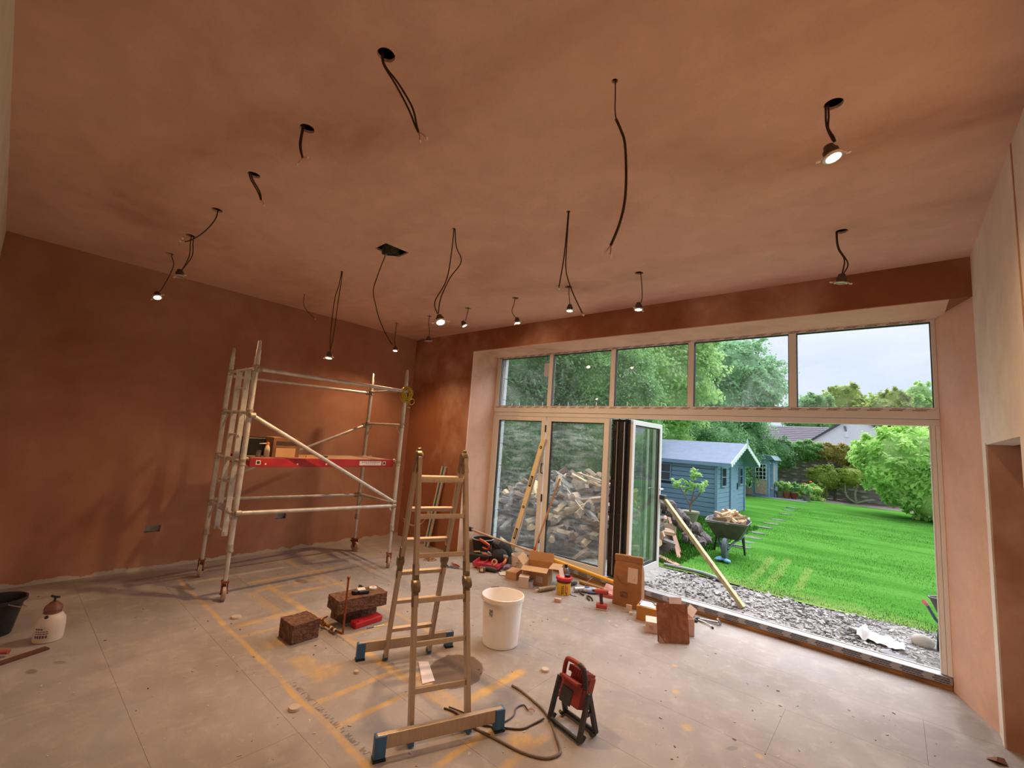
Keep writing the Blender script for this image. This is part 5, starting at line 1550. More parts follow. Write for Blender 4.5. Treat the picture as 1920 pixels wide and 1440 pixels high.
# brown paper sack with a rolled top
t = thing('paper_sack', 'tall brown paper sack with a rolled top by the open door leaf', 'bag', (-2.16, 4.62, 0))
M_SACK = mat('sack_paper', lin(150, 102, 62), .75, var=.12, scale=9, bump=.35, bscale=14)
e0, e1 = Vector((-2.335, 4.56, 0)), Vector((-2.025, 4.61, 0))
u = (e1 - e0).normalized()
n_ = Vector((-u.y, u.x, 0))
sk = MB()
prof = [(0, .105, 0), (.02, .12, 0), (.20, .125, .004), (.36, .10, .010), (.44, .045, .028), (.47, .022, .034)]
rings = []
vs, fs = [], []
for z, d, sh in prof:
    a_, b2 = e0 + u * (.004 + sh * .3), e1 - u * (.004 + sh * .3)
    ring = [a_ + n_ * sh, a_ + u * .08 + n_ * (sh - .004), b2 - u * .08 + n_ * (sh - .006), b2 + n_ * sh, b2 + n_ * (sh + d) * 1.0, (a_ + b2) / 2 + n_ * (sh + d), a_ + n_ * (sh + d)]
    vs.extend([q + Z * z for q in ring])
k_ = 7
for i in range(len(prof) - 1):
    for j in range(k_):
        fs.append((i * k_ + j, i * k_ + (j + 1) % k_, (i + 1) * k_ + (j + 1) % k_, (i + 1) * k_ + j))
fs.append(tuple(reversed(range(k_))))
fs.append(tuple(range((len(prof) - 1) * k_, len(prof) * k_)))
sk.add(vs, fs)
sk.build('sack_body', M_SACK, t, bevel=.004)
MB().bar(e0 + n_ * .044 + Z * .478 + u * .004, e1 + n_ * .044 + Z * .488 - u * .006, .042, .070).build('rolled_top', M_SACK, t, bevel=.010)
MB().box(e0.lerp(e1, .68) + Z * .33 + n_ * .004, (.105, .004, .150), Matrix((u, n_, Z)).transposed() @ Matrix.Rotation(-.06, 3, 'X')).build('pasted_label', mat('sack_label', lin(206, 184, 168), .6, col2=lin(120, 104, 96), scale=70, c0=.30, c1=.38), t)
MB().box(e0.lerp(e1, .40) + Z * .125 - n_ * .0055, (.075, .002, .055), Matrix((u, n_, Z)).transposed()).build('printed_mark', mat('sack_print_and_curve', lin(84, 54, 34), .7, col2=lin(140, 96, 60), scale=50), t)
MB().tube([e0.lerp(e1, .12) + Z * .30 - n_ * .004, e0.lerp(e1, .30) + Z * .24 - n_ * .006, e0.lerp(e1, .55) + Z * .235 - n_ * .004], .003, n=5, res=4).build('dark_curve', mat('sack_print_and_curve', lin(84, 54, 34), .7, col2=lin(140, 96, 60), scale=50), t)  # thin dark brown line curving across the front of the sack
MB().box(e0.lerp(e1, .55) + Z * .5 - n_ * .002 + n_ * .022, (.03, .006, .02), Matrix((u, n_, Z)).transposed()).build('gold_staple', M_BRASS, t)
solo(MB().box((-2.10, 4.478, .036), (.055, .024, .072), (-.10, 0, .35)), 'sample_tile', mat('sample_pink', lin(206, 178, 160), .6, var=.12, scale=40), 'small speckled sample tile propped against the paper sack', 'tile', bevel=.003)
solo(MB().box((-2.055, 4.435, .012), (.03, .03, .024), (0, 0, .6)), 'tile_spacer', mat('spacer_white', lin(206, 196, 186), .5), 'tiny white block at the foot of the sample tile', 'block')
t = thing('pink_folder', 'pink and red card folder lying behind the impact driver', 'folder', (-2.42, 4.74, 0))
MB().box((-2.45, 4.76, .018), (.22, .16, .034), (0, 0, .25)).build('red_base', mat('folder_red', lin(186, 92, 84), .6), t, bevel=.003)
MB().box((-2.44, 4.78, .060), (.20, .15, .012), (.35, .15, .25)).build('pink_sheet', mat('folder_pink', lin(222, 168, 160), .6), t)
# yellow-brown box with papers
t = thing('fixings_box', 'yellow and brown box with papers on top beside the paper sack', 'box', (-1.90, 4.45, 0))
MB().box((-1.895, 4.475, .065), (.19, .19, .13), (0, 0, .22)).build('box_body', mat('box_ochre', lin(176, 120, 48), .65, var=.12), t, bevel=.004)
MB().box((-1.895, 4.475, .1325), (.14, .15, .004), (0, .03, .30)).build('papers', mat('paper_white', lin(226, 220, 226), .6, var=.04), t)
MB().tube([(-1.96, 4.42, .136), (-1.97, 4.50, .150), (-1.90, 4.54, .152), (-1.83, 4.50, .138)], .006, n=6, res=3).build('wire_handle', mat('box_wire', lin(110, 104, 110), .4, .4), t)
t = thing('paper_bundle', 'bundle of white papers lying behind the sack on the floor', 'paper', (-1.98, 4.80, 0))
for k in range(3):
    MB().box((-1.98 + .02 * k, 4.79 - .012 * k, .006 + .010 * k), (.27, .19, .008), (.02 * k, -.03 * k, .2 + .2 * k)).build('sheet', mat('paper_lilac', lin(222, 216, 230), .6, var=.04), t)
t = thing('pale_carton', 'pale pink carton standing in front of the ochre box', 'box', (-1.745, 4.22, 0))
MB().box((-1.755, 4.235, .048), (.11, .16, .096), (0, 0, .42)).build('carton_body', mat('carton_pink', lin(214, 180, 160), .65, var=.05), t, bevel=.004)
MB().box((-1.728, 4.156, .050), (.030, .003, .036), (0, 0, .42)).build('printed_mark', mat('carton_print', lin(150, 112, 96), .6, col2=lin(206, 170, 150), scale=60), t)
# brown leather-like board leaning on a carton
t = thing('brown_board', 'glossy brown board with rounded corners leaning against a carton', 'board', (-1.51, 4.11, 0))
e0, e1 = Vector((-1.600, 4.005, .003)), Vector((-1.395, 4.200, .003))
u = (e1 - e0).normalized()
lean = Vector((-.010, .045, .305))
lean = Vector((-.055, .075, .300))
vv = lean.normalized()
nn = u.cross(vv).normalized()
RBd = Matrix((u, vv, nn)).transposed()
wdt, hgt, rc = (e1 - e0).length, lean.length, .018
poly = []
for cx, cy, s0 in ((wdt - rc, rc, -PI / 2), (wdt - rc, hgt - rc, 0), (rc, hgt - rc, PI / 2), (rc, rc, PI)):
    for k in range(5):
        a = s0 + k * PI / 8
        poly.append((cx + rc * math.cos(a), cy + rc * math.sin(a)))
mbd, ntb, bb = base_mat('brown_board')
g = G(ntb)
n1 = g.noise(g.vec(), 9, 5, .6, 1.2)
colb = g.mix(g.step(n1, .35, .7), lin(120, 70, 48), lin(154, 98, 72))
n2 = g.noise(g.vec(), 30, 3)
colb = g.mix(g.m('MULTIPLY', g.step(n2, .68, .74), .7), colb, lin(206, 160, 140))
ntb.links.new(colb, bb.inputs['Base Color'])
bb.inputs['Roughness'].default_value = .32
MB().prism(poly, -.004, .004, RBd, e0).build('board_face', mbd, t)
MB().prism([(.012, .004), (.062, .004), (.030, .045), (.012, .062)], .0042, .0052, RBd, e0).build('worn_corner', mat('board_worn', lin(150, 128, 118), .6), t)
t = thing('leaning_carton', 'pinkish open carton with white flaps behind the brown board', 'box', (-1.53, 4.42, 0))
MC_ = Matrix.Translation((-1.56, 4.41, 0)) @ Matrix.Rotation(.76, 4, 'Z')
M_PC = mat('carton_salmon', lin(206, 164, 148), .65, var=.06)
for a_ in ((-.10, .10, -.09, -.086), (-.10, .10, .086, .09), (-.10, -.096, -.086, .086), (.096, .10, -.086, .086)):
    MB(MC_).bx(*a_, 0, .15).build('box_side', M_PC, t)
MB(MC_).bx(-.10, .10, -.09, .09, 0, .003).build('box_bottom', M_PC, t)
MB(MC_).bar((.0, .09, .15), (.0, .11, .27), .12, .004).build('flap', mat('flap_white', lin(222, 206, 206), .6), t)
MB(MC_).bar((.10, .02, .15), (.14, .02, .22), .15, .004).build('flap', mat('flap_white', lin(222, 206, 206), .6), t)
# claw hammer and nippers by the sill
t = thing('claw_hammer', 'claw hammer with black grip lying along the door sill', 'hammer', (-1.44, 4.88, 0))
MB().tube([(-1.575, 4.845, .016), (-1.52, 4.86, .016)], [.016, .013], n=10).build('grip', M_BLACK, t, smooth=50)
MB().tube([(-1.52, 4.86, .016), (-1.40, 4.895, .018), (-1.36, 4.905, .020)], [.010, .012, .011], n=10).build('shaft', mat('shaft_chrome', lin(176, 172, 176), .25, .8), t, smooth=50)
MB().tube([(-1.355, 4.87, .065), (-1.350, 4.89, .045), (-1.345, 4.91, .022), (-1.343, 4.925, .012)], [.010, .013, .014, .013], n=10, res=3).build('head', mat('shaft_chrome', lin(176, 172, 176), .25, .8), t, smooth=50)
t = thing('pincers', 'steel pincers with one dark handle beside the claw hammer', 'pincers', (-1.45, 4.81, 0))
MB().tube([(-1.53, 4.84, .010), (-1.47, 4.82, .012), (-1.42, 4.80, .012), (-1.375, 4.765, .010)], [.010, .008, .006, .006], n=8, res=3).build('handle', mat('pincer_steel', lin(190, 184, 184), .3, .7), t, smooth=50)
MB().tube([(-1.375, 4.765, .010), (-1.36, 4.745, .010)], .009, n=8).build('dark_tip', M_BLACK, t)
MB().tube([(-1.54, 4.85, .022), (-1.56, 4.80, .016), (-1.52, 4.78, .012)], .013, n=8, res=3).build('jaw', M_BLACK, t, smooth=50)
# crumpled clear wrapping
t = thing('clear_wrapping', 'crumpled clear plastic wrapping on the floor near the driver', 'wrapping', (-2.06, 4.10, 0))
rr = random.Random(5)
for k in range(7):
    x, y = -2.06 + rr.uniform(-.06, .06), 4.10 + rr.uniform(-.06, .06)
    q = MB()
    s1 = rr.uniform(.02, .04)
    q.add([(x - s1, y, .002), (x, y - s1, rr.uniform(.004, .03)), (x + s1, y, .003), (x, y + s1, rr.uniform(.01, .05))], [(0, 1, 2), (0, 2, 3)])
    q.build('film_fold', glass_material('film_%d' % k, .5, hcol=(.9, .88, .88)) if k == 0 else bpy.data.materials['film_0'], t)

# ------------------------------------------------------------------ the garden
GZ = -.10


def leaf_material(name, c1, c2, c3, scale=.9, trans=.45):
    c1, c2, c3 = [tuple(min(.92, q * 1.6) for q in c) for c in (c1, c2, c3)]
    m = bpy.data.materials.new(name)
    m.use_nodes = True
    nt = m.node_tree
    b = nt.nodes['Principled BSDF']
    out = nt.nodes['Material Output']
    g = G(nt)
    v = g.vec()
    n1 = g.noise(v, scale, 3, .6)
    n2 = g.noise(v, 17.0, 2, .6)
    col = g.mix(g.step(n1, .35, .65), c1, c2)
    col = g.mix(g.step(n2, .50, .68), col, c3)
    nt.links.new(col, b.inputs['Base Color'])
    b.inputs['Roughness'].default_value = .5
    b.inputs['Specular IOR Level'].default_value = .35
    tl = nt.nodes.new('ShaderNodeBsdfTranslucent')
    nt.links.new(col, tl.inputs['Color'])
    mx = nt.nodes.new('ShaderNodeMixShader')
    mx.inputs[0].default_value = trans
    nt.links.new(b.outputs[0], mx.inputs[1])
    nt.links.new(tl.outputs[0], mx.inputs[2])
    nt.links.new(mx.outputs[0], out.inputs['Surface'])
    return m


def foliage(name, blobs, n, size, material, parent, seed, aspect=.5, core=.80, upbias=.35, shell=(.72, 1.06), clump=.10):
    """n small leaf blades spread in the outer shell of the blobs; each blob is (centre, radii)"""
    rg = np.random.default_rng(seed)
    area = np.array([r[0] * r[1] + r[1] * r[2] + r[0] * r[2] for c, r in blobs])
    cnt = (n * area / area.sum()).astype(int)
    P, N = [], []
    for (c, r), k in zip(blobs, cnt):
        nc = max(8, k // 45)
        dc = rg.normal(size=(nc, 3))
        dc /= np.linalg.norm(dc, axis=1)[:, None]
        own = rg.integers(0, nc, k)
        d = dc[own] + rg.normal(size=(k, 3)) * clump
        d /= np.linalg.norm(d, axis=1)[:, None]
        sc = rg.uniform(.80, 1.06, nc)[own]
        lump = 1 + .13 * np.sin(d[:, 0] * 7 + seed) * np.sin(d[:, 1] * 6 + 2) + .10 * np.sin(d[:, 2] * 11 + d[:, 0] * 9 + seed)
        s = rg.uniform(shell[0], shell[1], k) ** .7 * lump * sc
        P.append(np.array(c) + d * s[:, None] * np.array(r))
        N.append(d)
    P, N = np.concatenate(P), np.concatenate(N)
    keep = P[:, 2] > GZ + .02
    P, N = P[keep], N[keep]
    k = len(P)
    nr = N * .8 + rg.normal(size=(k, 3)) * .5 + np.array([0, 0, upbias])
    nr /= np.linalg.norm(nr, axis=1)[:, None]
    tg = np.cross(nr, rg.normal(size=(k, 3)))
    tg /= np.linalg.norm(tg, axis=1)[:, None]
    bt = np.cross(nr, tg)
    ln = size * rg.uniform(.6, 1.25, k)[:, None]
    V = np.stack([P - tg * ln * .5, P + bt * ln * aspect * .5 + nr * ln * .06, P + tg * ln * .5, P - bt * ln * aspect * .5 + nr * ln * .06], axis=1).reshape(-1, 3)
    F = np.arange(k * 4, dtype=np.int32)
    off = wloc(parent)
    extra_v, extra_f = [], []
    if core:
        mb = MB()
        for (c, r) in blobs:
            mb.ball(c, tuple(q * core for q in r), 14, 9)
        extra_v, extra_f = mb.v, mb.f
    nv = len(V)
    if extra_v:
        V = np.concatenate([V, np.array(extra_v)])
    V = V - np.array([off.x, off.y, off.z])
    loops = np.concatenate([F, np.array([i + nv for f in extra_f for i in f], dtype=np.int32)]) if extra_f else F
    starts = np.arange(0, len(loops), 4, dtype=np.int32)
    me = bpy.data.meshes.new(name)
    me.vertices.add(len(V))
    me.vertices.foreach_set('co', V.astype(np.float32).ravel())
    me.loops.add(len(loops))
    me.loops.foreach_set('vertex_index', loops.astype(np.int32))
    me.polygons.add(len(starts))
    me.polygons.foreach_set('loop_start', starts)
    me.materials.append(material)
    me.update(calc_edges=True)
    me.validate()
    o = bpy.data.objects.new(name, me)
    COL.objects.link(o)
    o.parent = parent
    o['kind'] = 'stuff'
    return o


M_BARK = mat('bark', lin(96, 84, 70), .9, var=.3, scale=20, bump=.4)
LF_DARK = leaf_material('leaf_dark', lin(74, 110, 68), lin(96, 136, 86), lin(130, 168, 112))
LF_MID = leaf_material('leaf_mid', lin(88, 126, 74), lin(118, 156, 94), lin(156, 188, 124))
LF_PALE = leaf_material('leaf_pale', lin(122, 160, 92), lin(154, 186, 116), lin(188, 212, 140))
LF_YEL = leaf_material('leaf_yellow', lin(118, 138, 66), lin(146, 160, 76), lin(176, 182, 96))
LF_BLUE = leaf_material('leaf_bluish', lin(108, 146, 108), lin(136, 170, 130), lin(164, 196, 152))
LF_RED = leaf_material('leaf_reddish', lin(120, 128, 60), lin(150, 112, 70), lin(172, 170, 92), scale=2.5)
LF_LAUREL = leaf_material('leaf_laurel', lin(136, 172, 90), lin(164, 196, 112), lin(198, 218, 144), scale=1.6)


def tree(label, base, trunk, blobs, n, size, material, seed, name='garden_tree', group=None, cat='tree', r0=.16, **kw):
    t = thing(name, label, cat, (base[0], base[1], GZ), group)
    foliage('foliage', blobs, n, size, material, t, seed, **kw)
    tk = MB()
    tk.tube(trunk, [r0 * (1 - .7 * i / (len(trunk) - 1)) for i in range(len(trunk))], n=8, res=3)
    rr = random.Random(seed)
    for c, r in blobs:
        q = Vector(trunk[len(trunk) // 2])
        tk.tube([q, (q + Vector(c)) / 2 + Vector((rr.uniform(-.2, .2), rr.uniform(-.2, .2), .1)), c], [r0 * .4, r0 * .25, .02], n=6, res=2)
    tk.build('trunk', M_BARK, t, smooth=50)
    return t


tree('dense dark evergreen tree behind the weathered board stack', (-10.1, 11.9), [(-10.1, 11.9, GZ), (-10, 11.9, 3), (-9.8, 11.8, 6)], [((-9.6, 11.3, 1.9), (2.1, 2.0, 2.3)), ((-9.9, 11.8, 4.6), (2.4, 2.2, 2.4)), ((-8.7, 11.9, 6.0), (1.7, 1.6, 1.7)), ((-10.9, 11.6, 6.6), (1.8, 1.8, 1.8))], 52000, .17, LF_DARK, 1, aspect=.34)
tree('dense dark green tree rising behind the log heap', (-7.9, 13.5), [(-7.9, 13.5, GZ), (-8, 13.4, 3), (-7.8, 13.5, 5.5)], [((-8.0, 13.0, 1.7), (2.0, 1.9, 2.1)), ((-8.1, 13.5, 4.2), (2.2, 2.1, 2.1)), ((-6.7, 13.6, 2.8), (1.2, 1.3, 2.0)), ((-8.4, 13.8, 5.5), (1.2, 1.3, 1.0))], 50000, .15, LF_MID, 2, aspect=.42)
tree('pale yellow-green tree between the dark trees and the shed', (-7.4, 18.2), [(-7.4, 18.2, GZ), (-7.4, 18.2, 3.5), (-7.2, 18.2, 7)], [((-8.6, 18.6, 2.9), (2.3, 2.0, 2.9)), ((-7.4, 18.4, 4.6), (2.3, 2.0, 2.2)), ((-8.0, 18.6, 7.0), (2.0, 1.8, 1.7)), ((-6.6, 18.6, 6.2), (1.5, 1.4, 1.5))], 44000, .19, LF_PALE, 3)
tree('tall bluish green airy tree behind the blue shed', (-6.6, 26.4), [(-6.6, 26.4, GZ), (-6.6, 26.4, 4), (-6.4, 26.4, 8)], [((-7.2, 26.2, 4.0), (2.4, 2.0, 2.2)), ((-6.9, 26.4, 6.4), (2.1, 1.9, 1.7)), ((-5.4, 26.4, 5.2), (1.3, 1.4, 1.4)), ((-8.3, 26.4, 7.0), (1.6, 1.5, 1.4))], 34000, .22, LF_BLUE, 4)
t = tree('feathery birch top reaching over the airy tree', (-5.0, 27.2), [(-5.4, 27.2, GZ), (-5.4, 27.2, 4.0), (-5.3, 27.2, 6.0)], [((-5.4, 27.2, 7.2), (1.4, 1.2, .9)), ((-4.6, 27.2, 6.2), (1.0, 1.0, .7)), ((-5.8, 27.2, 8.0), (.9, .9, .5))], 3600, .16, LF_BLUE, 5, core=0, shell=(.2, 1.1), r0=.04)
tree('dark hedge mass growing over the wall behind the shed roof', (-6.4, 22.0), [(-6.4, 22.0, GZ), (-6.4, 22.0, 1), (-6.4, 22, 2)], [((-8.6, 21.4, 1.4), (2.2, 1.3, 1.7)), ((-6.4, 22.2, 1.5), (1.9, 1.3, 1.9)), ((-5.6, 25.2, 1.6), (1.3, 1.0, 1.9)), ((-4.6, 26.1, 1.9), (1.0, .7, 1.0))], 42000, .12, LF_DARK, 6, name='hedge', cat='hedge')
tree('leafy climber falling over the wall behind the pots', (-4.9, 26.3), [(-4.9, 26.3, GZ), (-4.9, 26.4, 1), (-4.4, 26.4, 2)], [((-5.1, 26.5, .9), (.5, .4, 1.2)), ((-3.4, 26.8, 2.2), (.9, .4, .5))], 9000, .13, LF_MID, 7, name='climber', cat='climber', r0=.05)
tree('reddish climber spread along the top of the stone wall', (-2.0, 27.1), [(-2.2, 27.0, GZ), (-2.2, 27.0, 1), (-2.0, 26.95, 2.2)], [((-2.7, 26.95, 2.2), (.9, .35, .45)), ((-1.5, 26.9, 2.1), (1.0, .38, .55)), ((-.9, 26.95, 1.5), (.7, .34, .6))], 9000, .12, LF_RED, 8, name='climber', cat='climber', r0=.04)
tree('olive green shrub against the stone wall', (-2.2, 26.2), [(-2.2, 26.4, GZ), (-2.1, 26.4, .6), (-2.0, 26.3, 1.2)], [((-2.5, 26.3, .95), (.8, .5, .6)), ((-1.5, 26.3, 1.1), (.6, .45, .5)), ((-2.8, 26.0, .3), (.4, .4, .4))], 9000, .11, LF_YEL, 9, name='shrub', cat='shrub', r0=.05)
tree('big bright laurel bush beside the window pier', (.6, 21.8), [(.6, 21.9, GZ), (.6, 21.9, .8), (.5, 21.9, 1.6)], [((.5, 21.9, 1.8), (1.6, 1.3, 1.45)), ((1.6, 21.6, 1.5), (1.3, 1.2, 1.5)), ((-.3, 22.2, 1.9), (1.0, 1.0, 1.1)), ((1.3, 21.3, .55), (1.1, .8, .85)), ((2.3, 21.2, .7), (1.1, .8, .9)), ((.2, 21.6, .75), (.7, .6, .6)), ((2.8, 21.8, 1.8), (1.5, 1.2, 1.6))], 32000, .21, LF_LAUREL, 10, name='laurel_bush', cat='bush', r0=.1)
t = thing('bare_shrub', 'bare forked stems at the foot of the stone wall', 'shrub', (-1.3, 26.2, GZ))
sb = MB()
for k, pts in enumerate(([(-1.35, 26.2, GZ), (-1.40, 26.2, .3), (-1.30, 26.2, .9), (-1.35, 26.2, 1.4)], [(-1.35, 26.2, GZ), (-1.7, 26.2, .15), (-1.75, 26.2, .7), (-1.6, 26.2, 1.2)], [(-1.35, 26.2, GZ), (-1.0, 26.2, .05), (-.7, 26.2, .12)])):
    sb.tube(pts, [.05, .045, .03, .015][:len(pts)], n=6, res=3)
sb.build('stems', mat('pale_bark', lin(150, 150, 128), .8), t, smooth=50)
FAR = 'rounded trees in the far distance'
for i, (x, z, rx, rz, m_) in enumerate(((-5.3, 5.4, 2.0, 2.3, LF_MID), (-3.2, 5.9, 2.2, 2.6, LF_YEL), (-1.2, 5.4, 1.4, 2.2, LF_PALE), (-.2, 5.6, 1.6, 2.4, LF_YEL), (1.2, 5.9, 1.5, 2.5, LF_PALE), (2.9, 6.3, 1.5, 2.6, LF_BLUE), (5.2, 6.0, 2.2, 2.5, LF_MID))):
    lab = ('far mid green rounded tree over the roof', 'far tallest yellow-green rounded tree', 'far small pale tree between two yellow-green ones', 'far lower yellow-green tree beside the pale one', 'far pale green tree with a flat crown', 'far bluish tree beside the window pier', 'far green tree standing beyond the bluish one')[i]
    yf = (50, 56, 62)[i % 3]
    q = yf / 45
    x, z, rx, rz = x * q, 1.66 + (z - 1.66) * q, rx * q, rz * q
    tree(lab, (x, yf), [(x, yf, GZ), (x, yf, 2.5), (x, yf, z)], [((x, yf, z), (rx, 1.8, rz * .75)), ((x + .5, yf, z + rz * .45), (rx * .6, 1.2, rz * .5)), ((x - .6, yf, z - 2.2), (rx * .9, 1.5, 2.2))], 8000, .34, m_, 20 + i, name='far_tree', group=FAR)

# ------------------------------------------------------------------ ground surfaces
def lawn_material():
    m, nt, b = base_mat('lawn_grass')
    g = G(nt)
    v = g.vec()
    x, y, z = g.sep(v)
    n1 = g.noise(g.vec((.5, 2.0, 1)), .9, 4, .6, .4)
    n2 = g.noise(v, 22, 4, .7)
    col = g.mix(g.step(n1, .3, .7), lin(62, 112, 40), lin(84, 134, 56))
    col = g.mix(g.m('MULTIPLY', g.step(n2, .45, .75), .5), col, lin(96, 142, 64))
    wob = g.m('MULTIPLY_ADD', g.noise(v, 4, 3), .08, -.04)
    tot = None
    for xa, xb, y0, y1 in ((-1.60, -1.72, 7.3, 9.5), (-1.38, -1.48, 7.35, 9.6), (-1.04, -1.13, 7.4, 9.2)):
        sl = (xb - xa) / (y1 - y0)
        xc = g.m('MULTIPLY_ADD', g.m('SUBTRACT', y, y0), sl, xa)
        f = g.step(g.m('ABSOLUTE', g.m('ADD', g.m('SUBTRACT', x, xc), wob)), .085, .030)
        e = g.step(g.m('ABSOLUTE', g.m('SUBTRACT', y, (y0 + y1) / 2)), (y1 - y0) / 2 + .1, (y1 - y0) / 2 - .25)
        f = g.m('MULTIPLY', f, e)
        tot = f if tot is None else g.m('MAXIMUM', tot, f)
    col = g.mix(g.m('MULTIPLY', tot, .34), col, lin(142, 152, 86))
    edge = g.step(g.m('ADD', y, g.m('MULTIPLY', wob, 8)), 7.55, 6.95)
    col = g.mix(g.m('MULTIPLY', edge, .55), col, lin(134, 146, 84))
    nt.links.new(col, b.inputs['Base Color'])
    b.inputs['Roughness'].default_value = 1.0
    b.inputs['Specular IOR Level'].default_value = 0.0
    g.bump(n2, b, .5, .03)
    return m


M_LAWN = lawn_material()
M_SOIL = mat('garden_soil', lin(120, 108, 98), .95, col2=lin(84, 74, 66), scale=5, bump=.8, bscale=30)
M_GRAV = mat('gravel_ground', lin(160, 152, 148), .95, col2=lin(120, 113, 110), scale=9, bump=.9, bscale=40)


def ground(name, x0, x1, y0, y1, nx, ny, amp, base, material, seed, edge=None):
    rg = random.Random(seed)
    ph = [rg.uniform(0, 6) for _ in range(6)]
    vs, fs = [], []
    for j in range(ny + 1):
        for i in range(nx + 1):
            x, y = x0 + (x1 - x0) * i / nx, y0 + (y1 - y0) * j / ny
            z = base + amp * (math.sin(x * 1.7 + ph[0]) * math.sin(y * 1.3 + ph[1]) + .5 * math.sin(x * 4.1 + y * 2 + ph[2]) + .35 * math.sin(x * 9 + ph[3]) * math.sin(y * 8 + ph[4]))
            if edge:
                y += edge * math.sin(x * 2.3 + ph[5]) * (1 if j == 0 else 0)
            vs.append((x, y, z))
    for j in range(ny):
        for i in range(nx):
            a = j * (nx + 1) + i
            fs.append((a, a + 1, a + nx + 2, a + nx + 1))
    mb = MB()
    mb.add(vs, fs)
    o = mb.build(name, material, smooth=80)
    o['kind'] = 'structure'
    return o


ground('ground_soil', -45, 45, 5.165, 90, 60, 60, .012, -.16, M_SOIL, 4)
ground('ground_lawn', -2.9, 9, 6.92, 24.4, 60, 80, .008, GZ, M_LAWN, 3, edge=.05)
ground('ground_gravel', -9.0, 3.0, 5.17, 7.02, 110, 24, .006, GZ - .012, M_GRAV, 8)
ground('ground_rough_grass', -4.6, -2.85, 8.6, 13.4, 20, 30, .03, GZ, M_LAWN, 9)
ground('ground_side_lawn', -8.5, -2.88, 13.0, 22.95, 20, 40, .008, GZ - .004, M_LAWN, 13)
ground('ground_bed', -9, 6, 24.3, 27.4, 30, 10, .03, GZ, M_SOIL, 10)
# slate chips, far too many to count
rg = np.random.default_rng(5)


def chips(name, n, x0, x1, y0, y1, s0, s1, material, label, zb, yedge=None):
    mb = MB()
    rr = random.Random(name)
    for k in range(n):
        x, y = rr.uniform(x0, x1), rr.uniform(y0, y1)
        if yedge and rr.random() > yedge(x, y):
            continue
        s = rr.uniform(s0, s1) * (1.8 if rr.random() < .08 else 1)
        mb.box((x, y, zb + s * .18), (s, s * rr.uniform(.45, .9), s * rr.uniform(.25, .5)), (rr.uniform(-.4, .4), rr.uniform(-.4, .4), rr.uniform(0, 3.1)))
    o = mb.build(name, material)
    return tag(o, label, 'gravel', kind='stuff')


M_SLATE = mat('slate_chip', lin(164, 158, 156), .8, col2=lin(110, 105, 105), scale=3.5, c0=.4, c1=.6)
M_CHIPL = mat('pale_chip', lin(186, 180, 176), .85, var=.15, scale=4)
chips('slate_chips', 9000, -2.6, 1.2, 5.28, 7.0, .010, .034, M_SLATE, 'broken grey slate chips spread along the outside of the sill', GZ - .012, lambda x, y: .18 + .82 * min(1, max(0, (x + 1.5) / 1.5)))
chips('pale_chips', 900, -2.6, 1.0, 5.28, 6.95, .012, .034, M_CHIPL, 'small pale stone crumbs mixed into the grey slate', GZ - .008)

# short grass blades over the nearer lawn
def blades(name, n, x0, x1, y0, y1, h0, h1, material, parent_label):
    r = np.random.default_rng(11)
    x, y = r.uniform(x0, x1, n), y0 + (y1 - y0) * r.uniform(0, 1, n) ** 1.6
    a = r.uniform(0, 6.28, n)
    h = r.uniform(h0, h1, n)
    wd_ = h * .16
    lean = r.normal(0, .35, (n, 2)) * h[:, None]
    P = np.stack([np.stack([x + np.cos(a) * wd_, y + np.sin(a) * wd_, np.full(n, GZ - .004)], 1), np.stack([x - np.cos(a) * wd_, y - np.sin(a) * wd_, np.full(n, GZ - .004)], 1), np.stack([x + lean[:, 0], y + lean[:, 1], GZ + h], 1)], axis=1).reshape(-1, 3)
    me = bpy.data.meshes.new(name)
    me.vertices.add(len(P))
    me.vertices.foreach_set('co', P.astype(np.float32).ravel())
    me.loops.add(len(P))
    me.loops.foreach_set('vertex_index', np.arange(len(P), dtype=np.int32))
    me.polygons.add(n)
    me.polygons.foreach_set('loop_start', np.arange(0, len(P), 3, dtype=np.int32))
    me.materials.append(material)
    me.update(calc_edges=True)
    o = bpy.data.objects.new(name, me)
    COL.objects.link(o)
    return tag(o, parent_label, 'grass', kind='stuff')


blades('grass_blades', 60000, -2.85, 3.0, 6.95, 20.0, .010, .024, M_LAWN, 'short green grass blades of the mown lawn')
blades('rough_grass', 12000, -4.3, -2.6, 7.2, 12.8, .03, .09, M_LAWN, 'longer rough grass around the rubble heap')

# stepping stones across the lawn
M_STEP = mat('step_stone', lin(92, 106, 82), .9, var=.2, scale=12, bump=.3)
for i, (x, y) in enumerate(((-2.34, 9.84), (-2.38, 10.47), (-2.44, 11.18), (-2.50, 12.01), (-2.55, 13.15), (-2.58, 14.06), (-2.62, 15.2), (-2.73, 17.06), (-2.84, 18.5), (-2.9, 19.6))):
    rr = random.Random(i)
    poly = [(x + .20 * (1 + rr.uniform(-.2, .2)) * math.cos(a), y + .15 * (1 + rr.uniform(-.2, .2)) * math.sin(a)) for a in [k * PI / 4 for k in range(8)]]
    solo(MB().prism(poly, GZ - .05, GZ + .012), 'stepping_stone', M_STEP, '%s stepping stone counted from the log-filled wheelbarrow' % ('first flat grey', 'second flat grey', 'third flat grey', 'fourth flat grey', 'fifth flat grey', 'sixth flat grey', 'seventh flat grey', 'eighth flat grey', 'ninth flat grey', 'last flat grey')[i], 'stone', 'stepping stones in the lawn')

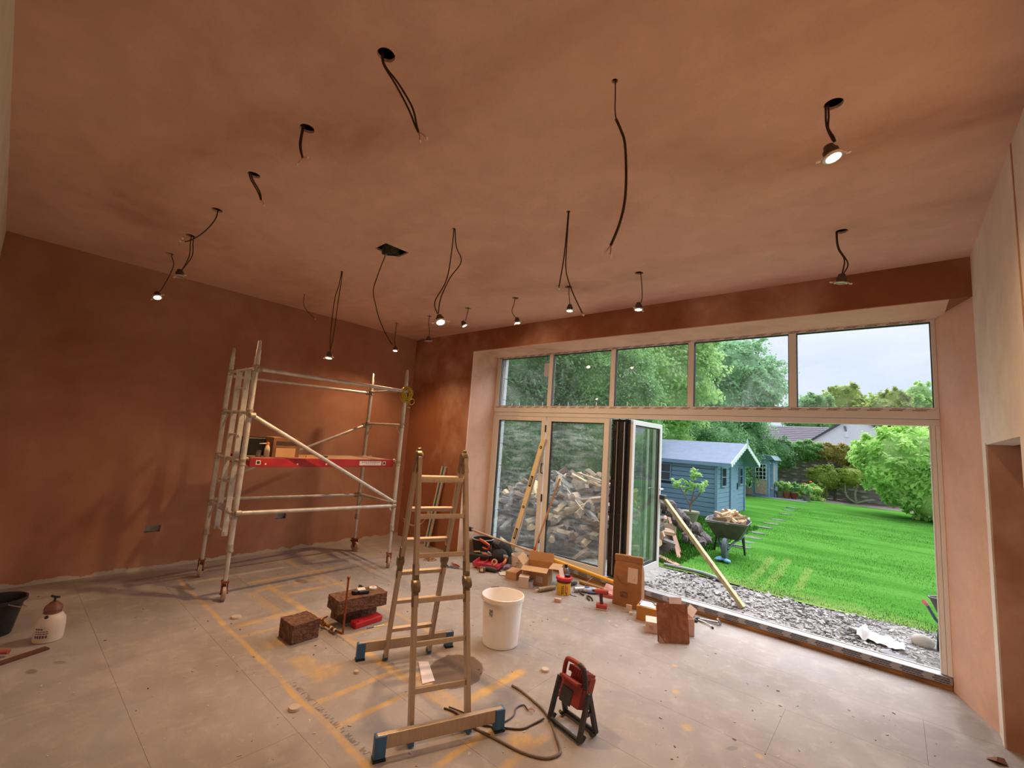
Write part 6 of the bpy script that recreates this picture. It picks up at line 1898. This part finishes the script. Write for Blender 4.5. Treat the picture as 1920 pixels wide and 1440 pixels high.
# ------------------------------------------------------------------ blue timber shed
M_SHED = mat('shed_paint', lin(136, 166, 192), .7, col2=lin(120, 150, 178), scale=5, stretch=(.5, .5, 6), bump=.1)
M_SHEDL = M_SHED
M_FELT = mat('roof_felt', lin(128, 138, 160), .9, var=.08, scale=6, bump=.2)
M_TRIMW = mat('barge_white', lin(222, 230, 232), .6, var=.04)
M_PANE = mat('dark_pane', lin(26, 30, 36), .1, var=.3, scale=4)
sx0, sx1, sy0, sy1, ze, za = -6.9, -3.80, 13.4, 16.45, 1.50, 2.05
shed = thing('garden_shed', 'blue painted timber shed with grey felt roof and scalloped white bargeboards', 'shed', ((sx0 + sx1) / 2, (sy0 + sy1) / 2, GZ))
MB().bx(sx0 + .03, sx1 - .03, sy0 + .03, sy1 - .03, GZ, ze - .02).build('shed_frame', mat('shed_inside', lin(60, 70, 76), .9), shed)
nb = 12
hb = (ze - GZ) / nb
for k in range(nb):
    z = GZ + hb * (k + .5)
    # the side facing the house: boards stop at the small window
    segs = [(sx0, sx1)] if not (5 < k < 10) else [(sx0, -5.62), (-5.08, sx1)]
    for a, b_ in segs:
        MB().box(((a + b_) / 2, sy0 + .012, z), (b_ - a, .020, hb - .014), (.10, 0, 0)).build('side_board', M_SHED, shed)
    MB().box(((sx0 + sx1) / 2, sy1 - .012, z), (sx1 - sx0, .020, hb - .004), (-.10, 0, 0)).build('side_board', M_SHED, shed)
    for a, b_ in ((sy0, 14.72), (15.55, sy1)):
        MB().box((sx1 - .012, (a + b_) / 2, z), (.020, b_ - a, hb - .010), (0, .06, 0)).build('front_board', M_SHEDL, shed)
gp = MB().prism([(sy0, ze), (sy1, ze), ((sy0 + sy1) / 2, za - .05)], -.02, .0, Matrix(((0, 0, 1), (1, 0, 0), (0, 1, 0))), (sx1, 0, 0)).build('gable_panel', M_SHEDL, shed)
for x, y in ((sx1, sy0), (sx0, sy0), (sx1, sy1)):
    MB().bx(x - .035, x + .035, y - .035, y + .035, GZ, ze).build('corner_post', M_SHEDL if x == sx1 else M_SHED, shed)
ym = (sy0 + sy1) / 2
for s1 in (-1, 1):
    q = MB()
    e_, r_ = (ym + s1 * (ym - sy0 + .22)), ym
    ze2 = ze - .06
    q.add([(sx0 - .2, e_, ze2), (sx1 + .42, e_, ze2), (sx1 + .42, r_, za), (sx0 - .2, r_, za), (sx0 - .2, e_, ze2 - .03), (sx1 + .42, e_, ze2 - .03), (sx1 + .42, r_, za - .03), (sx0 - .2, r_, za - .03)], [(0, 1, 2, 3), (7, 6, 5, 4), (0, 4, 5, 1), (1, 5, 6, 2), (2, 6, 7, 3), (3, 7, 4, 0)])
    fix_normals(q.build('roof_slope', M_FELT, shed))
    MB().bar((sx0 - .2, ym + s1 * .7, 1.787), (sx1 + .42, ym + s1 * .7, 1.787), .02, .012).build('felt_lap', M_FELT, shed)
    MB().bx(sx0 - .2, sx1 + .42, e_ - .012, e_ + .012, ze2 - .10, ze2 - .02).build('eaves_board', M_SHED, shed)
    # scalloped bargeboard
    poly = [(0, .015)]
    ln_ = math.hypot(e_ - r_, za - ze2)
    poly = [(0, 0), (ln_, 0)]
    nsc = 9
    for k in range(nsc):
        for j in range(4):
            u = ln_ * (1 - (k + j / 4) / nsc)
            poly.append((u, -.095 - .045 * math.sin(PI * j / 4)))
    poly.append((0, -.12))
    u_ = Vector((0, e_ - r_, ze2 - za)).normalized()
    w_ = Vector((1, 0, 0))
    v_ = w_.cross(u_)
    if v_.z < 0:
        v_ = -v_
    fix_normals(MB().prism(poly, 0, .022, Matrix((u_, v_, w_)).transposed(), (sx1 + .42, r_, za + .01)).build('bargeboard', M_TRIMW, shed))
MB().tube([(sx1 + .44, ym, za - .14), (sx1 + .44, ym, za + .04), (sx1 + .44, ym, za + .15)], [.035, .03, .008], n=8).build('finial', M_TRIMW, shed)


def pane_window(parent, c, w_, h, ax_, nx_, ny_, m_fr, m_p=M_PANE):
    """window with glazing bars; ax_ 'x' faces -y, 'y' faces +x"""
    f = MB()
    t_ = .03
    P = (lambda u, v, d: (c[0] + u, c[1] - d, c[2] + v)) if ax_ == 'x' else (lambda u, v, d: (c[0] + d, c[1] + u, c[2] + v))

    def bx_(u0, u1, v0, v1, d0, d1, mb):
        p, q = P(u0, v0, d0), P(u1, v1, d1)
        mb.bx(min(p[0], q[0]), max(p[0], q[0]), min(p[1], q[1]), max(p[1], q[1]), min(p[2], q[2]), max(p[2], q[2]))
    for u0, u1, v0, v1 in ((-w_ / 2, w_ / 2, -h / 2, -h / 2 + t_), (-w_ / 2, w_ / 2, h / 2 - t_, h / 2), (-w_ / 2, -w_ / 2 + t_, -h / 2 + t_, h / 2 - t_), (w_ / 2 - t_, w_ / 2, -h / 2 + t_, h / 2 - t_)):
        bx_(u0, u1, v0, v1, 0, .035, f)
    for k in range(1, nx_):
        u = -w_ / 2 + w_ * k / nx_
        bx_(u - .012, u + .012, -h / 2 + t_, h / 2 - t_, .008, .030, f)
    for k in range(1, ny_):
        v = -h / 2 + h * k / ny_
        bx_(-w_ / 2 + t_, w_ / 2 - t_, v - .012, v + .012, .0085, .0305, f)
    fo = f.build('window_frame', m_fr, parent)
    for i in range(nx_):
        for j in range(ny_):
            q = MB()
            bx_(-w_ / 2 + w_ * i / nx_ + .006, -w_ / 2 + w_ * (i + 1) / nx_ - .006, -h / 2 + h * j / ny_ + .006, -h / 2 + h * (j + 1) / ny_ - .006, .002, .010, q)
            q.build('pane', m_p, fo)


pane_window(shed, (-5.35, sy0 - .005, 1.04), .54, .52, 'x', 1, 2, M_SHED)
pane_window(shed, (sx1 + .005, 14.05, 1.02), .46, .56, 'y', 1, 2, M_SHEDL)
pane_window(shed, (sx1 + .005, 15.98, 1.02), .40, .54, 'y', 1, 2, M_SHEDL)
dr = MB().bx(sx1 - .005, sx1 + .03, 14.74, 15.53, GZ + .04, 1.46).build('shed_door', M_SHEDL, shed)
for k in range(5):
    MB().bx(sx1 + .031, sx1 + .036, 14.75 + .156 * k, 14.75 + .156 * k + .148, GZ + .05, 1.45).build('door_board', M_SHEDL, dr)
MB().bx(sx1 + .037, sx1 + .06, 15.42, 15.47, .62, .82).build('latch', M_BLACK, dr)

# ------------------------------------------------------------------ summerhouse at the end of the lawn
sh = thing('summerhouse', 'small blue summerhouse with paned windows and boarded panels', 'summerhouse', (-5.1, 23.8, GZ))
x0, x1, y0 = -5.9, -4.36, 23.3
MB().bx(x0, x1, y0 + .03, 24.8, GZ, 1.62).build('walls', M_SHEDL, sh)
MB().bx(x1, x1 + .12, y0 + .35, 24.7, GZ, 1.55).build('corner_wall', M_SHED, sh)
q = MB().prism([(x0 - .1, 1.60), (x1 - .35, 1.82), (x1 + .10, 1.78), (x1 + .26, 1.58), (x0 - .1, 1.55)], 0, 1.7, Matrix(((1, 0, 0), (0, 0, 1), (0, 1, 0))), (0, y0 - .06, 0))
fix_normals(q.build('roof', mat('summer_roof', lin(96, 126, 134), .7), sh))
pane_window(sh, (-4.68, y0 + .02, 1.02), .46, .72, 'x', 3, 4, M_TRIMW)
pane_window(sh, (-5.26, y0 + .02, 1.22), .40, .36, 'x', 3, 2, M_TRIMW)
pane_window(sh, (-5.26, y0 + .02, .40), .40, .28, 'x', 3, 1, M_TRIMW)
M_OSB = mat('osb_board', lin(206, 184, 166), .7, col2=lin(180, 150, 130), scale=14)
MB().bx(-4.92, -4.44, y0 - .006, y0 + .029, .02, .64).build('boarded_panel', M_OSB, sh)
MB().bx(-5.48, -5.04, y0 - .006, y0 + .029, .58, 1.02).build('boarded_panel', M_OSB, sh)
MB().bx(-5.48, -5.04, y0 - .006, y0 + .029, -.06, .24).build('boarded_panel', M_OSB, sh)
MB().bx(x1 + .121, x1 + .128, y0 + .45, y0 + .62, .60, 1.35).build('boarded_strip', M_OSB, sh)
MB().lathe([(.0001, 0), (.05, 0), (.05, .04), (.0001, .05)], (x1 + .06, y0 + .32, .30), n=12, rot=(PI / 2, 0, 0)).build('orange_lamp', mat('lamp_orange', lin(226, 176, 120), .4), sh)
struct(MB().bx(-8, -2.9, 22.9, 24.28, GZ - .05, GZ + .012).build('ground_paving', mat('paving_grey', lin(110, 112, 118), .85, var=.12, scale=5)))

# potted plants in front of the wall
M_TERRA = mat('terracotta', lin(158, 92, 68), .8, var=.12, scale=12)
for i, (x, y, r, h, m_, lab, n, lm) in enumerate(((-4.05, 24.0, .17, .28, mat('green_pot', lin(110, 120, 92), .8), 'greenish pot of leafy plants beside the summerhouse', 420, LF_PALE), (-3.78, 24.05, .16, .26, M_TERRA, 'terracotta pot of broad-leaved plants in the middle of the pot row', 520, LF_LAUREL), (-3.50, 24.1, .15, .27, mat('dark_terracotta', lin(136, 70, 56), .8), 'darker terracotta pot with strap leaves', 480, LF_MID), (-2.98, 23.9, .17, .20, mat('stone_pot', lin(140, 132, 122), .85), 'low stone pot of grassy leaves at the lawn edge', 420, LF_PALE))):
    t = thing('potted_plant', lab, 'potted plant', (x, y, GZ), 'pots at the end of the lawn')
    MB().lathe([(.0001, 0), (r * .72, 0), (r, h * .85), (r * 1.1, h * .86), (r * 1.1, h), (r * .95, h), (.0001, h * .85)], (x, y, GZ + .013), n=18).build('pot', m_, t, smooth=40)
    foliage('leaves', [((x, y, GZ + h + .22), (.28, .26, .30))], n, .22, lm, t, 60 + i, aspect=.28, core=0, shell=(.15, 1.0))
t = thing('flower_clump', 'clump of strap leaves with small orange flowers by the wall', 'plant', (-3.0, 24.9, GZ))
foliage('leaves', [((-3.0, 24.9, .2), (.65, .4, .45)), ((-3.7, 24.8, .1), (.4, .3, .35))], 1800, .30, LF_LAUREL, t, 70, aspect=.16, core=0, shell=(.1, 1.0))
for k, (x, z) in enumerate(((-2.92, .72), (-2.80, .42), (-3.15, .60))):
    MB().ball((x, 24.6, z), (.06, .05, .05), 8, 6).build('flower', mat('flower_orange', lin(232, 124, 40), .6), t, smooth=60)

# rubble-stone garden wall and the neighbour's house
m_w, ntw, bw = base_mat('rubble_stone')
g = G(ntw)
vr = ntw.nodes.new('ShaderNodeTexVoronoi')
vr.inputs['Scale'].default_value = 3.2
mpv = g.vec((.7, 1, 1.9))
ntw.links.new(mpv, vr.inputs['Vector'])
colw = g.mix(g.step(g.noise(g.vec((.7, 1, 1.9)), 3.5, 3), .3, .7), lin(200, 190, 182), lin(228, 220, 212))
colw = g.mix(g.step(vr.outputs['Distance'], .22, .42), colw, lin(150, 140, 132))
ntw.links.new(colw, bw.inputs['Base Color'])
bw.inputs['Roughness'].default_value = .95
g.bump(g.m('SUBTRACT', 1.0, vr.outputs['Distance']), bw, .8, .08)
solo(MB().bx(-14, 10, 27.4, 27.8, GZ, 2.0), 'garden_wall', m_w, 'old rubble-stone wall along the end of the garden', 'wall')
hs_ = thing('neighbour_house', 'white gabled house with brown tiled roof beyond the garden wall', 'house', (-3.2, 41, GZ))
M_HW = mat('house_white', lin(244, 246, 252), .8, var=.02)
M_TILE = mat('roof_tile', lin(122, 112, 120), .8, var=.12, scale=3, stretch=(1, 1, 10))
fix_normals(MB().prism([(-4.75, GZ), (.75, GZ), (.75, 3.2), (-2.0, 5.15), (-4.75, 3.2)], 0, 5, Matrix(((1, 0, 0), (0, 0, 1), (0, 1, 0))), (0, 40, 0)).build('gable_wall', M_HW, hs_))
for s1 in (-1, 1):
    ex = -4.95 if s1 < 0 else .95
    rf = MB()
    rf.add([(ex, 39.8, 3.08), (-2.0, 39.8, 5.27), (-2.0, 45.2, 5.27), (ex, 45.2, 3.08), (ex, 39.8, 2.92), (-2.0, 39.8, 5.10), (-2.0, 45.2, 5.10), (ex, 45.2, 2.92)], [(0, 1, 2, 3), (7, 6, 5, 4), (0, 4, 5, 1), (1, 5, 6, 2), (2, 6, 7, 3), (3, 7, 4, 0)])
    fix_normals(rf.build('gable_roof', mat('roof_edge', lin(84, 84, 96), .8), hs_))
MB().bx(-8.6, -4.3, 42, 46, GZ, 2.9).build('side_wing', M_HW, hs_)
rows = 11
for k in range(rows):
    f0, f1 = k / rows, (k + 1) / rows
    ya, yb = 41.7 + 2.3 * f0, 41.7 + 2.3 * f1
    za_, zb_ = 2.75 + 1.75 * f0, 2.75 + 1.75 * f1
    MB().add([(-8.8, ya, za_ + .03), (-3.9, ya, za_ + .03), (-3.9, yb, zb_), (-8.8, yb, zb_), (-8.8, ya, za_ - .05), (-3.9, ya, za_ - .05), (-3.9, yb, zb_ - .08), (-8.8, yb, zb_ - .08)], [(0, 1, 2, 3), (7, 6, 5, 4), (0, 4, 5, 1), (1, 5, 6, 2), (2, 6, 7, 3), (3, 7, 4, 0)]).build('tile_course', M_TILE, hs_)
MB().bx(-2.62, -2.42, 39.88, 40.0, 3.55, 4.1).build('vent_box', M_HW, hs_)
MB().tube([(-2.62, 39.9, 4.35), (-2.55, 39.9, 3.98)], .07, n=8).build('flue', mat('flue_grey', lin(120, 126, 140), .5), hs_)
MB().bx(-3.0, -1.5, 39.95, 40.0, 2.2, 2.95).build('house_window', mat('house_pane', lin(120, 122, 130), .2), hs_)

# ------------------------------------------------------------------ split logs, boards and rubble outside the doors
def log_mesh(seed):
    rr = random.Random(seed)
    l = 1.0
    kind = seed % 3
    if kind == 0:
        poly = [(0, 0), (.5, .05), (.46, .30), (.25, .47), (.03, .5)]
    elif kind == 1:
        poly = [(0, 0), (.6, 0), (.58, .28), (.05, .30)]
    else:
        poly = [(.0, .05), (.25, -.02), (.48, .1), (.5, .35), (.28, .5), (.04, .38)]
    poly = [((x - .26) * (1 + rr.uniform(-.1, .1)), (y - .2) * (1 + rr.uniform(-.1, .1))) for x, y in poly]
    mb = MB()
    mb.prism(poly, -.5, .5)
    return mb


def log_material(name, side, face):
    m, nt, b = base_mat(name)
    g = G(nt)
    oi = nt.nodes.new('ShaderNodeObjectInfo')
    n = g.noise(g.vec((9, 9, 1.2)), 2.0, 4, .6)
    col = g.mix(g.step(n, .3, .7), side, face)
    k = g.m('MULTIPLY_ADD', oi.outputs['Random'], .7, .6)
    mm = nt.nodes.new('ShaderNodeVectorMath')
    mm.operation = 'SCALE'
    nt.links.new(col, mm.inputs[0])
    nt.links.new(k, mm.inputs['Scale'])
    nt.links.new(mm.outputs[0], b.inputs['Base Color'])
    b.inputs['Roughness'].default_value = .85
    g.bump(n, b, .3, .02)
    return m


LOGM = [log_material('log_pale', lin(150, 120, 98), lin(190, 160, 134)), log_material('log_grey', lin(104, 96, 96), lin(150, 142, 140)), log_material('log_brown', lin(92, 70, 58), lin(138, 108, 88)), log_material('log_fresh', lin(196, 156, 112), lin(222, 190, 150))]
LOG_ME = {}
for i in range(6):
    for j in range(4):
        me = log_mesh(i).mesh('log_%d_%d' % (i, j), LOGM[j])
        LOG_ME[(i, j)] = me


def heap_h(x, y):
    q = 1 - ((x + 4.85) / 1.95) ** 2 - ((y - 7.75) / 1.75) ** 2
    return 1.12 * max(0, q) ** .75


def put_log(p, rot, l, th, key, label, group):
    o = bpy.data.objects.new('split_log', LOG_ME[key])
    COL.objects.link(o)
    o.location = p
    o.rotation_euler = rot
    o.scale = (th, th, l)
    return tag(o, label, 'log', group)


vs, fs = [], []
NX, NY = 26, 22
for j in range(NY + 1):
    for i in range(NX + 1):
        x, y = -6.9 + 4.1 * i / NX, 5.95 + 3.6 * j / NY
        vs.append((x, y, GZ - .05 + max(0, heap_h(x, y) - .08) + .03 * math.sin(i * 2.1) * math.sin(j * 1.7)))
for j in range(NY):
    for i in range(NX):
        a = j * (NX + 1) + i
        fs.append((a, a + 1, a + NX + 2, a + NX + 1))
hm = MB()
hm.add(vs, fs)
solo(hm, 'bark_mound', mat('bark_litter', lin(84, 70, 62), .95, col2=lin(56, 48, 44), scale=12, bump=.9, bscale=30), 'dark mound of bark and litter under the split logs', 'mound', smooth=70)
rr = random.Random(42)
k = 0
while k < 210:
    x, y = rr.uniform(-6.5, -3.0), rr.uniform(6.1, 9.0)
    h = heap_h(x, y)
    if h < .02 and rr.random() > .25:
        continue
    if y > 8.2 and rr.random() > .35:
        continue
    th = rr.uniform(.15, .28)
    l = rr.uniform(.28, .50)
    key = (rr.randrange(6), rr.choice((0, 0, 1, 1, 2, 2, 3)))
    rot = (rr.uniform(.9, 1.9), rr.uniform(-.5, .5), rr.uniform(0, 6.28))
    put_log((x, y, GZ + h + th * .12), rot, l, th, key, ('pale buff', 'weathered grey', 'dark brown', 'freshly cut cream')[key[1]] + ' split log lying in the heap outside the closed door panels', 'split logs in the heap')
    k += 1
M_OLDB = mat('old_board', lin(128, 116, 108), .9, var=.25, scale=5, stretch=(1, 8, 8), bump=.3)
for i, (a, b_, w_, lab) in enumerate((((-4.62, 7.05, .92), (-3.80, 6.42, .02), .17, 'wide old brown plank sloping down over the log heap'), ((-4.95, 7.2, 1.02), (-4.45, 7.0, .86), .14, 'grey weathered board end on top of the log heap'), ((-4.6, 7.4, 1.12), (-3.6, 7.3, .95), .06, 'long pale stick across the top of the log heap'), ((-5.05, 6.9, .90), (-4.75, 6.5, .42), .05, 'pale batten standing in the log heap'), ((-4.45, 6.8, .86), (-3.95, 6.55, .58), .02, 'thin pale lath lying on the wide plank'), ((-5.3, 7.1, .78), (-4.7, 6.8, .66), .04, 'narrow pale batten near the broom shaft'))):
    solo(MB().bar(a, b_, w_, .028), 'old_board', M_OLDB if i in (0, 1) else mat('pale_lath', lin(196, 166, 136), .8, var=.15, stretch=(1, 6, 6)), lab, 'board', 'boards on the log heap')
M_WEATH = mat('weathered_board', lin(110, 112, 116), .9, col2=lin(74, 74, 78), scale=4, stretch=(1, 10, 10), bump=.3)
rr = random.Random(9)
for k in range(14):
    x, y = -6.75 + rr.uniform(-.35, .3), 6.15 + .12 * (k % 5) + rr.uniform(-.03, .03)
    z = GZ + .03 + .058 * (k // 2)
    ln_ = rr.uniform(1.1, 1.7)
    solo(MB().box((x + .2, y + .2 * (k // 5), z), (ln_, .15, .045), (rr.uniform(-.05, .05), rr.uniform(-.06, .06), rr.uniform(-.12, .12))), 'weathered_board', M_WEATH, 'grey weathered board in the %s layer of the stack by the left door panel' % ('bottom', 'second', 'third', 'fourth', 'fifth', 'sixth', 'top')[k // 2], 'board', 'weathered boards in the stack')
# rubble heap beside the open leaf
M_RUB = mat('rubble_lump', lin(138, 124, 124), .95, col2=lin(96, 84, 84), scale=3, bump=.7, bscale=20)
lump = []
for sd in range(4):
    bm = bmesh.new()
    bmesh.ops.create_icosphere(bm, subdivisions=2, radius=.5)
    rs = random.Random(sd)
    for v in bm.verts:
        v.co *= rs.uniform(.72, 1.1)
        v.co.z *= .75
    me = bpy.data.meshes.new('lump')
    bm.to_mesh(me)
    bm.free()
    me.materials.append(M_RUB)
    lump.append(me)
rr = random.Random(77)
for k in range(95):
    a, r = rr.uniform(0, 6.28), rr.uniform(0, 1) ** .6
    x, y = -3.65 + .85 * r * math.cos(a), 9.3 + 1.05 * r * math.sin(a)
    s = rr.uniform(.14, .30)
    o = bpy.data.objects.new('rubble_stone', lump[rr.randrange(4)])
    COL.objects.link(o)
    o.location = (x, y, GZ + .70 * (1 - r) + s * .10)
    o.rotation_euler = (rr.uniform(0, 3), rr.uniform(0, 3), rr.uniform(0, 3))
    o.scale = (s, s * rr.uniform(.7, 1.1), s)
    tag(o, ('small' if s < .19 else 'middling' if s < .25 else 'large') + ' grey-brown rubble lump in the heap beside the open door leaf', 'stone', 'rubble lumps beside the open leaf')
for i, (a, b_, w_) in enumerate((((-3.25, 8.5, .42), (-2.85, 8.0, GZ + .03), .05), ((-3.1, 8.3, .25), (-2.72, 7.6, GZ + .03), .06), ((-3.0, 7.4, GZ + .04), (-2.55, 7.1, GZ + .03), .10))):
    solo(MB().bar(a, b_, w_, .03), 'scrap_batten', mat('scrap_wood', lin(170, 128, 104), .8, var=.2, stretch=(1, 6, 6)), ('thin reddish batten sloping down the rubble heap', 'second reddish batten at the foot of the rubble heap', 'short offcut on the ground at the rubble edge')[i], 'batten', 'battens by the rubble')
solo(MB().tube([(-2.75, 7.05, GZ + .02), (-2.4, 7.08, GZ + .02), (-2.1, 7.02, GZ + .03), (-1.85, 6.9, GZ + .02)], .022, n=8, res=4), 'garden_hose', mat('hose_grey', lin(150, 154, 158), .6), 'grey hose end lying at the lawn edge near the leaf', 'hose', smooth=50)

# timber prop holding the open leaf
t = thing('door_prop', 'sawn timber prop bracing the open door leaf from the gravel', 'timber', (-1.41, 6.03, GZ))
MB().bar((-1.395, 6.02, GZ + .0), (-2.42, 6.085, 1.03), .045, .090, up=(0, 1, 0)).build('plank', mat('prop_timber', lin(206, 190, 140), .7, col2=lin(160, 150, 110), scale=4, stretch=(6, 6, 1)), t, bevel=.003)
MB().bx(-2.47, -2.37, 6.03, 6.13, 1.0, 1.06).build('packing_pad', mat('pad_dark', lin(70, 70, 76), .7), t, bevel=.01)

# potted shrub by the shed
t = thing('potted_shrub', 'small shrub with glossy leaves in a pale pot by the shed wall', 'potted plant', (-3.95, 11.75, GZ))
c = (-3.95, 11.75, GZ)
MB().lathe([(.0001, 0), (.14, 0), (.20, .24), (.22, .25), (.22, .30), (.19, .30), (.0001, .25)], c, n=22).build('pot', mat('pale_pot', lin(150, 142, 116), .85, var=.15, scale=10), t, smooth=40)
st = MB()
for pts in ([(c[0], c[1], .15), (c[0] + .02, c[1], .45), (c[0] + .10, c[1], .8), (c[0] + .06, c[1], 1.12)], [(c[0], c[1], .15), (c[0] - .04, c[1], .4), (c[0] - .28, c[1], .75), (c[0] - .4, c[1], .9)], [(c[0] + .02, c[1], .4), (c[0] + .22, c[1], .65), (c[0] + .28, c[1], .85)]):
    st.tube(pts, [.028, .020, .013, .008][:len(pts)], n=6, res=3)
st.build('stems', mat('shrub_bark', lin(126, 108, 96), .8), t, smooth=50)
foliage('leaves', [((c[0] + .06, c[1], 1.12), (.22, .2, .16)), ((c[0] - .36, c[1], .86), (.16, .15, .14)), ((c[0] + .26, c[1], .82), (.2, .2, .16)), ((c[0] - .05, c[1], .8), (.22, .2, .14))], 520, .13, LF_PALE, t, 90, aspect=.4, core=0, shell=(.2, 1.05))


def wheelbarrow(p, rz, label, tip=0.0, size=1.0):
    t = thing('wheelbarrow', label, 'wheelbarrow', p, None, (tip, 0, rz))
    t.scale = (size, size, size)
    M_TRAYB = mat('barrow_tray', lin(96, 90, 86), .5, .2, var=.2, scale=8)
    M_FR = mat('barrow_frame', lin(70, 88, 96), .45, .3, var=.2, scale=20)
    # local: wheel towards -y, handles towards +y
    rim = [(-.33, -.42), (.33, -.42), (.36, .10), (.30, .42), (-.30, .42), (-.36, .10)]
    bot = [(-.17, -.20), (.17, -.20), (.22, .08), (.20, .24), (-.20, .24), (-.22, .08)]
    vs = [(x, y, .60 if y > -.4 else .58) for x, y in rim] + [(x, y, .30) for x, y in bot] + [(x * .97, y * .97, .595 if y > -.4 else .575) for x, y in rim] + [(x * .95, y * .95, .312) for x, y in bot]
    fs = []
    for k in range(6):
        k2 = (k + 1) % 6
        fs.append((k, k2, 6 + k2, 6 + k)[::-1])
        fs.append((12 + k, 12 + k2, 18 + k2, 18 + k))
        fs.append((k, k2, 12 + k2, 12 + k))
    fs.append((6, 7, 8, 9, 10, 11)[::-1])
    fs.append((18, 19, 20, 21, 22, 23))
    MB().add(vs, fs).build('tray', M_TRAYB, t, world=False)
    fr = MB()
    fr.tube([(x, y, .60) for x, y in rim] + [(rim[0][0], rim[0][1], .60)], .012, n=8)
    fr.build('tray_rim', M_TRAYB, t, world=False)
    for s1 in (-1, 1):
        MB().tube([(s1 * .05, -.60, .20), (s1 * .13, -.25, .285), (s1 * .22, .30, .30), (s1 * .27, .75, .52), (s1 * .27, .92, .56)], .017, n=8, res=3).build('frame_tube', M_FR, t, world=False, smooth=50)
        MB().tube([(s1 * .27, .80, .535), (s1 * .27, .94, .565)], .023, n=10).build('hand_grip', mat('grip_pink', lin(206, 112, 108), .5), t, world=False, smooth=50)
        MB().tube([(s1 * .21, .18, .30), (s1 * .25, .20, .02), (s1 * .25, .27, .0 + .012), (s1 * .22, .36, .30)], .014, n=8, res=2).build('leg', M_BLACK, t, world=False, smooth=50)
    MB().tube([(-.25, .22, .14), (.25, .22, .14)], .012, n=8).build('leg_brace', M_FR, t, world=False)
    MB().lathe([(.03, -.045), (.13, -.045), (.175, -.03), (.185, 0), (.175, .03), (.13, .045), (.03, .045)], (0, -.55, .186), n=26, rot=(0, PI / 2, 0)).build('wheel', mat('barrow_tyre', lin(84, 92, 96), .7), t, world=False, smooth=40)
    MB().tube([(-.08, -.55, .186), (.08, -.55, .186)], .012, n=8).build('axle', M_STEEL, t, world=False)
    return t


wheelbarrow((-2.30, 8.86, GZ), .16, 'grey wheelbarrow heaped with split logs standing on the lawn')
rr = random.Random(31)
for k in range(26):
    a, r = rr.uniform(0, 6.28), rr.uniform(0, 1) ** .5
    x, y = -2.30 + .17 * r * math.cos(a), 8.88 + .22 * r * math.sin(a)
    th, l = rr.uniform(.09, .14), rr.uniform(.22, .34)
    put_log((x, y, GZ + .60 + .15 * (1 - r) + rr.uniform(0, .03)), (rr.uniform(.8, 2.0), rr.uniform(-.5, .5), rr.uniform(0, 6.28)), l, th, (rr.randrange(6), 3 if k % 4 else 0), ('cream' if k % 4 else 'dull buff') + ' split log heaped in the wheelbarrow', 'logs in the wheelbarrow')
wheelbarrow((.490, 6.27, GZ + .05), 2.95, 'empty wheelbarrow with pink grips behind the window jamb', .15, .75)
# pale blue gloves dropped by the wheel
t = thing('work_gloves', 'pale blue work gloves dropped in front of the barrow wheel', 'gloves', (-2.22, 8.22, GZ))
gl_ = MB()
gl_.ball((-2.24, 8.22, GZ + .04), (.09, .06, .035), 12, 8, (0, 0, .4))
gl_.ball((-2.14, 8.18, GZ + .03), (.07, .05, .03), 12, 8, (0, 0, -.6))
for k in range(4):
    gl_.tube([(-2.29 + .02 * k, 8.18, GZ + .04), (-2.32 + .025 * k, 8.12, GZ + .035)], [.014, .010], n=6)
gl_.build('gloves', mat('glove_blue', lin(130, 184, 226), .7, var=.1), t, smooth=60)
# crumpled white sack, stone and slab in the slate
t = thing('rubble_sack', 'crumpled white plastic sack with red print lying in the slate', 'sack', (-.08, 6.02, GZ))
sk = MB()
rr = random.Random(2)
nx, ny = 16, 10
vs, fs = [], []
for j in range(ny + 1):
    for i in range(nx + 1):
        u, v = i / nx, j / ny
        x, y = -.34 + .37 * u, 6.03 + .22 * v - .08 * u
        z = GZ + .018 + .10 * math.exp(-((u - .18) / .16) ** 2) * math.sin(PI * v) + .055 * math.exp(-((u - .68) / .2) ** 2) * math.sin(PI * v) + rr.uniform(-.016, .022)
        vs.append((x, y, max(z, GZ + .004)))
for j in range(ny):
    for i in range(nx):
        a = j * (nx + 1) + i
        fs.append((a, a + 1, a + nx + 2, a + nx + 1))
sk.add(vs, fs)
sk.build('sack_sheet', mat('sack_white', lin(226, 222, 224), .55, col2=lin(188, 110, 100), scale=5, c0=.28, c1=.36), t, smooth=70)
solo(MB().prism([(-.42, 6.24), (-.22, 6.12), (-.12, 6.22), (-.30, 6.34)], GZ + .005, GZ + .035), 'flat_slab', mat('slab_grey', lin(158, 154, 154), .9, var=.1, scale=8), 'flat pale slate slab beside the white sack', 'stone', bevel=.006)
solo(MB().prism([(-.16, 5.70), (.08, 5.60), (.11, 5.70), (-.12, 5.80)], GZ + .005, GZ + .04), 'flat_slab', mat('slab_dark', lin(128, 126, 130), .9, var=.1, scale=8), 'flat dark slab in front of the white sack', 'stone', bevel=.006)
solo(MB().ball((.17, 6.38, GZ + .04), (.095, .075, .065), 12, 8, (.2, 0, .3)), 'loose_stone', mat('loose_stone', lin(186, 178, 164), .85, var=.1, scale=12, bump=.3), 'rounded pale stone lying among the dark slate', 'stone', smooth=50)
